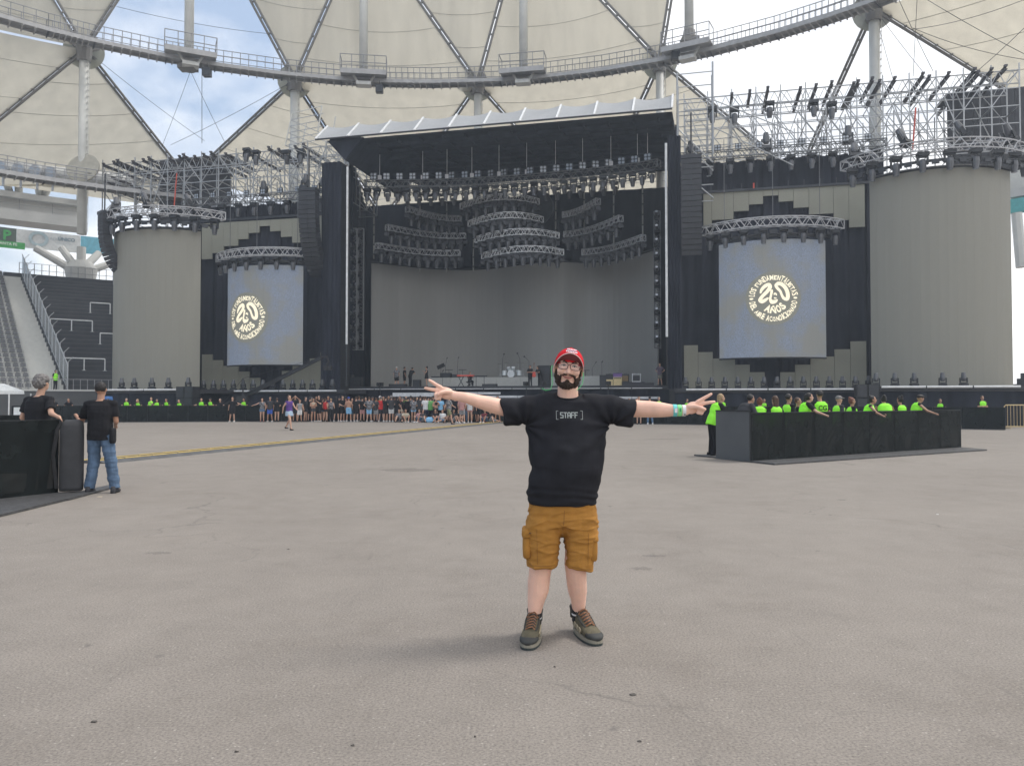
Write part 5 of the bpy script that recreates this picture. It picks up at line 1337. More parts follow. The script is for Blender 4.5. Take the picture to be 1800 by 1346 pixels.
POSES = {
 'stand': pose(), 'stand2': pose(kl=(-.13, -.04, .5), al=(-.17, 0, .09), ar=(.14, .04, .09), wrl=(-.2, -.12, .98)),
 'cross': pose(ell=(-.24, -.06, 1.15), wrl=(.06, -.2, 1.2), elr=(.24, -.06, 1.15), wrr=(-.06, -.2, 1.16)),
 'phone': pose(elr=(.24, -.1, 1.17), wrr=(.1, -.3, 1.34), ell=(-.25, .0, 1.15), wrl=(-.1, -.2, 1.08)),
 'armsup': pose(ell=(-.36, 0, 1.38), wrl=(-.16, -.05, 1.55), elr=(.36, 0, 1.38), wrr=(.16, -.05, 1.55)),
 'outl': pose(ell=(-.42, -.02, 1.28), wrl=(-.66, -.04, 1.2), wrr=(.24, -.08, .93)),
 'outr': pose(elr=(.42, -.02, 1.28), wrr=(.66, -.04, 1.2), kl=(-.14, 0, .5), al=(-.2, 0, .09)),
 'hips': pose(ell=(-.36, .05, 1.18), wrl=(-.17, -.02, 1.02), elr=(.36, .05, 1.18), wrr=(.17, -.02, 1.02), al=(-.15, 0, .09), ar=(.15, 0, .09)),
 'walk': pose(kl=(-.09, -.22, .53), al=(-.10, -.32, .10), kr=(.10, .10, .50), ar=(.11, .40, .16), ell=(-.27, .1, 1.16), wrl=(-.26, .16, .94), elr=(.26, -.08, 1.15), wrr=(.22, -.3, 1.05)),
 'sitg': pose(pel=(0, 0, .13), chest=(0, -.02, .46), neck=(0, -.03, .64), head=(0, -.06, .79), shl=(-.185, -.02, .58), shr=(.185, -.02, .58), ell=(-.25, -.1, .36), wrl=(-.1, -.36, .36), elr=(.25, -.1, .36), wrr=(.1, -.36, .36),
              hl=(-.1, 0, .13), hr=(.1, 0, .13), kl=(-.2, -.38, .44), al=(-.1, -.52, .09), kr=(.2, -.38, .44), ar=(.1, -.52, .09)),
 'sitg2': pose(pel=(0, 0, .13), chest=(0, .06, .45), neck=(0, .1, .62), head=(0, .08, .78), shl=(-.185, .08, .57), shr=(.185, .08, .57), ell=(-.27, .18, .34), wrl=(-.26, .26, .08), elr=(.27, .1, .36), wrr=(.15, -.2, .3),
              hl=(-.1, 0, .13), hr=(.1, 0, .13), kl=(-.22, -.36, .42), al=(-.35, -.6, .09), kr=(.15, -.45, .16), ar=(.05, -.85, .09)),
 'sitc': pose(pel=(0, 0, .50), chest=(0, -.02, .84), neck=(0, -.05, 1.02), head=(0, -.09, 1.17), shl=(-.185, -.03, .95), shr=(.185, -.03, .95), ell=(-.24, -.12, .74), wrl=(-.16, -.38, .76), elr=(.24, -.12, .74), wrr=(.16, -.38, .76),
              hl=(-.1, 0, .50), hr=(.1, 0, .50), kl=(-.15, -.42, .50), al=(-.15, -.4, .09), kr=(.15, -.42, .50), ar=(.15, -.4, .09)),
}
for v_ in POSES.values(): fix(v_)
def lean_pose(a, wide=.12, armz=1.12, army=-.42, turn=0.0):
    M = Matrix.Rotation(-a, 3, 'X') if False else None
    d = dict(BASE); fwd = math.sin(a); up = math.cos(a)
    def up_(z, x=0, y=0): h = z - .95; return (x, -h * fwd + y, .95 + h * up)
    d['chest'] = up_(1.30); d['neck'] = up_(1.47); d['head'] = up_(1.60, turn * .05, -.03)
    d['shl'] = up_(1.41, -.185); d['shr'] = up_(1.41, .185)
    d['ell'] = (-.30, army * .62, armz + .03); d['elr'] = (.30, army * .62, armz + .03); d['wrl'] = (-wide, army - .05, armz + .02); d['wrr'] = (wide, army - .05, armz + .02)
    return d
POSES['lean'] = lean_pose(.35); POSES['lean2'] = lean_pose(.5, .2); POSES['stoop'] = lean_pose(.9, .15, .75, -.5)
POSES['leanl'] = lean_pose(.25, .05); POSES['leanl']['wrl'] = (-.6, -.4, 1.12); POSES['leanl']['ell'] = (-.38, -.25, 1.2)
def limb(mb, a, b, r1, r2): mb.cap2(a, r1, b, r2, n=10)
def torso(mb, d, g=0.0, low=.0, shoulders=True, belly=0.0):
    pel, ch, nk = V(d['pel']), V(d['chest']), V(d['neck']); ax = (ch - pel).normalized(); X = V((1, 0, 0)); Y = X.cross(ax).normalized() if abs(ax.x) < .9 else V((0, 1, 0))
    rg = [(pel - ax * (.06 + low), .165 + g, .115 + g), (pel + ax * .06, .165 + g, .115 + g + belly * .6), (pel + ax * .17, .15 + g, .105 + g + belly), (ch - ax * .05, .17 + g, .115 + g + belly * .4), (ch + ax * .07, .175 + g, .11 + g)]
    if shoulders: rg += [(nk - ax * .07, .155 + g * .6, .085 + g), (nk - ax * .02, .085 + g, .065 + g)]
    mb.loft([(c, X * a, Y * b_) for c, a, b_ in rg], 18, pw=2.4)
    gs = g if g < .03 else -.012
    for s in ('shl', 'shr'):
        q = V(d[s]) - ax * (.02 if g == 0 else .004)
        if g >= .03: q = nk.lerp(q, .78)
        mb.cap2(nk - ax * .055, .05 + g * .6, q, .045 + gs * .8, n=12)
    return X, Y, ax
def hand(mb, w, dirv, s=1.0, fingers=False):
    w = V(w); dirv = V(dirv).normalized(); mb.cap2(w, .027 * s, w + dirv * .085, .03 * s, n=8)
    if fingers:
        sd_ = dirv.orthogonal().normalized()
        for k, L_ in enumerate((.075, .085, .08, .062)):
            o = sd_ * (.022 - .015 * k); p = w + dirv * .08 + o; mb.cap2(p, .010, p + dirv * L_ * .6 + V((0, 0, -.012)), .009, n=6); mb.cap2(p + dirv * L_ * .6 + V((0, 0, -.012)), .009, p + dirv * L_ * .8 + V((0, 0, -.03)), .008, n=6)
        mb.cap2(w + dirv * .03 + sd_ * .02, .012, w + dirv * .07 + sd_ * .055, .009, n=6)
def body_mesh(d, vox, fingers=False, belly=0.0):
    mb = MB(); torso(mb, d, 0, belly=belly)
    nk, hd = V(d['neck']), V(d['head']); limb(mb, nk - V((0, 0, .06)), hd - V((0, 0, .05)), .06, .05)
    mb.ell(hd + V((0, .012, .02)), (.077, .094, .098)); mb.ell(hd + V((0, -.03, -.05)), (.056, .058, .07)); mb.ell(hd + V((0, -.098, -.01)), (.013, .018, .02))
    for s in (-1, 1): mb.ell(hd + V((s * .08, .01, -.01)), (.012, .02, .03))
    for s in 'lr':
        sh, el, wr = V(d['sh' + s]), V(d['el' + s]), V(d['wr' + s]); limb(mb, sh - V((0, 0, .012)), el, .045, .04); limb(mb, el, wr, .041, .028); hand(mb, wr, wr - el, 1, fingers)
        h, k, a = V(d['h' + s]), V(d['k' + s]), V(d['a' + s]); limb(mb, h, k, .09, .058); c = k.lerp(a, .3) + V((0, .015, 0)); limb(mb, k, c, .056, .056); limb(mb, c, a, .054, .036)
        limb(mb, a - V((0, -.03, .03)), a + V((0, -.12, -.05)), .035, .03)
    return blob(mb, vox, 3, 'body')
def top_mesh(d, vox, kind, belly=0.0):
    mb = MB(); g = {'tee': .022, 'tank': .012, 'vest': .032, 'hoodie': .035, 'crop': .012}[kind]
    dd = dict(d)
    if kind == 'crop':
        pel, ch = V(d['pel']), V(d['chest']); dd['pel'] = tuple(pel.lerp(ch, .45))
        ch, nk = V(d['chest']), V(d['neck']); ax = (nk - ch).normalized()
        mb.loft([(ch - ax * .1, V((.175, 0, 0)), V((0, .12, 0))), (ch + ax * .08, V((.18, 0, 0)), V((0, .125, 0))), (ch + ax * .11, V((.14, 0, 0)), V((0, .1, 0)))], 16)
    else:
        torso(mb, d, g, low=.06 if kind != 'tank' else .0, belly=belly)
    if kind in ('tee', 'hoodie'):
        for s in 'lr':
            sh, el, wr = V(d['sh' + s]), V(d['el' + s]), V(d['wr' + s])
            if kind == 'tee':
                e = sh.lerp(el, .72); ax = (e - sh).normalized(); a = ax.orthogonal().normalized(); c = ax.cross(a); mb.loft([(sh - ax * .02 - V((0, 0, .02)), a * .052, c * .052), (sh + ax * .07, a * .066, c * .064), (e, a * .070, c * .066)], 12)
            else: limb(mb, sh, el, .07, .058); limb(mb, el, wr, .056, .045)
    me = blob(mb, vox, 3, {'vest': 'hi_vis_vest'}.get(kind, 'shirt'))
    nn = [v.normal.copy() for v in me.vertices]
    for v, n_ in zip(me.vertices, nn): c = V(v.co); v.co += n_ * (.007 * noise.noise(V((c.x * 7, c.y * 5, c.z * 10))) + .004 * noise.noise(V((c.x * 16, c.y * 9, c.z * 24))))
    return me
def bottom_mesh(d, vox, kind):
    mb = MB(); pel = V(d['pel'])
    if kind == 'skirt':
        k = (V(d['kl']) + V(d['kr'])) / 2; h = pel.lerp(k, .55); mb.loft([(pel + V((0, 0, .06)), V((.165, 0, 0)), V((0, .12, 0))), (pel - V((0, 0, .05)), V((.195, 0, 0)), V((0, .15, 0))), (h, V((.22, 0, 0)), V((0, .17, 0)))], 18)
        return blob(mb, vox, 2, 'skirt')
    mb.ell(pel + V((0, 0, -.0)), (.185, .135, .12))
    for s in 'lr':
        h, k, a = V(d['h' + s]), V(d['k' + s]), V(d['a' + s])
        def lg(p, q, r1, r2):
            ax = (q - p).normalized(); u = ax.orthogonal().normalized(); c = ax.cross(u); mb.loft([(p, u * r1, c * r1), (q, u * r2, c * r2)], 12)
        if kind == 'hot': lg(h, h.lerp(k, .42), .11, .105)
        elif kind == 'jeans': lg(h, k, .106, .090); lg(k + (h - k) * .03, a + V((0, 0, -.02)), .090, .078)
        elif kind == 'shorts': lg(h, h.lerp(k, .88), .11, .088)
        else: limb(mb, h, k, .105, .078); limb(mb, k, a, .076, .058)
    me = blob(mb, vox, 2, {'pants': 'trousers', 'jeans': 'trousers'}.get(kind, 'shorts'))
    if kind == 'jeans':
        nn = [v.normal.copy() for v in me.vertices]
        for v, n_ in zip(me.vertices, nn): c = V(v.co); v.co += n_ * (.016 * noise.noise(V((c.x * 5, c.y * 4, c.z * 11))) + .007 * noise.noise(V((c.x * 10, c.y * 8, c.z * 30))))
    return me
def shoe_mesh(d):
    mb = MB()
    for s in 'lr':
        a = V(d['a' + s]); mb.loft([(a + V((0, .05, z - .09)), V((.042 * f, 0, 0)), V((0, .05 * f, 0))) for z, f in ((.0, 1), (.05, 1), (.11, .8))], 10)
        mb.loft([(V((a.x, a.y + y, a.z - .09 + h / 2)), V((w_, 0, 0)), V((0, 0, h / 2))) for y, w_, h in ((.09, .03, .05), (.04, .042, .09), (-.05, .045, .075), (-.13, .045, .06), (-.17, .025, .04))], 10)
    return mb.mesh('shoes', [None] if False else None, True)
def hair_mesh(d, kind, vox=.014):
    hd = V(d['head']); mb = MB()
    if kind == 'cap':
        mb.ell(hd + V((0, .01, .045)), (.087, .105, .08)); mb.loft([(hd + V((0, y, z)), V((w_, 0, 0)), V((0, 0, .012))) for y, z, w_ in ((-.07, .05, .07), (-.13, .045, .07), (-.17, .035, .04))], 10); return blob(mb, vox, 1, 'cap')
    mb.ell(hd + V((0, .028, .035)), (.088, .09, .095))
    if kind in ('long', 'pony', 'bun'): mb.ell(hd + V((0, .03, 0)), (.086, .085, .09))
    if kind == 'long': mb.loft([(hd + V((0, .07, z)), V((w_, 0, 0)), V((0, .045, 0))) for z, w_ in ((.03, .08), (-.1, .09), (-.22, .085), (-.3, .05))], 12)
    if kind == 'pony': mb.cap2(hd + V((0, .11, .05)), .035, hd + V((0, .15, -.18)), .018)
    if kind == 'bun': mb.ell(hd + V((0, .08, .11)), (.045, .045, .04))
    if kind == 'fluffy': mb.ell(hd + V((0, .03, .05)), (.108, .108, .09)); mb.ell(hd + V((0, .07, 0)), (.1, .08, .09))
    me = blob(mb, vox, 1, 'hair')
    nn = [v.normal.copy() for v in me.vertices]; am = .014 if kind == 'fluffy' else .005
    for v, n_ in zip(me.vertices, nn): c = V(v.co); v.co += n_ * (am * noise.noise(c * 38) + am * .6 * noise.noise(c * 90))
    return me
_pm = {}
def piece(key, fn):
    if key not in _pm: _pm[key] = fn()
    return _pm[key]
def add_piece(name, me, m, par):
    o = link(name, me, par)
    if not me.materials: me.materials.append(None)
    o.material_slots[0].link = 'OBJECT'; o.material_slots[0].material = m; return o
SKINS = [mat('skin_light', (.52, .31, .22), .55, var=.06, scale=8, sss=.05), mat('skin_tan', (.40, .22, .145), .55, var=.06, scale=8, sss=.05), mat('skin_brown', (.27, .14, .09), .55, var=.06, scale=8, sss=.05)]
def C_(n, c): return cloth(n, c)
CL = {'black': C_('black', (.018, .018, .021)), 'char': C_('charcoal', (.05, .05, .055)), 'red': C_('red', (.5, .03, .03)), 'white': C_('white', (.65, .65, .65)), 'denim': C_('denim', (.10, .17, .27)), 'ldenim': C_('light_denim', (.35, .45, .56)),
      'blue': C_('blue', (.05, .12, .5)), 'purple': C_('purple', (.10, .05, .22)), 'olive': C_('olive', (.2, .2, .11)), 'grey': C_('grey', (.28, .28, .29)), 'beige': C_('beige', (.5, .44, .34)), 'pink': C_('pink', (.5, .27, .25)),
      'neon': mat('hi_vis_green', (.30, .88, .05), .8, var=.12, scale=6, emit=(.25, .9, .02, .06)), 'print': mat('cloth_printed', (.16, .16, .17), .9, var=1.0, scale=9), 'lblue': C_('pale_blue', (.25, .5, .75)), 'green': C_('green', (.15, .4, .12)), 'navy': C_('navy', (.03, .035, .07)), 'plum': C_('plum', (.13, .10, .13)), 'maroon': C_('maroon', (.16, .03, .04)), 'camo': mat('cloth_camo', (.2, .19, .15), .9, var=.7, scale=14)}
HC = {'black': mat('hair_black', (.015, .012, .011), .6, var=.4, scale=30), 'brown': mat('hair_brown', (.07, .035, .02), .6, var=.4, scale=30), 'grey': mat('hair_grey', (.16, .15, .145), .7, var=.5, scale=30), 'blond': mat('hair_fair', (.32, .22, .12), .6, var=.3, scale=30), 'rust': mat('hair_rust', (.15, .05, .03), .6, var=.3, scale=30)}
def person(label, loc, rz, ps, top, bot, hair, skin=0, sc=1.0, shoes='black', vest=False, vox=.024, group=None, fingers=False, belly=0.0):
    """top=(kind,colour) or None; bot=(kind,colour); hair=(kind,colour)"""
    d = POSES[ps]; t = thing('person', label, 'person', loc, rz, group); t.scale = (sc,) * 3; K = (ps, vox, belly)
    add_piece('body', piece(('b', fingers) + K, lambda: body_mesh(d, vox, fingers, belly)), SKINS[skin], t)
    if top: add_piece('shirt', piece(('t', top[0]) + K, lambda: top_mesh(d, vox, top[0], belly)), CL[top[1]], t)
    if vest: add_piece('hi_vis_vest', piece(('v',) + K, lambda: top_mesh(d, vox, 'vest', belly)), CL['neon'], t)
    if bot: add_piece({'pants': 'trousers', 'jeans': 'trousers', 'skirt': 'skirt'}.get(bot[0], 'shorts'), piece(('p', bot[0]) + K, lambda: bottom_mesh(d, vox, bot[0])), CL[bot[1]], t)
    if hair: add_piece('cap' if hair[0] == 'cap' else 'hair', piece(('h', hair[0], vox) + (ps,), lambda: hair_mesh(d, hair[0], min(vox, .016))), HC.get(hair[1]) or CL[hair[1]], t)
    add_piece('shoes', piece(('s', ps), lambda: shoe_mesh(d)), CL[shoes], t)
    return t

# ================================================================== BARRIERS
mesh_m = mat('barrier_mesh', (.008, .011, .011), .75, var=.5, scale=5, alpha=.9, spec=.2)
def _perforate(m):                                     # woven windbreak mesh: lets more through where it is stretched thin
    nt = m.node_tree; mx_ = [n for n in nt.nodes if n.type == 'MIX_SHADER'][0]; t_ = nt.nodes.new('ShaderNodeTexCoord'); z_ = nt.nodes.new('ShaderNodeTexNoise'); z_.inputs['Scale'].default_value = 2.6; z_.inputs['Detail'].default_value = 7
    g_ = nt.nodes.new('ShaderNodeNewGeometry'); r_ = nt.nodes.new('ShaderNodeMapRange'); r_.inputs['From Min'].default_value = .35; r_.inputs['From Max'].default_value = .65; r_.inputs['To Min'].default_value = .80; r_.inputs['To Max'].default_value = .97
    nt.links.new(g_.outputs['Position'], z_.inputs['Vector']); nt.links.new(z_.outputs['Fac'], r_.inputs['Value']); nt.links.new(r_.outputs[0], mx_.inputs[0])
_perforate(mesh_m)
bar_frame = mat('barrier_frame', (.018, .02, .022), .5, .3, scale=4)
plate_m = mat('tread_plate', (.09, .09, .092), .55, .4, var=.3, scale=14, bump=.4)
grey_panel = mat('grey_end_panel', (.085, .09, .094), .6, var=.1, scale=1.2)
def barrier_proto(w, h, foot=1.1, back=False):
    t = thing('crowd_barrier', 'x', 'barrier', (0, 0, 0))
    b = MB()
    for x in (-w / 2 + .03, w / 2 - .03): b.box((x, 0, h / 2), (.05, .05, h))
    b.box((0, 0, h - .02), (w - .12, .07, .04)); b.box((0, 0, .06), (w - .12, .04, .06)); b.build('frame', bar_frame, t)
    b = MB(); b.box((0, -.03, h / 2), (w - .02, .012, h - .03)); b.build('mesh_panel', mesh_m, t)
    b = MB(); b.box((0, -foot * .15, .015), (w - .02, foot * .7, .03)); b.build('foot_plate', plate_m, t)
    b = MB()
    for x in (-w / 2 + .1, w / 2 - .1): b.bar((x, .06, .1), (x, .45, h * .8), .04, .04) if False else b.bar((x, .05, h * .8), (x, .62, .05), .04, .04)
    b.build('brace', bar_frame, t)
    return t
def barrier_line(pts, w0, h, group, words_, foot=1.1):
    proto = None; cnt = 0
    L_ = sum((b_ - a).length for a, b_ in zip(pts[:-1], pts[1:]))
    for a, b_ in zip(pts[:-1], pts[1:]):
        d = b_ - a; n = max(1, round(d.length / w0)); w_ = d.length / n; rz = math.atan2(d.y, d.x)
        for k in range(n):
            cnt += 1; p = a.lerp(b_, (k + .5) / n); lb = 'black meshed barrier section, %s from the left %s' % (nth(cnt), words_)
            if proto is None: proto = barrier_proto(w0, h, foot); o = proto; o.location = p; o.rotation_euler = (0, 0, rz); o['label'] = lb; o['group'] = group
            else: o = clone(proto, p, rz, lb, group)
            o.scale = (w_ / w0, 1, 1)
bp = [Gd(x, y) for x, y in ((20, 743.5), (150, 742.5), (400, 741), (620, 740.5), (900, 742.5), (1170, 745.5), (1250, 746.8), (1500, 750.5), (1690, 754), (1768, 755.5))]
for p in bp: p.z = 0
barrier_line(bp, 1.3, 1.12, 'barrier sections before the stage', 'before the stage', .9)
# pen on the right
pA, pB = Gd(1319, 812), Gd(1688, 788)
dAB = pB - pA; rzA = math.atan2(dAB.y, dAB.x)
barrier_line([pA, pB], 1.19, 1.17, 'front barrier of the security pen', 'in the pen of green-vested staff', .6)
nrm = V((-dAB.y, dAB.x, 0)).normalized()
t = thing('pen_end_panel', 'plain grey end panel closing the left end of the security pen', 'panel', pA, 0)
q = Gd(1260, 806); b = MB(); dq = q - pA; b.bar(V((0, 0, .6)), V((dq.x, dq.y, .6)), .05, 1.19); b.build('panel_board', grey_panel, t)
b = MB(); b.bar(V((0, 0, .6)), V((.02, 0, .6)), .06, 1.2); b.bar(V((dq.x, dq.y, 1.2)), V((0, 0, 1.2)), .07, .03); b.build('edge_strip', bar_frame, t)
def plate(name, label, pxs__, th=.03):
    pts = [Gd(x, y) for x, y in pxs__]; c = sum(pts, V((0, 0, 0))) / len(pts); c.z = 0
    b = MB(); n = len(pts); b.add([V((p.x - c.x, p.y - c.y, .002)) for p in pts] + [V((p.x - c.x, p.y - c.y, th)) for p in pts], [tuple(range(n - 1, -1, -1)), tuple(range(n, 2 * n))] + [(i, (i + 1) % n, n + (i + 1) % n, n + i) for i in range(n)])
    return tag(b.build(name, plate_m, loc=c), label, 'floor plate')
plate('floor_plate', 'long dark floor plates in front of the security pen', [(1322, 813), (1362, 817.5), (1735, 792), (1692, 788)], .04)
plate('floor_plate', 'dark floor plate left of the security pen', [(1220, 801), (1362, 817.3), (1318, 812.5), (1262, 800)], .035)
# rear rail of the pen
# pen on the left
lA, lB = Gd(-60, 886), Gd(101, 868)
barrier_line([lA, lB], 1.3, 1.16, 'near barrier at the left edge', 'of the near barrier at the left edge', .5)
l2 = Gd(-60, 832); l3 = Gd(60, 829)
barrier_line([l2, l3], 1.3, 1.16, 'second barrier at the left edge', 'of the rear barrier at the left edge', .5)
t = thing('padded_end', 'rounded dark padded end piece of the near left barrier', 'barrier end', lB, 0)
q = Gd(149, 866); w_ = (q - lB).length - .04; b = MB(); b.loft([(V((w_ / 2 + .02, 0, z)), V((w_ / 2 * f, 0, 0)), V((0, .17 * f, 0))) for z, f in ((.05, .96), (.12, 1), (.9, 1), (1.05, .98), (1.12, .9), (1.15, .6))], 20, pw=3.5); b.build('pad', mat('pad_cloth', (.045, .046, .05), .85, var=.2, scale=5), t, smooth=True)
b = MB(); b.tube([V((.0, -.1, .1)), V((-.05, -.12, .6)), V((.0, -.12, 1.0)), V((.08, -.1, 1.16))], .03, 6); b.build('edge_cord', rubber, t)
t.rotation_euler = (0, 0, math.atan2((q - lB).y, (q - lB).x))
plate('floor_plate', 'dark tread plate along the foot of the near left barrier', [(-60, 922), (3, 908), (150, 872), (150, 866), (100, 869), (-60, 888)], .035)
plate('floor_plate', 'small dark plate under the man in jeans', [(120, 880), (208, 856), (200, 853), (150, 864)], .03)
litter(176, 873, .07, mat('wrapper', (.45, .38, .28), .6), 'crumpled_wrapper', 'crumpled beige wrapper by the shoes of the man in jeans')
# yellow fence at the right edge
t = thing('metal_fence', 'pale yellow barred crowd fence standing at the right edge', 'fence', Gd(1766, 753), 0); ym = mat('fence_yellow', (.55, .42, .22), .5, .2)
w_ = 2.3; b = MB(); b.tube([V((0, 0, .1)), V((0, 0, 1.15)), V((.08, 0, 1.22)), V((w_ - .08, 0, 1.22)), V((w_, 0, 1.15)), V((w_, 0, .1)), V((0, 0, .1))], .03, 6); b.build('frame', ym, t)
for k in range(13):
    b = MB(); b.cyl((.16 + k * .165, 0, .1), (.16 + k * .165, 0, 1.21), .014, n=5); b.build('bar', ym, t)
b = MB()
for x in (.15, w_ - .15): b.bar((x, -.3, .02), (x, .3, .02), .05, .04)
b.build('foot', ym, t)

# ================================================================== THE CROWD in front of the stage
ln_of = lambda px: None
def on_line(px, off=0.0):                              # ground point in column px, off metres before the stage barrier
    xs = [900 + 1350 * p.x / p.y for p in bp]
    for i in range(len(bp) - 1):
        if px <= xs[i + 1]:
            u = (px - 900) / 1350; a, c = bp[i], bp[i + 1]
            # intersect the ray x = u*y with segment
            dx, dy = c.x - a.x, c.y - a.y; tt = (u * a.y - a.x) / (dx - u * dy); y = a.y + dy * tt - off; return V((u * y, y, 0))
CG = 'fans lined up before the stage barrier'
crowd = [  # px, off, pose, rz, top, bottom, hair, skin, scale, shoes, words
 (409, .7, 'outr', 0, ('tee', 'black'), ('shorts', 'black'), ('short', 'black'), 0, .98, 'white', 'person in black with white shoes holding hands with a guard over the barrier'),
 (461, .6, 'outl', .2, ('tank', 'print'), ('hot', 'denim'), ('long', 'brown'), 0, .93, 'maroon', 'woman in a printed top and tiny denim shorts, arms spread, leftmost of the long line'),
 (475, .5, 'stand2', 0, ('tee', 'char'), ('shorts', 'blue'), ('short', 'grey'), 1, .98, 'white', 'person in dark tee and bright blue shorts'),
 (487, .6, 'phone', PI, ('tee', 'black'), ('hot', 'black'), ('pony', 'brown'), 0, .95, 'black', 'person in black seen from behind right of the blue shorts'),
 (519, .5, 'armsup', .3, ('tank', 'black'), ('shorts', 'char'), ('bun', 'black'), 1, 1.04, 'black', 'tall person in a black tank top behind the walking woman'),
 (527, .9, 'stand2', .5, ('tank', 'grey'), ('shorts', 'white'), ('short', 'brown'), 0, .86, 'black', 'short person in white shorts behind the walking woman'),
 (537, .5, 'stand', 1.2, ('tee', 'black'), ('skirt', 'black'), ('long', 'black'), 0, .98, 'black', 'person in a black skirt with long black hair'),
 (551, .6, 'cross', .4, ('crop', 'beige'), ('hot', 'char'), ('long', 'black'), 1, .93, 'white', 'woman in a pale crop top with crossed arms'),
 (561, .5, 'phone', -.5, ('tee', 'black'), ('shorts', 'black'), ('short', 'black'), 0, 1.04, 'white', 'tall man in black tee and shorts, white shoes, left of the red tank top'),
 (572, .6, 'stand2', 2.6, ('tank', 'red'), ('hot', 'black'), ('bun', 'brown'), 0, .92, 'black', 'woman in a red tank top and black shorts'),
 (582, .6, 'stand', PI, ('tank', 'print'), ('pants', 'black'), ('short', 'blond'), 0, .92, 'black', 'person in patterned top and black trousers, fair hair'),
 (591, .5, 'stand2', PI, ('tee', 'black'), ('shorts', 'black'), ('long', 'black'), 0, 1.0, 'white', 'person in black with long hair seen from behind, right of the fair-haired one'),
 (602, .5, 'phone', .8, ('tee', 'black'), ('shorts', 'black'), ('bun', 'brown'), 0, 1.02, 'white', 'person in black looking at a phone, left of the bare-backed man'),
 (613, .8, 'stand2', PI, None, ('shorts', 'lblue'), ('cap', 'blue'), 1, .98, 'white', 'bare-backed man in a blue cap and pale blue shorts'),
 (626, .7, 'stand', PI, ('tee', 'black'), ('shorts', 'black'), ('short', 'brown'), 0, .98, 'white', 'person in a black tee with print on the back, right of the bare-backed man'),
 (637, .5, 'cross', PI, ('tee', 'black'), ('shorts', 'pink'), ('short', 'black'), 0, .98, 'black', 'person in black tee and pinkish shorts'),
 (649, .8, 'hips', PI, ('tee', 'print'), ('shorts', 'lblue'), ('short', 'brown'), 0, .98, 'white', 'person in a black and white printed tee and light blue shorts'),
 (661, .6, 'stand', 2.8, ('tee', 'char'), ('shorts', 'grey'), ('short', 'brown'), 1, .95, 'black', 'person in dark tee and grey shorts left of the red tee'),
 (670, .5, 'stand2', PI, ('tee', 'red'), ('shorts', 'black'), ('short', 'grey'), 0, 1.0, 'white', 'person in a red tee and black shorts'),
 (678, .5, 'phone', PI, ('tee', 'black'), ('shorts', 'char'), ('short', 'black'), 0, 1.0, 'white', 'person in black right of the red tee'),
 (688, .7, 'cross', PI, ('tee', 'char'), ('shorts', 'white'), ('fluffy', 'grey'), 0, 1.03, 'white', 'person with bushy grey hair and white shorts'),
 (698, .5, 'stand2', 2.5, ('tee', 'black'), ('shorts', 'black'), ('long', 'black'), 0, 1.0, 'black', 'person in black with long black hair left of the beige shorts'),
 (707, .7, 'stand', 1.4, ('tee', 'black'), ('hot', 'beige'), ('cap', 'grey'), 0, .95, 'white', 'person in profile with beige shorts and a grey cap'),
 (717, .5, 'stand2', PI, ('hoodie', 'black'), ('pants', 'black'), ('short', 'black'), 0, .98, 'black', 'person in a black hoodie and black trousers'),
 (727, .8, 'phone', PI, ('tee', 'print'), ('hot', 'lblue'), ('bun', 'brown'), 0, .95, 'white', 'woman in printed tee and pale blue shorts seen from behind'),
 (739, .6, 'stand', PI, ('hoodie', 'char'), ('pants', 'char'), ('short', 'black'), 0, 1.02, 'black', 'person in a charcoal hoodie seen from behind'),
 (748, .6, 'stand2', PI, ('tee', 'white'), ('pants', 'navy'), ('short', 'brown'), 0, 1.0, 'black', 'person in a white tee and navy trousers'),
 (757, .5, 'cross', PI, ('tee', 'green'), ('pants', 'black'), ('short', 'brown'), 0, .98, 'black', 'person in a green shirt under the outstretched hand'),
 (766, .8, 'phone', .6, ('crop', 'black'), ('hot', 'black'), ('long', 'black'), 1, .95, 'black', 'woman in a black crop top touching her face'),
 (774, .5, 'stand', PI, ('tee', 'lblue'), ('pants', 'black'), ('short', 'black'), 0, .97, 'black', 'person in a pale blue shirt behind the man in olive shorts'),
 (800, .5, 'stand2', PI, ('tee', 'black'), ('pants', 'black'), ('short', 'black'), 0, .98, 'black', 'person in black right of the man in olive shorts'),
 (826, .9, 'stand', PI, ('tee', 'white'), ('hot', 'pink'), ('long', 'brown'), 0, .97, 'white', 'bare-legged person in pinkish shorts and white shoes under the forearm'),
 (834, .5, 'stand2', 0, ('tee', 'char'), ('shorts', 'char'), ('short', 'black'), 1, .97, 'black', 'person in charcoal under the forearm'),
 (843, .5, 'stand', .4, ('tee', 'black'), ('shorts', 'black'), ('short', 'brown'), 0, .97, 'black', 'person in black under the forearm, right of the charcoal one'),
 (875, .6, 'stand2', 0, ('tee', 'char'), ('shorts', 'black'), ('short', 'black'), 1, 1.0, 'white', 'person in charcoal beside the black sleeve, white shoes'),
 (1123, .6, 'stand', 0, ('tee', 'maroon'), ('shorts', 'black'), ('short', 'brown'), 0, .98, 'black', 'person in maroon under the right forearm of the man in the cap'),
 (1142, .7, 'stand2', PI, ('tee', 'black'), ('pants', 'denim'), ('short', 'black'), 0, .98, 'white', 'person in blue jeans under the right forearm of the man in the cap'),
]
for px, off, ps, rz, tp_, bt, hr, sk, sc_, sh, wd in crowd:
    person(wd, on_line(px, off), rz, ps, tp_, bt, hr, sk, sc_, sh, group=CG)
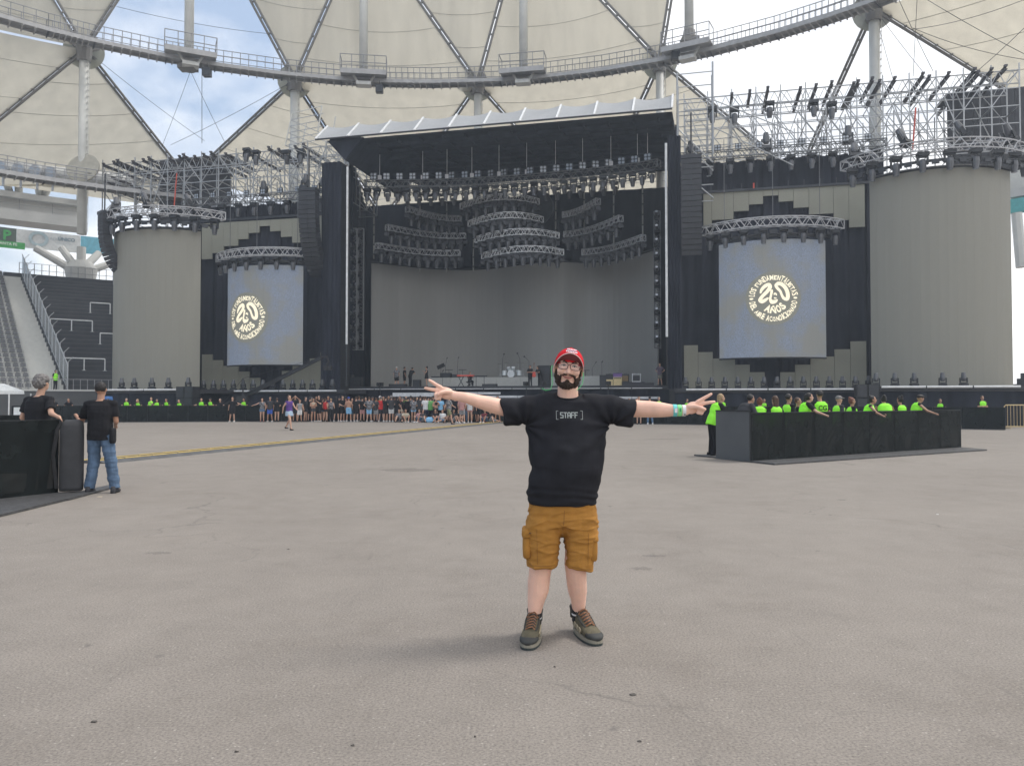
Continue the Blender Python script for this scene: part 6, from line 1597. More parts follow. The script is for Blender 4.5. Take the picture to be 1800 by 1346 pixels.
# a second, looser row squeezed behind them
for k, px in enumerate((545, 556, 567, 577, 597, 608, 619, 631, 643, 655, 665, 683, 693, 703, 713, 722, 733, 744, 753, 762, 790, 810, 818)):
    rc = ['black', 'char', 'black', 'navy', 'black', 'maroon', 'black', 'print'][k % 8]; hh = [('short', 'black'), ('long', 'brown'), ('short', 'brown'), ('bun', 'black'), ('cap', 'char')][k % 5]
    person('%s shirt, %s %s, %s person from the left in the row squeezed behind' % ({'print': 'printed', 'char': 'charcoal'}.get(rc, rc), {'char': 'dark'}.get(hh[1], hh[1]), 'cap' if hh[0] == 'cap' else 'hair', nth(k + 1)), on_line(px, .32), [PI, .4, 2.6, 0, -.6][k % 5],
           ['stand', 'cross', 'phone', 'stand2'][k % 4], ('tee', rc), (['shorts', 'pants', 'hot'][k % 3], ['black', 'char', 'denim', 'black'][k % 4]), hh, k % 2, [.97, 1.0, .93, 1.02][k % 4], ['black', 'white'][k % 2], group='fans squeezed behind the front line')
for k, (px, ps, tc_, wd) in enumerate(((702, 'sitg2', 'print', 'left of the crouching couple'), (738, 'sitg', 'pink', 'in pink, knees drawn up'), (745, 'sitg2', 'char', 'leaning back on one arm'), (765, 'sitg', 'black', 'in black below the crop-topped woman'), (777, 'sitg2', 'white', 'in white beside the blue bag'), (799, 'sitg2', 'char', 'in charcoal right of the olive shorts'), (806, 'sitg', 'black', 'in black, hugging the knees'), (853, 'sitg', 'maroon', 'in maroon, bare knees up'), (863, 'sitg2', 'black', 'in black with outstretched legs'), (713, 'sitg', 'beige', 'in beige before the black hoodie'))):
    person('person sitting on the ground ' + wd, on_line(px, 1.0), [.3, -.4, .8][k % 3], ps, ('tee', tc_), ('shorts', ['black', 'denim', 'grey'][k % 3]), ('long' if k % 2 else 'short', 'black' if k % 3 else 'brown'), k % 2, .97, 'white' if k % 2 else 'black', group='fans sitting on the ground')
b = MB(); b.loft([(V((0, 0, z)), V((.35 * f, 0, 0)), V((0, .2 * f, 0))) for z, f in ((0, .9), (.1, 1), (.28, .9), (.36, .5))], 12, pw=3); tag(b.build('bag', CL['lblue'], loc=on_line(757, 1.3), smooth=True), 'pale blue bag on the ground before the crowd', 'bag')
# the walking ones
person('woman in a purple tank top and pale denim skirt walking across the empty floor', Gd(508, 756), .9, 'walk', ('tank', 'purple'), ('skirt', 'ldenim'), ('bun', 'brown'), 0, .98, 'black', vox=.02)
person('man in a printed tee and olive shorts walking before the crowd', Gd(789, 745.5), 1.1, 'walk', ('tee', 'print'), ('shorts', 'olive'), ('short', 'brown'), 0, 1.0, 'black')
person('person in grey three-quarter trousers and white shoes before the crowd', Gd(812, 743.8), 2.9, 'stand2', ('tee', 'pink'), ('shorts', 'grey'), ('short', 'brown'), 0, 1.0, 'white')
# guards behind the far barrier
GG = 'guards in green vests behind the far barrier'
for k, (px, ps, h_, sc_, sk) in enumerate(((193, 'lean', ('short', 'black'), .93, 1), (224, 'lean', ('short', 'grey'), .96, 0), (247, 'lean2', ('long', 'blond'), .95, 0), (266, 'phone', ('short', 'brown'), .97, 0), (277, 'leanl', ('short', 'black'), .92, 1), (296, 'lean', ('short', 'black'), .95, 1), (318, 'lean2', ('short', 'brown'), .93, 0),
                                  (355, 'leanl', ('bun', 'brown'), .95, 0), (373, 'lean', ('cap', 'black'), .97, 1), (430, 'leanl', ('short', 'black'), .95, 1), (548, 'stand', ('cap', 'grey'), .97, 0), (668, 'stand', ('cap', 'white'), 1.02, 0), (674, 'stand', ('short', 'brown'), 1.0, 0), (714, 'stand', ('short', 'blond'), 1.0, 0), (790, 'stand', ('short', 'black'), .96, 1),
                                  (1158, 'stand2', ('short', 'grey'), .97, 0), (1205, 'lean', ('short', 'black'), .93, 1), (1270, 'stand', ('short', 'black'), .93, 1), (1341, 'lean', ('short', 'black'), .93, 1), (1403, 'stand', ('short', 'brown'), .93, 1), (1650, 'lean', ('bun', 'black'), .92, 1), (1726, 'cross', ('short', 'black'), .98, 1))):
    person('guard in a green vest behind the far barrier, %s from the left' % nth(k + 1), on_line(px, -.55), [0, .2, -.2][k % 3], ps, ('tee', 'black'), ('pants', 'black'), h_, sk, sc_, 'black', vest=True, group=GG)
for k, (px, wd) in enumerate(((98, 'left of the man in jeans'), (124, 'between the two men at the left barrier'), (389, 'beside the camera crane foot'), (1105, 'just right of the black tee'), (1119, 'over the right forearm, nearer the sleeve'))):
    person('person in dark clothes behind the far barrier ' + wd, on_line(px, -.6), 0, 'lean', ('tee', 'black'), ('pants', 'black'), ('short', ['black', 'brown', 'grey'][k % 3]), k % 2, .95, 'black', group='dark-clothed people behind the far barrier')

# ================================================================== STAFF in the right pen
def in_pen(px, off): 
    u = (px - 900) / 1350; dx, dy = dAB.x, dAB.y; tt = (u * pA.y - pA.x) / (dx - u * dy); y = pA.y + dy * tt; p = V((u * y, y, 0)); return p * ((y + off) / y)
pen = [
 (1300, 1.0, 'lean2', 1.9, ('hoodie', 'char'), ('short', 'black'), 1, .98, 'guard with receding black hair and dark sleeves bending at the left end of the pen'),
 (1334, .9, 'lean', PI - .4, ('tee', 'black'), ('bun', 'rust'), 0, .90, 'guard with a reddish bun in the pen, seen from behind'),
 (1362, .6, 'stand', PI + .3, ('tee', 'black'), ('long', 'brown'), 0, .90, 'guard with long loose brown hair in the pen'),
 (1386, .8, 'stand', 1.9, ('tee', 'black'), ('short', 'black'), 1, .93, 'guard with cropped black hair looking left in the pen'),
 (1410, .6, 'leanl', 1.5, ('tee', 'black'), ('pony', 'black'), 0, .97, 'guard with a black ponytail leaning on the pen rail'),
 (1402, 1.6, 'stand', 1.2, ('tee', 'black'), ('short', 'brown'), 1, .88, 'guard half hidden behind the ponytailed one in the pen'),
 (1441, .7, 'stand', PI + .1, ('tee', 'black'), ('short', 'black'), 1, .985, 'tallest guard of the pen, back turned, with letters on the vest'),
 (1474, .7, 'stand', 1.7, ('tee', 'char'), ('cap', 'grey'), 0, .91, 'guard in a grey cap looking left in the pen'),
 (1497, .9, 'stand', 1.5, ('tee', 'black'), ('bun', 'rust'), 1, .88, 'short guard with a brown bun right of the grey cap in the pen'),
 (1522, .6, 'leanl', 1.2, ('tank', 'black'), ('bun', 'black'), 1, .93, 'guard with a black bun and bare arms leaning on the pen'),
 (1557, .8, 'lean', PI - .2, ('tank', 'black'), ('bun', 'black'), 1, .95, 'guard with a low black bun seen from behind in the pen'),
 (1582, .8, 'stand', PI + .4, ('tee', 'black'), ('bun', 'black'), 1, .91, 'guard left of the black cap at the right of the pen'),
 (1606, .6, 'leanl', 1.4, ('tank', 'black'), ('cap', 'black'), 1, .96, 'guard in a black cap, rightmost in the pen, arm on the rail'),
]
for px, off, ps, rz, tp_, hr, sk, sc_, wd in pen:
    t = person(wd, in_pen(px, off), rz, ps, tp_, ('pants', 'black'), hr, sk, sc_, 'black', vest=True, vox=.016, group='guards in the right pen')
    if px == 1441:
        me = text_mesh('CG', .17, .004); me.materials.append(CL['black']); o = link('lettering', me, t, (0, .155, 1.27)); o.rotation_euler = (PI / 2, 0, PI)
        b = MB(); b.box((0, .15, 1.13), (.3, .004, .03)); b.build('print_bar', CL['char'], t)
person('guard with a light brown ponytail bending outside the left end of the pen', Gd(1253, 802), 1.75, 'stoop' if False else 'lean', ('tee', 'black'), ('pants', 'black'), ('long', 'blond'), 0, .97, 'black', vest=True, vox=.016)
# ================================================================== THE TWO MEN at the left barrier
POSES['greyman'] = fix(pose(wrl=(-.43, .12, 1.17), ell=(-.33, .10, 1.20), shl=(-.2, 0, 1.395), shr=(.2, 0, 1.395), elr=(.27, .02, 1.14), wrr=(.26, -.1, .92), head=(-.03, -.04, 1.65)))
POSES['jeansman'] = fix(pose(elr=(.33, -.10, 1.10), wrr=(.44, -.22, 1.18), ell=(-.22, -.04, 1.12), wrl=(-.13, -.25, 1.06), shl=(-.2, 0, 1.395), shr=(.2, 0, 1.395), kl=(-.16, -.02, .5), al=(-.235, .02, .09), kr=(.10, -.03, .5), ar=(.14, .03, .09)))
t = person('man with bushy grey hair in a black tee, back turned, behind the left barrier', P(68, 704, 11.75) * V((1, 1, 0)) if False else V((P(68, 704, 11.9).x, 11.9, 0)), PI - .25, 'greyman', ('tee', 'black'), ('pants', 'black'), ('fluffy', 'grey'), 0, 1.045, 'black', vox=.011, fingers=True, belly=.03)
t = person('man in black tee and blue jeans, back turned, leaning at the padded barrier end', Gd(175, 866), PI + .1, 'jeansman', ('tee', 'black'), ('jeans', 'denim'), ('short', 'black'), 1, 1.0, 'char', vox=.011, fingers=True, belly=.025)
for c in list(t.children):
    if c.name.startswith('trousers'):
        jm = mat('worn_jeans', (.10, .155, .24), .9, var=.45, scale=5, bump=.5, bscale=40, spec=.2, stretch=(1, 1, .5)); c.material_slots[0].material = jm
b = MB(); b.loft([(V((-.21, .05, z)), V((.035 * f, 0, 0)), V((0, .07 * f, 0))) for z, f in ((.78, .8), (.82, 1), (.98, 1), (1.02, .7))], 10, pw=4); b.build('belt_pouch', CL['black'], t, smooth=True)

# ================================================================== THE MAN in the red cap
KM = 1350 / 4.76
MX = (985 - 900) / KM
def mx(px): return (px - 900) / KM - MX
def mz(py): return EYE + (704 - py) / KM
man = thing('person', 'bearded man in red cap, glasses, black tee and ochre shorts, arms spread in V signs', 'person', (MX, 4.76, 0))
skin = mat('man_skin', (.80, .50, .385), .5, var=.10, scale=11, bump=.15, bscale=120, sss=.12, spec=.4)
# ---- body
mb = MB(); sk = mb
def lp(px, py, y, rx, ry, ax='z'):                    # loft ring facing up (ax z) or along x
    c = V((mx(px), y, mz(py)))
    return (c, V((rx, 0, 0)), V((0, ry, 0))) if ax == 'z' else (c, V((0, ry, 0)), V((0, 0, rx)))
sk.loft([lp(989, 900, 0, .17, .13), lp(991, 850, -.01, .18, .14), lp(996, 800, -.01, .19, .14), lp(998, 750, -.0, .19, .115), lp(998, 715, 0, .18, .085), lp(998, 702, 0, .10, .08)], 20)
sk.loft([lp(998, 712, .01, .085, .075), lp(998, 698, 0, .066, .066), lp(998, 685, -.005, .063, .068), lp(998, 670, 0, .06, .07)], 18)
# arms (image left arm, then image right arm)
armL = [(945, 716, 0, .062, .06), (915, 716, -.01, .058, .058), (883, 716, -.02, .053, .054), (862, 711, -.04, .050, .050), (840, 705, -.06, .0415, .042), (820, 699, -.08, .034, .034), (805, 696.5, -.09, .029, .024), (797, 695, -.095, .030, .021)]
sk.loft([lp(*a, ax='x') for a in armL], 16)
armR = [(1052, 718, 0, .062, .06), (1085, 718, -.01, .058, .058), (1118, 718, -.02, .0535, .054), (1140, 719, -.04, .0515, .05), (1160, 720, -.06, .046, .044), (1178, 721, -.08, .0365, .034), (1194, 721, -.09, .0315, .024), (1203, 720, -.095, .032, .021)]
sk.loft([lp(*a, ax='x') for a in armR], 16)
# legs
legL = [(955, 925, .0, .078, .10), (953, 985, 0, .077, .085), (949, 1003, .0, .069, .075), (947, 1020, .012, .069, .074), (946, 1038, .02, .066, .073), (942, 1058, .018, .052, .06), (939.5, 1076, .01, .040, .046), (939, 1095, .0, .036, .046)]
legR = [(1017, 925, .0, .078, .10), (1012, 990, 0, .072, .08), (1012, 1005, .0, .064, .07), (1013.5, 1021, .02, .063, .070), (1015.5, 1039, .045, .060, .068), (1017.5, 1056, .065, .048, .056), (1018.5, 1074, .08, .040, .046), (1019, 1096, .085, .036, .046)]
sk.loft([lp(*a) for a in legL], 18); sk.loft([lp(*a) for a in legR], 18)
sk.ell((mx(990), 0, mz(890)), (.17, .12, .09))
# hands
def fing(pts, rs, k=1.16):
    rs = [q * (k if q < .0155 and pts[0][2] < 1.55 else 1) for q in rs]
    for i in range(len(pts) - 1): sk.cap2(pts[i], rs[i], pts[i + 1], rs[i + 1], n=10)
def h3(px, py, y): return V((mx(px), y, mz(py)))
def palm(w, k, up):                                    # wrist point, knuckle centre
    d = (k - w); X = d.normalized(); Zz = V((0, -1, 0)).cross(X).normalized(); Y = V((0, 1, 0))
    M = Matrix((X, Y, X.cross(Y))).transposed()
    sk.ell(w + d * .52, (d.length * .62, .0175, .037), M=M, nu=18, nv=12)
    sk.ell(w + d * .25, (d.length * .42, .017, .030), M=M, nu=18, nv=12)
yh = -.10
wL, kL = h3(799, 695.5, -.095), h3(775, 687.5, yh)
palm(wL, kL, 1)
fing([h3(777.5, 681.5, yh), h3(769, 676.5, yh - .004), h3(762.5, 672, yh - .006), h3(757.8, 669.2, yh - .004)], [.0115, .0100, .0092, .0078])
fing([h3(773.5, 686.5, yh), h3(765, 685.3, yh - .006), h3(757, 683.8, yh - .008), h3(751, 682.6, yh - .006)], [.0118, .0104, .0095, .0080])
fing([h3(773.5, 692, yh), h3(769, 693.5, yh - .018), h3(772, 696, yh - .040), h3(778, 696.5, yh - .034)], [.0112, .0105, .0098, .0088])
fing([h3(775, 697.5, yh), h3(769, 699.5, yh - .014), h3(771, 701, yh - .036), h3(777, 700.5, yh - .032)], [.0102, .0094, .0088, .0080])
fing([h3(794, 690, yh - .004), h3(786, 689, yh - .024), h3(778.5, 690.5, yh - .044), h3(774, 693.5, yh - .052)], [.0150, .0125, .0108, .0092])
wR, kR = h3(1200, 720.5, -.095), h3(1220, 712.5, yh)
palm(wR, kR, 1)
fing([h3(1219, 706.5, yh), h3(1228, 701, yh - .004), h3(1236, 696.5, yh - .006), h3(1242.4, 692.7, yh - .004)], [.0115, .0100, .0092, .0078])
fing([h3(1222, 711, yh), h3(1231, 708.5, yh - .006), h3(1240, 707, yh - .008), h3(1247.5, 706.2, yh - .006)], [.0118, .0104, .0095, .0080])
fing([h3(1223, 716, yh), h3(1228.5, 718.5, yh - .018), h3(1226, 721, yh - .040), h3(1219, 721, yh - .034)], [.0112, .0105, .0098, .0088])
fing([h3(1220, 721, yh), h3(1226, 724, yh - .014), h3(1223.5, 726, yh - .036), h3(1217, 725, yh - .032)], [.0102, .0094, .0088, .0080])
fing([h3(1204, 715.5, yh - .004), h3(1213, 714.5, yh - .026), h3(1220, 716, yh - .046), h3(1227.5, 718.8, yh - .054)], [.0150, .0125, .0108, .0094])
# ---- head in its own frame, rolled clockwise and turned a touch
HC_ = V((mx(999.5), -.01, mz(647.5))); HM = Matrix.Rotation(R(-7.5) * -1 if False else R(7.5), 3, 'Y') @ Matrix.Rotation(R(-3), 3, 'Z')
HS = 1.09
def H(x, y, z): return HC_ + HM @ (V((x, y, z)) * HS)
def hel(mb_, c, r, rot=None): mb_.ell(H(*c), tuple(q * HS for q in r), M=HM @ rot if rot is not None else HM, nu=20, nv=14)
hel(sk, (0, .012, .014), (.074, .095, .086)); hel(sk, (0, -.028, -.035), (.061, .068, .076)); hel(sk, (0, -.042, -.085), (.045, .048, .034))
hel(sk, (0, -.036, .012), (.064, .055, .052))
for s in (-1, 1):
    hel(sk, (s * .037, -.068, -.020), (.027, .030, .024)); hel(sk, (s * .030, -.080, .028), (.024, .014, .010)); hel(sk, (s * .0125, -.098, -.031), (.0095, .012, .008))
    hel(sk, (s * .079, .008, -.008), (.009, .019, .031)); hel(sk, (s * .031, -.076, .010), (.017, .012, .010))
fing([H(0, -.086, .022), H(0, -.100, -.008), H(0, -.113, -.026)], [.010, .0105, .0135])
body_me = blob(mb, .0045, 3, 'body'); body_me.materials.clear(); body_me.materials.append(skin)
link('body', body_me, man)
# nails
nail = mat('nail', (.70, .45, .38), .3)
# lips, eyes, brows
lipm = mat('lips', (.50, .20, .17), .45)
b = MB(); b.tube([H(-.032, -.088, -.047), H(-.017, -.101, -.0555), H(0, -.1065, -.059), H(.017, -.101, -.0555), H(.032, -.088, -.047)], [.002, .0046, .0058, .0046, .002], 8); b.build('lips', lipm, man, smooth=True)
b = MB(); b.tube([H(-.034, -.0885, -.0455), H(-.016, -.106, -.0545), H(0, -.1115, -.057), H(.016, -.106, -.0545), H(.034, -.0885, -.0455)], [.0012, .0014, .0016, .0014, .0012], 5); b.build('mouth_line', mat('mouth_dark', (.12, .03, .03), .6), man)
for s in (-1, 1):
    b = MB(); hel(b, (s * .030, -.0822, .0085), (.0115, .008, .0036)); o = b.build('eye', mat('eye_white', (.62, .58, .55), .2), man, smooth=True)
    b = MB(); hel(b, (s * .030, -.0880, .0085), (.0048, .003, .0036)); b.build('iris', mat('iris_brown', (.05, .025, .015), .2), o, smooth=True)
    b = MB(); b.tube([H(s * .016, -.0895, .011), H(s * .030, -.092, .0135), H(s * .044, -.082, .009)], [.0024, .0032, .0022], 6); b.build('eyelid', mat('lash_dark', (.05, .03, .025), .7), man)
    b = MB(); b.tube([H(s * .014, -.092, .027), H(s * .030, -.096, .033), H(s * .050, -.080, .026)], [.0035, .0045, .0025], 6); b.build('eyebrow', mat('beard_hair', (.050, .031, .022), .85, var=.75, scale=120, bump=1.0, bscale=260), man, smooth=True)
beardm = MATS['beard_hair']
for s in (-1, 1):
    b = MB(); hel(b, (s * .0075, -.108, -.0345), (.0032, .003, .0022)); b.build('nostril', MATS['mouth_dark'], man)
# ---- beard with moustache
bd = MB()
for s in (-1, 1):
    bd.cap2(H(s * .069, -.006, -.006), .008, H(s * .062, -.020, -.048), .014, n=12); bd.cap2(H(s * .062, -.020, -.048), .015, H(s * .044, -.046, -.088), .021, n=12); bd.cap2(H(s * .044, -.046, -.088), .021, H(0, -.066, -.100), .024, n=12)
    bd.cap2(H(s * .007, -.1085, -.0425), .0042, H(s * .026, -.099, -.0425), .0048, n=10); bd.cap2(H(s * .026, -.099, -.0425), .0046, H(s * .041, -.082, -.050), .0048, n=10); bd.cap2(H(s * .041, -.082, -.050), .0048, H(s * .046, -.070, -.080), .009, n=10)
    hel(bd, (s * .050, -.042, -.064), (.014, .030, .020))
hel(bd, (0, -.060, -.097), (.040, .042, .024)); hel(bd, (0, -.092, -.078), (.012, .010, .010)); hel(bd, (0, -.03, -.102), (.044, .046, .022))
bme = blob(bd, .0035, 1, 'beard'); bme.materials.clear(); bme.materials.append(beardm)
for v in bme.vertices:
    n_ = noise.noise(V(v.co) * 70) * .006 + noise.noise(V(v.co) * 190) * .005; v.co += v.normal * n_
link('beard', bme, man)
# hair round the back and sides under the cap
hb = MB(); hel(hb, (0, .035, .012), (.080, .080, .07)); hme = blob(hb, .005, 1, 'hair'); hme.materials.clear(); hme.materials.append(beardm); link('hair', hme, man)
# ---- cap
capm = mat('cap_red', (.62, .012, .022), .8, var=.08, scale=20, bump=.3, bscale=300, spec=.2)
cb = MB(); n = 24; rows = 9; vv = []
for j in range(rows + 1):
    ph = (PI / 2) * j / rows
    for i in range(n):
        th = 2 * PI * i / n; fx = math.cos(th); fy = math.sin(th); front = max(0, -fy)
        r_ = math.cos(ph); zz = .026 + .090 * math.sin(ph) ** .9 + front * .006 * (1 - j / rows)
        zz -= .028 * (1 - j / rows) * max(0, abs(fx) - .1) + .02 * (1 - j / rows) * max(0, fy)
        vv.append(H(fx * .0855 * (r_ ** .72 if r_ > 0 else 0), .01 + fy * .106 * (r_ ** .72 if r_ > 0 else 0), zz))
cb.add(vv, [(j * n + i, j * n + (i + 1) % n, (j + 1) * n + (i + 1) % n, (j + 1) * n + i) for j in range(rows) for i in range(n)])
cap_o = cb.build('cap', capm, man, smooth=True)
bb = MB(); nu, nv_ = 20, 6; top_ = []
def brim(u, w, dz=0.0):                                # u -1..1 across, w 0..1 outwards
    th = u * R(80); x0_, y0_ = math.sin(th) * .086, .01 - math.cos(th) * .104
    out = .064 * math.cos(th) ** .7 if math.cos(th) > 0 else 0
    z0_ = .040 - .048 * abs(u) ** 2.1; z1 = .074 - .088 * abs(u) ** 1.9
    zz = z0_ + (z1 - z0_) * (w ** .8)
    return H(x0_ * (1 + .0 * w), y0_ - out * w, zz + dz)
vv = [brim(-1 + 2 * i / nu, j / nv_) for j in range(nv_ + 1) for i in range(nu + 1)] + [brim(-1 + 2 * i / nu, j / nv_, .004) for j in range(nv_ + 1) for i in range(nu + 1)]
m_ = (nu + 1) * (nv_ + 1); fs = []
for j in range(nv_):
    for i in range(nu):
        a = j * (nu + 1) + i; fs.append((a, a + 1, a + nu + 2, a + nu + 1)); fs.append((m_ + a, m_ + a + nu + 1, m_ + a + nu + 2, m_ + a + 1))
bb.add(vv, fs); bo = bb.build('brim', [capm, mat('under_brim_shade', (.20, .05, .055), .9)], cap_o, smooth=True)  # shade beneath the brim is put into the colour of its lower faces
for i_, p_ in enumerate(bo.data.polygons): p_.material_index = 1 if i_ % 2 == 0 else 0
b = MB(); b.tube([brim(-1 + 2 * i / 24, 1, .002) for i in range(25)], .0026, 6); b.build('brim_piping', mat('piping', (.75, .55, .55), .7), cap_o)
b = MB(); b.ell(H(0, .01, .117), (.007, .007, .004)); b.build('button', capm, cap_o)
# embroidered lettering: two short white lines over a dark one, too small to read
wt = mat('embroidery_white', (.8, .8, .82), .7); dk_ = mat('embroidery_dark', (.12, .16, .24), .7)
def on_cap(x, z, out=.0025):
    th = math.asin(max(-1, min(1, x / .0855))); q = max(0.05, 1 - ((z - .030) / .092) ** 2) ** .36
    return H(x * 1.0, .01 - math.cos(th) * .106 * q - out, z)
def dash(x0_, x1, z0_, z1, m, slope=0):
    b = MB(); n = 4
    for i in range(n + 1):
        x = x0_ + (x1 - x0_) * i / n; b.v += [on_cap(x, z0_ + slope * x, .006), on_cap(x, z1 + slope * x, .006)]
    for i in range(n): b.f.append((2 * i, 2 * i + 2, 2 * i + 3, 2 * i + 1)); b.mi.append(0)
    b.build('embroidery', m, cap_o)
for k in range(6): dash(-.022 + k * .009, -.0155 + k * .009, .1005, .1065, wt, -.04)
dash(-.026, .036, .0945, .0985, dk_, -.06)
for k in range(7): dash(-.028 + k * .0095, -.021 + k * .0095, .0865, .0930, wt, -.06)
# ---- glasses
fr = mat('glasses_frame', (.045, .02, .025), .3); gl = mat('glasses_lens', (.8, .85, .9), .05, alpha=.10, spec=.8)
gt = link('glasses', None, man)
for s in (-1, 1):
    pts = []
    for i in range(25):
        th = 2 * PI * i / 24; cs, sn = math.cos(th), math.sin(th); x = s * .034 + .0265 * math.copysign(abs(cs) ** .6, cs); z = .006 + .0185 * math.copysign(abs(sn) ** .6, sn)
        pts.append(H(x, -.1085 + abs(x) * .12, z))
    b = MB(); b.tube(pts, .0019, 6); b.build('rim', fr, gt)
    b = MB(); b.add(pts[:-1], [tuple(range(24))]); b.build('lens', gl, gt)
    b = MB(); b.tube([H(s * .061, -.100, .014), H(s * .078, -.06, .010), H(s * .084, .0, .004)], .0022, 6); b.build('temple', fr, gt)
b = MB(); b.tube([H(-.009, -.108, .012), H(0, -.1115, .015), H(.009, -.108, .012)], .0019, 6); b.build('bridge', fr, gt)
# ---- green earphone cords
gc = mat('green_cord', (.12, .65, .22), .5)
for pts in ([(-.083, -.01, -.01), (-.094, -.02, .004), (-.098, -.03, -.02), (-.088, -.04, -.06), (-.080, -.05, -.10), (-.088, -.06, -.135), (-.115, -.05, -.142), (-.135, -.03, -.132)], [(.083, -.01, -.01), (.088, -.02, -.04), (.086, -.03, -.08), (.072, -.04, -.105), (.06, -.04, -.12)]):
    b = MB(); b.tube([H(*p) for p in pts], .0021, 6); b.build('earphone_cord', gc, man)
# ---- T-shirt
sb = MB()
sb.loft([lp(987.5, 885, -.005, .212, .165), lp(988, 872, -.012, .214, .172), lp(990, 850, -.02, .218, .184), lp(994, 820, -.024, .226, .188), lp(995, 790, -.018, .232, .178), lp(996, 768, -.01, .242, .162), lp(997, 750, 0, .256, .146), lp(998, 735, 0, .262, .13), lp(998, 718, 0, .25, .118), lp(998, 706, .002, .20, .108), (V((mx(998), .004, mz(700))), V((.14, 0, 0)), V((0, .102, .012))), (V((mx(998), .008, mz(694))), V((.088, 0, 0)), V((0, .088, .026)))], 36, pw=2.3)
slv = lambda pts: sb.loft([(V((mx(px), y, mz(py))), V((0, ry, 0)), V((ob / KM, 0, rz_))) for px, py, y, rz_, ry, ob in pts], 28, pw=2.3)
slv([(975, 722, 0, .105, .10, 0), (950, 720, 0, .100, .098, 0), (925, 720, -.005, .088, .090, -1), (905, 722, -.012, .084, .084, -3), (883, 724.5, -.018, .081, .078, -5)])
slv([(1025, 722, 0, .105, .10, 0), (1050, 720, 0, .100, .098, 0), (1075, 721, -.005, .088, .090, 1), (1095, 723, -.012, .085, .084, 3), (1113, 726, -.018, .083, .078, 5)])
shirt_me = blob(sb, .0065, 6, 'tshirt')
tee = mat('tshirt_black', (.02, .0205, .025), .85, var=.18, scale=9, bump=.25, bscale=350, spec=.15)
shirt_me.materials.clear(); shirt_me.materials.append(tee)
def wrinkle(me, fn):
    me.update()
    nn = [v.normal.copy() for v in me.vertices]
    for v, n_ in zip(me.vertices, nn): v.co += n_ * fn(V(v.co))
def tee_w(c):
    a = .0
    z0_, x0_ = mz(748), .265
    for s in (-1, 1):                                  # folds fanning out of the armpits
        dx, dz = c.x - mx(999) - s * x0_, c.z - z0_; r_ = math.hypot(dx, dz); an = math.atan2(dz, dx * s)
        a += .012 * math.exp(-r_ / .18) * math.sin(an * 9 + 2 * noise.noise(c * 3)) * min(1, r_ / .04)
    w = noise.noise(V((c.x * 5, c.y * 4, c.z * 13 + 3))); a += .011 * w * (1.3 if c.z < 1.05 else .7)
    a += .006 * math.sin((c.x * 14 + c.z * 26) + 3 * noise.noise(c * 4)) * max(0, noise.noise(V((c.x * 3 + 5, c.y, c.z * 4))))
    a += .004 * noise.noise(V((c.x * 14, c.y * 8, c.z * 20)))
    if c.z < mz(845): a += .004 * math.sin(c.z * 130 + 4 * noise.noise(c * 5)) * min(1, (mz(845) - c.z) / .08)
    return a
wrinkle(shirt_me, tee_w)
shirt = link('tshirt', shirt_me, man)
bpy.context.view_layer.update()
bvh = BVHTree.FromPolygons([tuple(v.co) for v in shirt_me.vertices], [tuple(p.vertices) for p in shirt_me.polygons])
def on_shirt(x, z, out=.0018):
    h_ = bvh.ray_cast(V((x, -1, z)), V((0, 1, 0)))
    return (h_[0] + V((0, -out, 0))) if h_[0] else V((x, -.2, z))
# collar rib, hems
b = MB(); b.tube([V((mx(998) + math.cos(2 * PI * i / 28) * .079, .0 + math.sin(2 * PI * i / 28) * .078, mz(695) + (.026 * math.sin(2 * PI * i / 28)))) for i in range(29)], .0085, 8); b.build('collar', tee, shirt, smooth=True)
def stroke(b, pts, w):
    for (x0_, z0_), (x1, z1) in zip(pts[:-1], pts[1:]):
        dx, dz = x1 - x0_, z1 - z0_; L_ = math.hypot(dx, dz); nx, nz_ = -dz / L_ * w / 2, dx / L_ * w / 2; k = max(1, int(L_ / .008)); ex, ez = dx / L_ * w / 2 * .9, dz / L_ * w / 2 * .9
        base = len(b.v)
        for i in range(k + 1):
            f = i / k; x = x0_ - ex + (dx + 2 * ex) * f; z = z0_ - ez + (dz + 2 * ez) * f
            b.v += [on_shirt(x + nx, z + nz_), on_shirt(x - nx, z - nz_)]
        for i in range(k): b.f.append((base + 2 * i, base + 2 * i + 1, base + 2 * i + 3, base + 2 * i + 2)); b.mi.append(0)
inkm = mat('print_grey', (.34, .37, .36), .8)
gw, gh = .0152, .030; gx0 = mx(983); gz = mz(733)
GL = {'S': [[(1, 1), (0, 1), (0, .55), (1, .45), (1, 0), (0, 0)]], 'T': [[(0, 1), (1, 1)], [(.5, 1), (.5, 0)]], 'A': [[(0, 0), (0, .8), (.25, 1), (.75, 1), (1, .8), (1, 0)], [(0, .42), (1, .42)]], 'F': [[(0, 0), (0, 1), (1, 1)], [(0, .5), (.8, .5)]]}
for k, c in enumerate('STAFF'):
    b = MB()
    for st_ in GL[c]: stroke(b, [(gx0 + k * .0218 + x * gw, gz + z * gh) for x, z in st_], .0054)
    b.build('letter', inkm, shirt)
for s in (-1, 1):
    b = MB(); xc = mx(998.2) + s * .079; stroke(b, [(xc - s * .011, gz + gh + .01), (xc, gz + gh + .01), (xc, gz - .01), (xc - s * .011, gz - .01)], .0025); b.build('bracket', inkm, shirt)
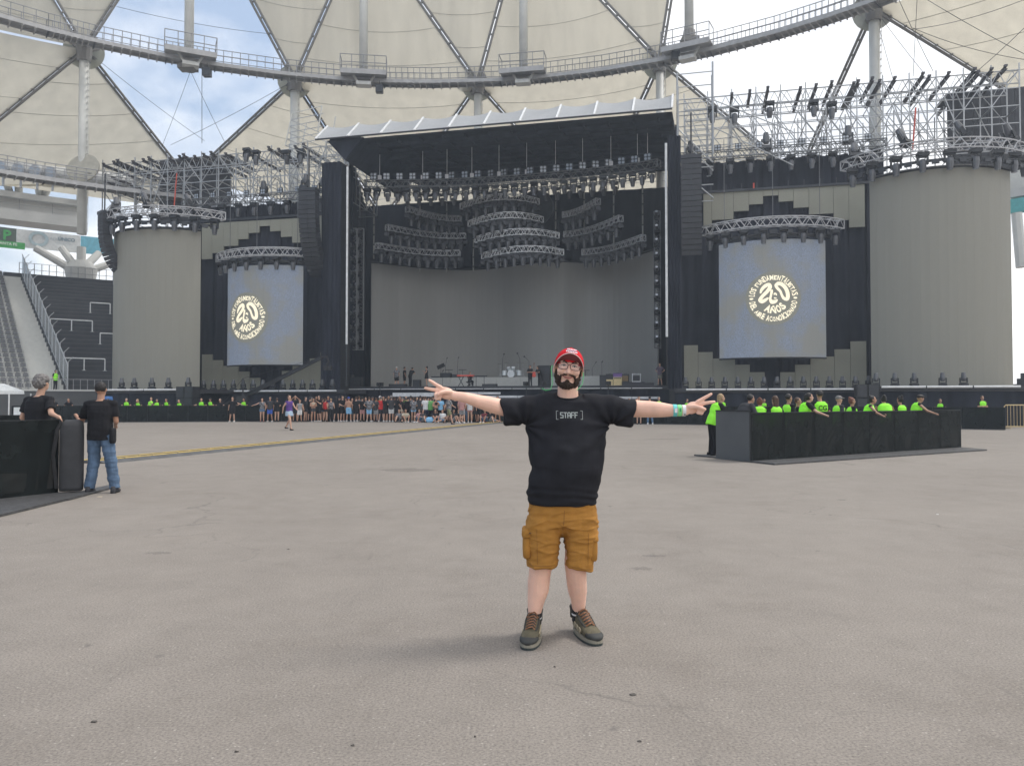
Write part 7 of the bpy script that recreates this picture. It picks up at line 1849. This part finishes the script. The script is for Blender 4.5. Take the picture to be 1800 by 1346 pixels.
# ---- cargo shorts
pb = MB()
pb.loft([lp(988.5, 876, -.003, .200, .15), lp(988.5, 900, 0, .212, .155), lp(988.5, 922, 0, .220, .15)], 30, pw=2.6)
pb.loft([(V((mx(957), .0, mz(905))), V((.108, 0, 0)), V((0, .145, 0))), (V((mx(955), .0, mz(940))), V((.110, 0, 0)), V((0, .135, 0))), (V((mx(954), .0, mz(970))), V((.101, 0, 0)), V((0, .12, 0))), (V((mx(952), .0, mz(993))), V((.091, 0, .0)), V((0, .112, -.008)))], 26, pw=2.4)
pb.loft([(V((mx(1019), .0, mz(905))), V((.108, 0, 0)), V((0, .145, 0))), (V((mx(1018.5), .0, mz(940))), V((.110, 0, 0)), V((0, .135, 0))), (V((mx(1018), .0, mz(970))), V((.097, 0, 0)), V((0, .12, 0))), (V((mx(1014.5), .0, mz(996))), V((.088, 0, -.022)), V((0, .112, -.008)))], 26, pw=2.4)
pb.ell((mx(989), 0, mz(920)), (.09, .12, .075))
sh_me = blob(pb, .006, 3, 'shorts'); ochre = mat('ochre_cotton', (.40, .19, .042), .88, var=.12, scale=10, bump=.3, bscale=260, spec=.2); sh_me.materials.clear(); sh_me.materials.append(ochre)
def shw(c):
    a = .006 * noise.noise(V((c.x * 6, c.y * 5, c.z * 22))) + .0055 * noise.noise(V((c.x * 16, c.y * 9, c.z * 44)))
    r_ = abs(noise.noise(V((c.x * 5 + c.z * 4, c.y * 4, c.z * 17 + 7)))); a += .006 * (max(0, .12 - r_) / .12) ** 1.5
    cx = c.x - mx(989); a -= .012 * math.exp(-(cx / .02) ** 2) * (1 if c.z < mz(918) else 0)
    if c.z < mz(984): a += .002
    return a
wrinkle(sh_me, shw); shorts = link('shorts', sh_me, man)
bv2 = BVHTree.FromPolygons([tuple(v.co) for v in sh_me.vertices], [tuple(p.vertices) for p in sh_me.polygons])
def on_sh(x, z, out=.001):
    h_ = bv2.ray_cast(V((x, -1, z)), V((0, 1, 0))); return (h_[0] + V((0, -out, 0))) if h_[0] else None
def seamline(pts, r_=.0018, m=ochre, nm='seam'):
    q = [on_sh(mx(a), mz(c)) for a, c in pts]; q = [x for x in q if x]
    if len(q) > 1: b = MB(); b.tube(q, r_, 5); b.build(nm, m, shorts)
def dense(a, c, n=14): return [(a[0] + (c[0] - a[0]) * i / n, a[1] + (c[1] - a[1]) * i / n) for i in range(n + 1)]
dk2 = mat('ochre_dark_stitch', (.20, .09, .02), .9)  # darker ochre thread for the seams and hems
seamline(dense((989, 890), (987, 925)), .0016, dk2); seamline(dense((931, 986), (976, 986)), .0012, dk2); seamline(dense((992, 985), (1036, 994)), .0012, dk2); seamline(dense((942, 922), (944, 984)), .0012, dk2); seamline(dense((1030, 930), (1030, 986)), .0012, dk2)
seamline(dense((935, 886), (926, 898)), .0016, dk2); seamline(dense((1042, 886), (1051, 898)), .0016, dk2)
# cargo pockets with flaps
for nm, px, py, rx, rz_, ry, yy in (('L', 926, 952, .026, .085, .085, -.012), ('R', 1040, 958, .028, .080, .085, -.012)):
    q = MB(); q.loft([(V((mx(px), yy, mz(py) + f * rz_)), V((rx * g_, 0, 0)), V((0, ry * g_, 0))) for f, g_ in ((-1, .75), (-.9, .95), (-.3, 1.05), (.6, 1), (1, .85))], 20, pw=3.5)
    pm = q.mesh('cargo_pocket', ochre, True); link('cargo_pocket', pm, shorts)
    fl = MB(); fl.loft([(V((mx(px), yy, mz(py) + z)), V((rx * g_ + .004, 0, 0)), V((0, ry * g_ + .006, 0))) for z, g_ in ((rz_ * .55, 1.06), (rz_ * .62, 1.1), (rz_ * 1.0, 1.0), (rz_ * 1.12, .8))], 20, pw=3.5)
    fl.build('pocket_flap', ochre, shorts, smooth=True)
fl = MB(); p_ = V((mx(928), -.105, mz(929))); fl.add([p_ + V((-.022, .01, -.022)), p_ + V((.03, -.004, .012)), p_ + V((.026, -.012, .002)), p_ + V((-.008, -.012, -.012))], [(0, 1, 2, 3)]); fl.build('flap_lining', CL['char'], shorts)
# ---- socks and shoes
sock = mat('sock_black', (.02, .02, .023), .95, var=.2, scale=40); sockw = mat('sock_stripe', (.7, .7, .7), .9)
for s, (px, pt_, pb_, rx, ry) in {'l': (939.5, 1074, 1092, .0425, .049), 'r': (1018.5, 1071, 1094, .0425, .049)}.items():
    b = MB(); yo = .078 if s == 'r' else 0; b.loft([lp(px, pt_ + (pb_ - pt_) * f, yo + .008 - .006 * f, rx, ry) for f in (0, .25, .5, 1)], 20); so = b.build('sock', sock, man, smooth=True)
    b = MB(); b.loft([lp(px, pt_ + (pb_ - pt_) * f, yo + .006, rx + .0012, ry + .0012) for f in (.42, .54)], 20); b.build('stripe', sockw, so, smooth=True)
olive = mat('shoe_olive', (.115, .10, .062), .8, var=.25, scale=22, bump=.4, bscale=180); toe = mat('shoe_toe_cap', (.035, .037, .035), .7); sole = mat('shoe_sole', (.24, .225, .18), .7); outs = mat('shoe_outsole', (.03, .04, .04), .8); lace = mat('lace', (.26, .12, .06), .8); pale = mat('shoe_pale_panel', (.42, .36, .25), .7)
def shoe(cx, heel_y, yaw, zl, lab):
    t = link('shoe', None, man, (cx, heel_y, 0), yaw); t['label'] = lab; t.scale = (1.08, 1.06, 1.0)
    L_ = .30
    prof = [(.02, .030, .00, .095), (-.01, .038, 0, .13), (-.06, .040, 0, .142), (-.10, .040, 0, .128), (-.14, .044, 0, .102), (-.18, .049, 0, .084), (-.22, .050, 0, .072), (-.255, .044, 0, .06), (-.28, .028, 0, .044)]
    b = MB(); b.loft([(V((0, y, .028 + (h - .028) / 2)), V((w_, 0, 0)), V((0, 0, (h - .028) / 2 + .006))) for y, w_, _, h in prof], 22, pw=2.5)
    um = blob(b, .004, 2, 'upper'); um.materials.clear(); um.materials.append(olive); link('upper', um, t)
    b = MB(); b.loft([(V((0, .012, z)), V((.043 * f, 0, 0)), V((0, .052 * f, 0))) for z, f in ((.09, 1.0), (.135, 1.02), (.155, 1.1), (.162, 1.0))], 20)
    b.build('ankle_cuff', mat('cuff_dark', (.05, .048, .042), .9), t, smooth=True)
    def outline(gw_, z0_, z1, nm, m, y0=.03, y1=-.292):
        pts = []
        for k in range(28):
            th = 2 * PI * k / 28; y = (y0 + y1) / 2 + (y0 - y1) / 2 * math.copysign(abs(math.cos(th)) ** .8, math.cos(th)); f = (y0 - y) / (y0 - y1)
            wd_ = (.040 + .014 * math.sin(min(1, f * 1.25) * PI * .55)) * gw_; pts.append(V((wd_ * math.copysign(abs(math.sin(th)) ** .75, math.sin(th)), y, 0)))
        b = MB(); n = len(pts); b.add([p + V((0, 0, z0_)) for p in pts] + [p * 1.0 + V((0, 0, z1)) for p in pts], [tuple(range(n)), tuple(range(2 * n - 1, n - 1, -1))] + [(i, (i + 1) % n, n + (i + 1) % n, n + i) for i in range(n)]); b.build(nm, m, t)
    outline(1.03, .0, .014, 'outsole', outs); outline(1.06, .0142, .034, 'midsole', sole)
    b = MB(); b.loft([(V((0, y, .03 + h / 2)), V((w_, 0, 0)), V((0, 0, h / 2))) for y, w_, h in ((-.225, .053, .040), (-.255, .048, .036), (-.28, .034, .028), (-.292, .016, .018))], 18, pw=2.6); b.build('toe_cap', toe, t, smooth=True)
    for s in (-1, 1):
        for k in range(3):
            b = MB(); y = -.05 - k * .045; M = Matrix.Rotation(s * .12, 3, 'Y') @ Matrix.Rotation(.5, 3, 'X'); b.box((s * (.041 + .003 * k), y, .062 - .004 * k), (.006, .026, .03), M=M); b.build('side_panel', pale, t)
    b = MB(); b.loft([(V((0, y, z)), V((w_, 0, 0)), V((0, -.006, .010))) for y, z, w_ in ((-.035, .160, .024), (-.06, .141, .027), (-.10, .125, .026), (-.14, .108, .023), (-.175, .092, .017))], 14, pw=2.6); b.build('tongue', mat('tongue_brown', (.06, .045, .035), .9), t, smooth=True)
    for s in (-1, 1):
        b = MB(); b.tube([V((s * .030, -.045, .140)), V((s * .036, -.09, .118)), V((s * .036, -.14, .095)), V((s * .03, -.185, .080))], .006, 6); b.build('eyestay', MATS['cuff_dark'], t)
    for k in range(6):
        y = -.075 - k * .021; z = .150 - k * .0102 + (.005 if k == 0 else 0); b = MB(); b.tube([V((-.026, y, z - .010)), V((-.008, y - .008, z + .004)), V((.008, y + .008, z + .004)), V((.026, y, z - .010))], .0045, 5); b.build('lace', lace, t)
    b = MB(); b.tube([V((-.02, -.075, .14)), V((-.034, -.09, .135)), V((-.02, -.1, .13)), V((0, -.085, .143)), V((.02, -.1, .13)), V((.034, -.09, .135)), V((.02, -.075, .14))], .003, 5); b.build('bow', lace, t)
shoe(mx(940), .035, -.17, 0, 'olive hiking shoe on the left in the picture, pointing forward')
shoe(mx(1018.5), .105, .30, 0, 'olive hiking shoe on the right in the picture, turned outward')
# ---- wristbands
for px, rr, m, nm, cols in ((1180.5, .0375, mat('band_teal', (.12, .55, .55), .5), 'wristband', 'teal'), (1188.5, .0355, mat('band_green', (.22, .72, .28), .5), 'wristband', 'green'), (1196, .0345, mat('band_white', (.72, .72, .74), .5), 'wristband', 'white')):
    y_ = -.083 if px < 1185 else -.088; b = MB(); hw = .0115 if cols != 'white' else .010
    b.loft([(V((mx(px) + dx, y_, mz(721))), V((0, rr * (.93 if cols == 'teal' else .86), 0)), V((0, 0, rr))) for dx in (-hw, hw)], 24); o = b.build('wristband', m, man, smooth=False); o['label'] = cols + ' festival wristband'
    q = MB()
    if cols == 'teal': q.box((mx(px) + .002, y_ - rr * .93 - .0002, mz(721)), (.015, .003, .026))
    elif cols == 'green': q.box((mx(px), y_ - rr * .86 - .0002, mz(721) + .004), (.010, .003, .022)); 
    else: q.cyl((mx(px) + .001, y_ - rr * .86 + .004, mz(728)), (mx(px) + .001, y_ - rr * .86 - .002, mz(728)), .004, n=10)
    q.build('print_patch', {'teal': MATS['band_white'], 'green': mat('band_ink', (.05, .3, .12), .5), 'white': CL['black']}[cols], o)

# ================================================================== ON THE STAGE
def on_deck(px, v, z=DZ): return W(S(px, v), v, z)
stage_people = [
 (697, 5, 'stand2', PI, ('tee', 'print'), ('shorts', 'black'), ('cap', 'white'), 0, 'stage hand in a pale cap bending over gear at stage left'), (711, 5.5, 'stand', 2.2, ('tee', 'black'), ('shorts', 'black'), ('short', 'black'), 1, 'stage hand in black between two others at stage left'),
 (721, 5, 'lean', 2.6, ('tee', 'black'), ('pants', 'black'), ('short', 'black'), 0, 'stage hand in black leaning right, third of the group at stage left'), (750, 5, 'phone', -1.2, ('tank', 'black'), ('skirt', 'black'), ('bun', 'black'), 0, 'woman in a black dress standing alone on stage'),
 (932, 5, 'cross', -.3, ('tee', 'black'), ('pants', 'black'), ('short', 'black'), 0, 'stage hand with folded arms right of the drum kit'), (949, 5.5, 'lean', -.8, ('tee', 'black'), ('pants', 'char'), ('short', 'black'), 0, 'stage hand bending over a guitar right of the drum kit'), (1160, 4.0, 'hips', -.3, ('tee', 'plum'), ('shorts', 'camo'), ('short', 'brown'), 0, 'man in plum tee and patterned shorts at the right end of the stage')]
for px, v, ps, rz, tp_, bt, hr, skn, wd in stage_people: person(wd, on_deck(px, v), -ANG + rz, ps, tp_, bt, hr, skn, 1.0, 'black')
person('keyboard player in black seated behind the red keyboard', on_deck(826, 6.4), -ANG + .5, 'sitc', ('tank', 'black'), ('pants', 'black'), ('short', 'black'), 0, 1.0, 'beige')
# risers
ris = mat('riser_grey', (.50, .50, .47), .6, var=.05)
for px0, px1, v, h, wd in ((752, 1000, 9.5, .92, 'long grey riser under the drum kit and music stands'), (1020, 1060, 9.0, .95, 'grey riser right of the man in the cap')):
    s0, s1 = S(px0, v), S(px1, v); t = stg('stage_riser', wd, 'riser', s0, v, DZ, 'grey risers'); m_ = max(1, round((s1 - s0) / 2))
    for k in range(m_):
        w_ = (s1 - s0) / m_; b = MB(); b.box((w_ * (k + .5), .05, h / 2), (w_ - .02, .08, h)); b.build('front_panel', ris, t)
        b = MB(); b.box((w_ * (k + .5), 1.5, h - .05), (w_ - .01, 2.8, .1)); b.build('top_board', dark_metal, t)
# keyboards
t = stg('keyboard', 'red stage keyboard on crossed legs', 'keyboard', S(819, 5.6), 5.6, DZ)
b = MB(); b.box((0, 0, .95), (1.45, .4, .13)); b.build('keyboard_body', mat('keyboard_red', (.65, .08, .05), .4), t)
b = MB(); b.box((0, -.02, 1.02), (1.3, .2, .015)); b.build('keys', wb, t)
for x in (-.45, .35):
    b = MB(); b.bar((x - .25, 0, 0), (x + .25, 0, .88), .05, .05); b.bar((x + .25, .1, 0), (x - .25, .1, .88), .05, .05); b.build('stand_leg', dark_metal, t)
t = stg('keyboard', 'small dark keyboard right of the red one', 'keyboard', S(844, 5.6), 5.6, DZ)
b = MB(); b.box((0, 0, .9), (1.1, .3, .09)); b.build('keyboard_body', dark_metal, t)
for x in (-.35, .35): b = MB(); b.cyl((x, 0, 0), (x, 0, .86), .025, n=6); b.build('stand_leg', dark_metal, t)
t = stg('keyboard_bench', 'low bench under the keyboard player', 'stool', S(826, 6.5), 6.5, DZ)
b = MB(); b.box((0, 0, .43), (.6, .35, .08)); b.build('seat', black_paint, t)
b = MB(); b.bar((-.25, 0, 0), (.25, 0, .4), .04, .04); b.bar((.25, 0, 0), (-.25, 0, .4), .04, .04); b.build('leg', dark_metal, t)
# mic and music stands
def mic(px, v, z, h, wd, lean=.2):
    t = stg('microphone_stand', wd, 'microphone stand', S(px, v), v, z, 'microphone stands')
    b = MB(); b.cyl((0, 0, 0), (0, 0, .03), .17, n=12); b.build('base', dark_metal, t)
    b = MB(); b.cyl((0, 0, 0), (0, 0, h * .62), .018, n=6); b.cyl((0, 0, h * .62), (lean, 0, h), .014, n=6); b.build('pole', dark_metal, t)
    b = MB(); b.cap2((lean, 0, h), .03, (lean + .06, 0, h + .1), .04); b.build('microphone', black_paint, t)
RZ = DZ + .92
mic(783, 10.5, RZ, 1.75, 'tall microphone stand on the riser, left one', .12); mic(804, 10.5, RZ, 1.8, 'tall microphone stand on the riser, right one', .08); mic(778, 5, DZ, 1.3, 'microphone stand on the deck before the riser', 0)
mic(1041, 10, RZ, 1.2, 'microphone stand on the riser right of the cap', .3); mic(1058, 7, DZ, 2.0, 'tall dark stand beside the amplifiers', 0)
for px, h, wd in ((775, 1.1, 'slanted black music stand on the riser'), (789, .75, 'small tray stand on the riser, left one'), (813, .75, 'small tray stand on the riser, right one'), (1029, .6, 'black rack stand on the riser right of the cap')):
    t = stg('music_stand', wd, 'music stand', S(px, 11), 11, RZ, 'tray stands on the riser'); b = MB(); b.cyl((0, 0, 0), (0, 0, h), .02, n=6); b.bar((-.2, 0, .02), (.2, 0, .02), .03, .03); b.build('pole', dark_metal, t)
    b = MB(); b.box((0, 0, h), (.75, .05, .35 if 'slanted' in wd else .05), M=Matrix.Rotation(-.4, 3, 'Y') if 'slanted' in wd else None); b.build('tray', black_paint, t)
for px, v, w_, h, z, wd in ((784, 10, .95, .55, DZ + .8, 'black flight case on the riser front'), (802, 10, .7, .3, RZ, 'low black monitor wedge on the riser'), (767, 10, .8, .12, RZ, 'flat black pedal board on the riser'), (861, 5, 1.2, .22, DZ, 'low black pedal board on the deck'), (700, 4.5, 1.5, .25, DZ, 'low dark gear case at stage left'), (733, 5, .6, .6, DZ, 'dark camera gear case at stage left'), (1141, 5, .8, .25, DZ, 'black floor monitor right of the amplifiers'),
                            (957, 6.2, 1.0, 1.75, DZ, 'tall black speaker cabinet right of the drum kit'), (1062, 7, .7, .95, DZ, 'black rack case left of the amplifiers'), (610, 3.5, 1.1, 1.0, DZ, 'black equipment case at the far left of the stage'), (626, 3.5, 1.1, .8, DZ, 'second black equipment case at the far left of the stage')):
    t = stg('equipment_case', wd, 'case', S(px, v), v, z); b = MB(); b.box((0, 0, h / 2), (w_, .5, h)); b.build('case_body', black_paint, t)
    b = MB(); b.box((0, -.255, h / 2), (w_ * .86, .012, h * .8)); b.build('front_panel', dark_metal, t)
    b = MB(); b.box((0, 0, h + .005), (w_ + .02, .52, .012)); b.build('edge_trim', tube_d, t)
# guitar amplifiers
amp_b = mat('amp_tweed', (.75, .60, .32), .8, var=.15, scale=20); amp_p = mat('amp_purple', (.22, .13, .36), .7); amp_k = mat('amp_black', (.04, .04, .045), .6); amp_w = mat('amp_pale', (.75, .76, .76), .6); amp_g = mat('amp_brown', (.22, .15, .07), .8)
for px, w_, z, h, m1, m2, wd in ((1072, .66, 0, .75, amp_k, amp_b, 'pale grilled amplifier, lower left of the amplifier row'), (1072, .64, .76, .26, amp_k, amp_k, 'black amplifier head on the left cabinet'), (1086, .74, 0, .76, amp_b, amp_b, 'tweed speaker cabinet under the purple amplifier'), (1086, .74, .77, .32, amp_p, amp_p, 'purple amplifier head on the tweed cabinet'),
                                     (1099.5, .6, .36, .66, amp_k, amp_g, 'brown grilled combo amplifier on a black case'), (1119, .72, .36, .68, amp_w, amp_k, 'pale framed combo amplifier, rightmost of the row'), (1112, 2.0, 0, .35, amp_k, amp_k, 'long low black case under the right amplifiers')):
    t = stg('guitar_amplifier', wd, 'amplifier', S(px, 6.5), 6.5, DZ + z, 'guitar amplifiers'); b = MB(); b.box((0, 0, h / 2), (w_ - .02, .4, h)); b.build('cabinet', m1, t)
    b = MB(); b.box((0, -.21, h * .44), (w_ * .8, .02, h * .66)); b.build('grille_cloth', m2, t)
    b = MB(); b.box((0, -.21, h * .88), (w_ * .8, .02, h * .1)); b.build('control_strip', dark_metal, t)
    b = MB(); b.tube([(-.1, 0, h), (-.08, 0, h + .04), (.08, 0, h + .04), (.1, 0, h)], .012, 5); b.build('handle', rubber, t)
# drum kit
t = stg('drum_kit', 'pale drum kit with cymbals on the riser', 'drum kit', S(899, 11), 11, RZ); dm = mat('drum_shell', (.75, .8, .82), .25, .2); dh = mat('drum_head', (.85, .88, .9), .4); cy_m = mat('cymbal_dark', (.12, .10, .06), .3, .8)
def drum(x, y, z, r, d, ax=(0, -1, 0), nm='tom_drum'):
    a = V(ax).normalized(); c = V((x, y, z)); b = MB(); b.cyl(c - a * d / 2, c + a * d / 2, r, n=18); o = b.build(nm, dm, t)
    b = MB(); b.cyl(c + a * (d / 2), c + a * (d / 2 + .012), r * .95, n=18); b.build('drum_head', dh, o)
drum(0, 0, .34, .34, .45, nm='bass_drum'); drum(-.22, -.1, .82, .17, .25, (-.1, -.5, .8)); drum(.2, -.1, .82, .18, .25, (.1, -.5, .8)); drum(-.68, .1, .42, .22, .42, (0, 0, 1), 'floor_tom'); drum(.68, .2, .42, .22, .42, (0, 0, 1), 'floor_tom'); drum(.45, .5, .6, .18, .15, (0, 0, 1), 'snare_drum')
for x, y, z, r in ((-1.05, 0, 1.25, .27), (-.6, .3, 1.35, .24), (.65, .2, 1.35, .26), (1.05, .1, 1.3, .25), (.95, .5, .95, .2)):
    b = MB(); b.cyl((x, y, 0), (x, y, z), .018, n=5); b.cyl((x, y, .4), (x - .2, y - .1, 0), .015, n=5); b.cyl((x, y, .4), (x + .2, y - .1, 0), .015, n=5); b.build('cymbal_stand', alu, t)
    b = MB(); b.cyl((x, y, z), (x, y, z + .04), r, .03, n=18); b.build('cymbal', cy_m, t)
for x, z in ((-.75, 2.15), (.5, 2.2), (1.15, 1.9)):
    b = MB(); b.cyl((x * 1.3, .6, 0), (x * 1.3, .6, z * .8), .02, n=5); b.cyl((x * 1.3, .6, z * .8), (x, .2, z), .015, n=5); b.ell((x, .2, z), (.09, .06, .06)); b.build('overhead_microphone', dark_metal, t)
# red guitar held by the hands
t = stg('electric_guitar', 'red electric guitar beside the stage hands', 'guitar', S(940, 5), 4.7, DZ + .75); b = MB(); b.loft([(V((0, 0, z)), V((w_, 0, 0)), V((0, .025, 0))) for z, w_ in ((0, .08), (.06, .16), (.2, .15), (.28, .11), (.38, .13), (.44, .06))], 14); b.build('guitar_body', MATS['keyboard_red'], t, smooth=True)
b = MB(); b.box((0, -.02, .75), (.05, .02, .66)); b.box((.01, -.02, 1.12), (.08, .02, .12)); b.build('guitar_neck', mat('neck_wood', (.2, .1, .05), .5), t)
# small camera heads along the main lip
for k, px in enumerate((925, 955, 1069, 668)):
    t = stg('stage_camera', 'small camera on a tripod before the stage lip, %s' % ('left of the man in the cap', 'beside his raised collar', 'right of his head', 'near the left pillar')[k], 'camera', S(px, 1.2), 1.2, 0, 'small cameras at the lip'); b = MB()
    for a in range(3): b.cyl((0, 0, 1.9), (.35 * math.cos(a * 2.1), .35 * math.sin(a * 2.1), 0), .03, n=5)
    b.cyl((0, 0, 1.9), (0, 0, 2.6), .04, n=6); b.build('tripod', dark_metal, t); b = MB(); b.box((0, 0, 2.75), (.4, .5, .3)); b.cyl((0, -.25, 2.75), (0, -.5, 2.75), .11, n=10); b.build('camera_body', black_paint, t)

# ================================================================== CAMERA CRANE
t = thing('camera_crane', 'long black camera crane reaching up in front of the left hanging screen', 'camera crane', Gd(425, 742) * 1.06)
o_ = t.location; Dc = o_.y
cp = lambda px, py, D: P(px, py, D) - V(o_)
tip = cp(566, 628, Dc - 3); piv = cp(427, 697, Dc); tail = cp(385, 718, Dc + 1.5)
b = MB(); n = 12
for k in range(n):
    a, c = tail.lerp(tip, k / n), tail.lerp(tip, (k + 1) / n); w_ = .26 - .12 * k / n
    for dx in (-1, 1): b.bar(a + V((0, dx * w_ / 2, w_ * .6)), c + V((0, dx * w_ / 2, w_ * .58)), .06, .06); b.bar(a + V((0, dx * w_ / 2, -w_ * .6)), c + V((0, dx * w_ / 2, -w_ * .58)), .06, .06)
    b.bar(a + V((0, 0, w_ * .6)), c - V((0, 0, w_ * .6)), .04, .04)
b.bar(tail, tip, .16, .16); b.build('boom', black_paint, t)
b = MB(); b.cyl(piv, piv + V((0, 0, 1.3)), .05, n=6); top_c = piv + V((0, 0, 1.3)); b.cyl(top_c, tip, .015, n=4); b.cyl(top_c, tail, .015, n=4); b.build('stay_cable', dark_metal, t)
b = MB(); b.box(piv - V((0, 0, .2)), (.7, .6, .5)); b.cyl(V((piv.x, piv.y, 0)), piv, .14, n=8)
for a in range(3): b.bar(V((piv.x, piv.y, .8)), V((piv.x + .9 * math.cos(a * 2.1), piv.y + .9 * math.sin(a * 2.1), .05)), .08, .08)
b.build('pedestal', black_paint, t)
b = MB(); b.box(tail + V((-.1, 0, -.1)), (.5, .5, .5)); b.build('counterweight', dark_metal, t)
b = MB(); b.tube([tip, tip + V((.35, 0, .05)), tip + V((.45, 0, -.3)), tip + V((.3, 0, -.5))], .06, 6); b.box(tip + V((.42, -.1, -.72)), (.5, .4, .28)); b.cyl(tip + V((.42, -.3, -.72)), tip + V((.42, -.55, -.72)), .1, n=10); b.build('camera_head', black_paint, t)

# ================================================================== far left odds: gazebo, white chair, blue tarp
t = thing('gazebo', 'white canopy tent standing below the left stand at the picture edge', 'tent', Gd(0, 738)); b = MB()
tw = MATS['sign_white']
for x in (-2.2, .65):
    for y in (0, 2.6): b.cyl((x, y, 0), (x, y, 2.0), .05, n=6)
b.build('tent_frame', white_metal, t); b = MB(); b.loft([(V((-.77, 1.3, z)), V((w_, 0, 0)), V((0, w_, 0))) for z, w_ in ((1.95, 1.75), (2.2, 1.7), (2.75, .2))], 4, pw=2); b.M = None; b.build('tent_roof', tw, t)
t = thing('white_chair', 'small white plastic chair beyond the grey-haired man', 'chair', Gd(27, 744)); b = MB(); b.box((0, 0, .45), (.5, .5, .05)); b.box((0, .22, .75), (.5, .05, .55)); b.build('chair_shell', tw, t); b = MB()
for x in (-.2, .2):
    for y in (-.2, .2): b.cyl((x, y, 0), (x, y, .45), .025, n=5)
b.build('leg', tw, t)
p = on_line(186, -2.2); t = thing('blue_box', 'blue tarpaulin covered box beside the left tower deck', 'box', p); b = MB(); b.loft([(V((0, 0, z)), V((.35 * f, 0, 0)), V((0, .4 * f, 0))) for z, f in ((0, 1), (1.6, 1), (1.75, .9))], 12, pw=6); b.build('tarp_cover', MATS['sign_blue'] if False else mat('tarp_blue', (.05, .15, .4), .6), t)
t = thing('security_guard_far', 'x', 'person') if False else None
az_ = (A_SEAT + A_AISLE) / 2; person('guard in a green vest at the foot of the pale stand aisle', CC + V((math.sin(px_az(97, R0 + .6, 0)) * (R0 + .5), math.cos(px_az(97, R0 + .6, 0)) * (R0 + .5), ZR0)), 1.2, 'stand', ('tee', 'black'), ('pants', 'black'), ('short', 'black'), 1, .98, 'black', vest=True)
# ground stains: damp oval patches
for px, py, w_, h_, wd in ((715, 826, .55, .35, 'left of the man'), (1128, 999, .10, .06, 'right of his knees'), (1150, 977, .12, .05, 'right of the shorts'), (280, 972, .13, .06, 'in the left foreground'), (1157, 772, .8, .25, 'before the security pen')):
    p = Gd(px, py); b = MB(); n = 22; rr = [1 + .8 * noise.noise(V((i * .9, px * .1, 0))) for i in range(n)]
    b.add([V((w_ * rr[i] * math.cos(2 * PI * i / n), h_ * rr[i] * math.sin(2 * PI * i / n), .004)) for i in range(n)], [tuple(range(n))]); struct(tag(b.build('ground_stain', mat('stain', (.19, .17, .155), .8, var=.3, scale=30, alpha=.22), loc=p), 'damp dark stain on the asphalt ' + wd))
# ================================================================== AIR
hz_b = MB(); hz_b.box((0, 60, 27), (260, 160, 58))
haze = tag(hz_b.build('haze', None), 'thin pale haze filling the arena air', kind='stuff')
hm = bpy.data.materials.new('haze_air'); hm.use_nodes = True; hn = hm.node_tree.nodes; hn.clear()
ho = hn.new('ShaderNodeOutputMaterial'); hv = hn.new('ShaderNodeVolumePrincipled')
hv.inputs['Color'].default_value = (.78, .88, 1, 1); hv.inputs['Density'].default_value = 0.00125; hv.inputs['Anisotropy'].default_value = .3
hm.node_tree.links.new(hv.outputs[0], ho.inputs['Volume']); haze.data.materials.append(hm)
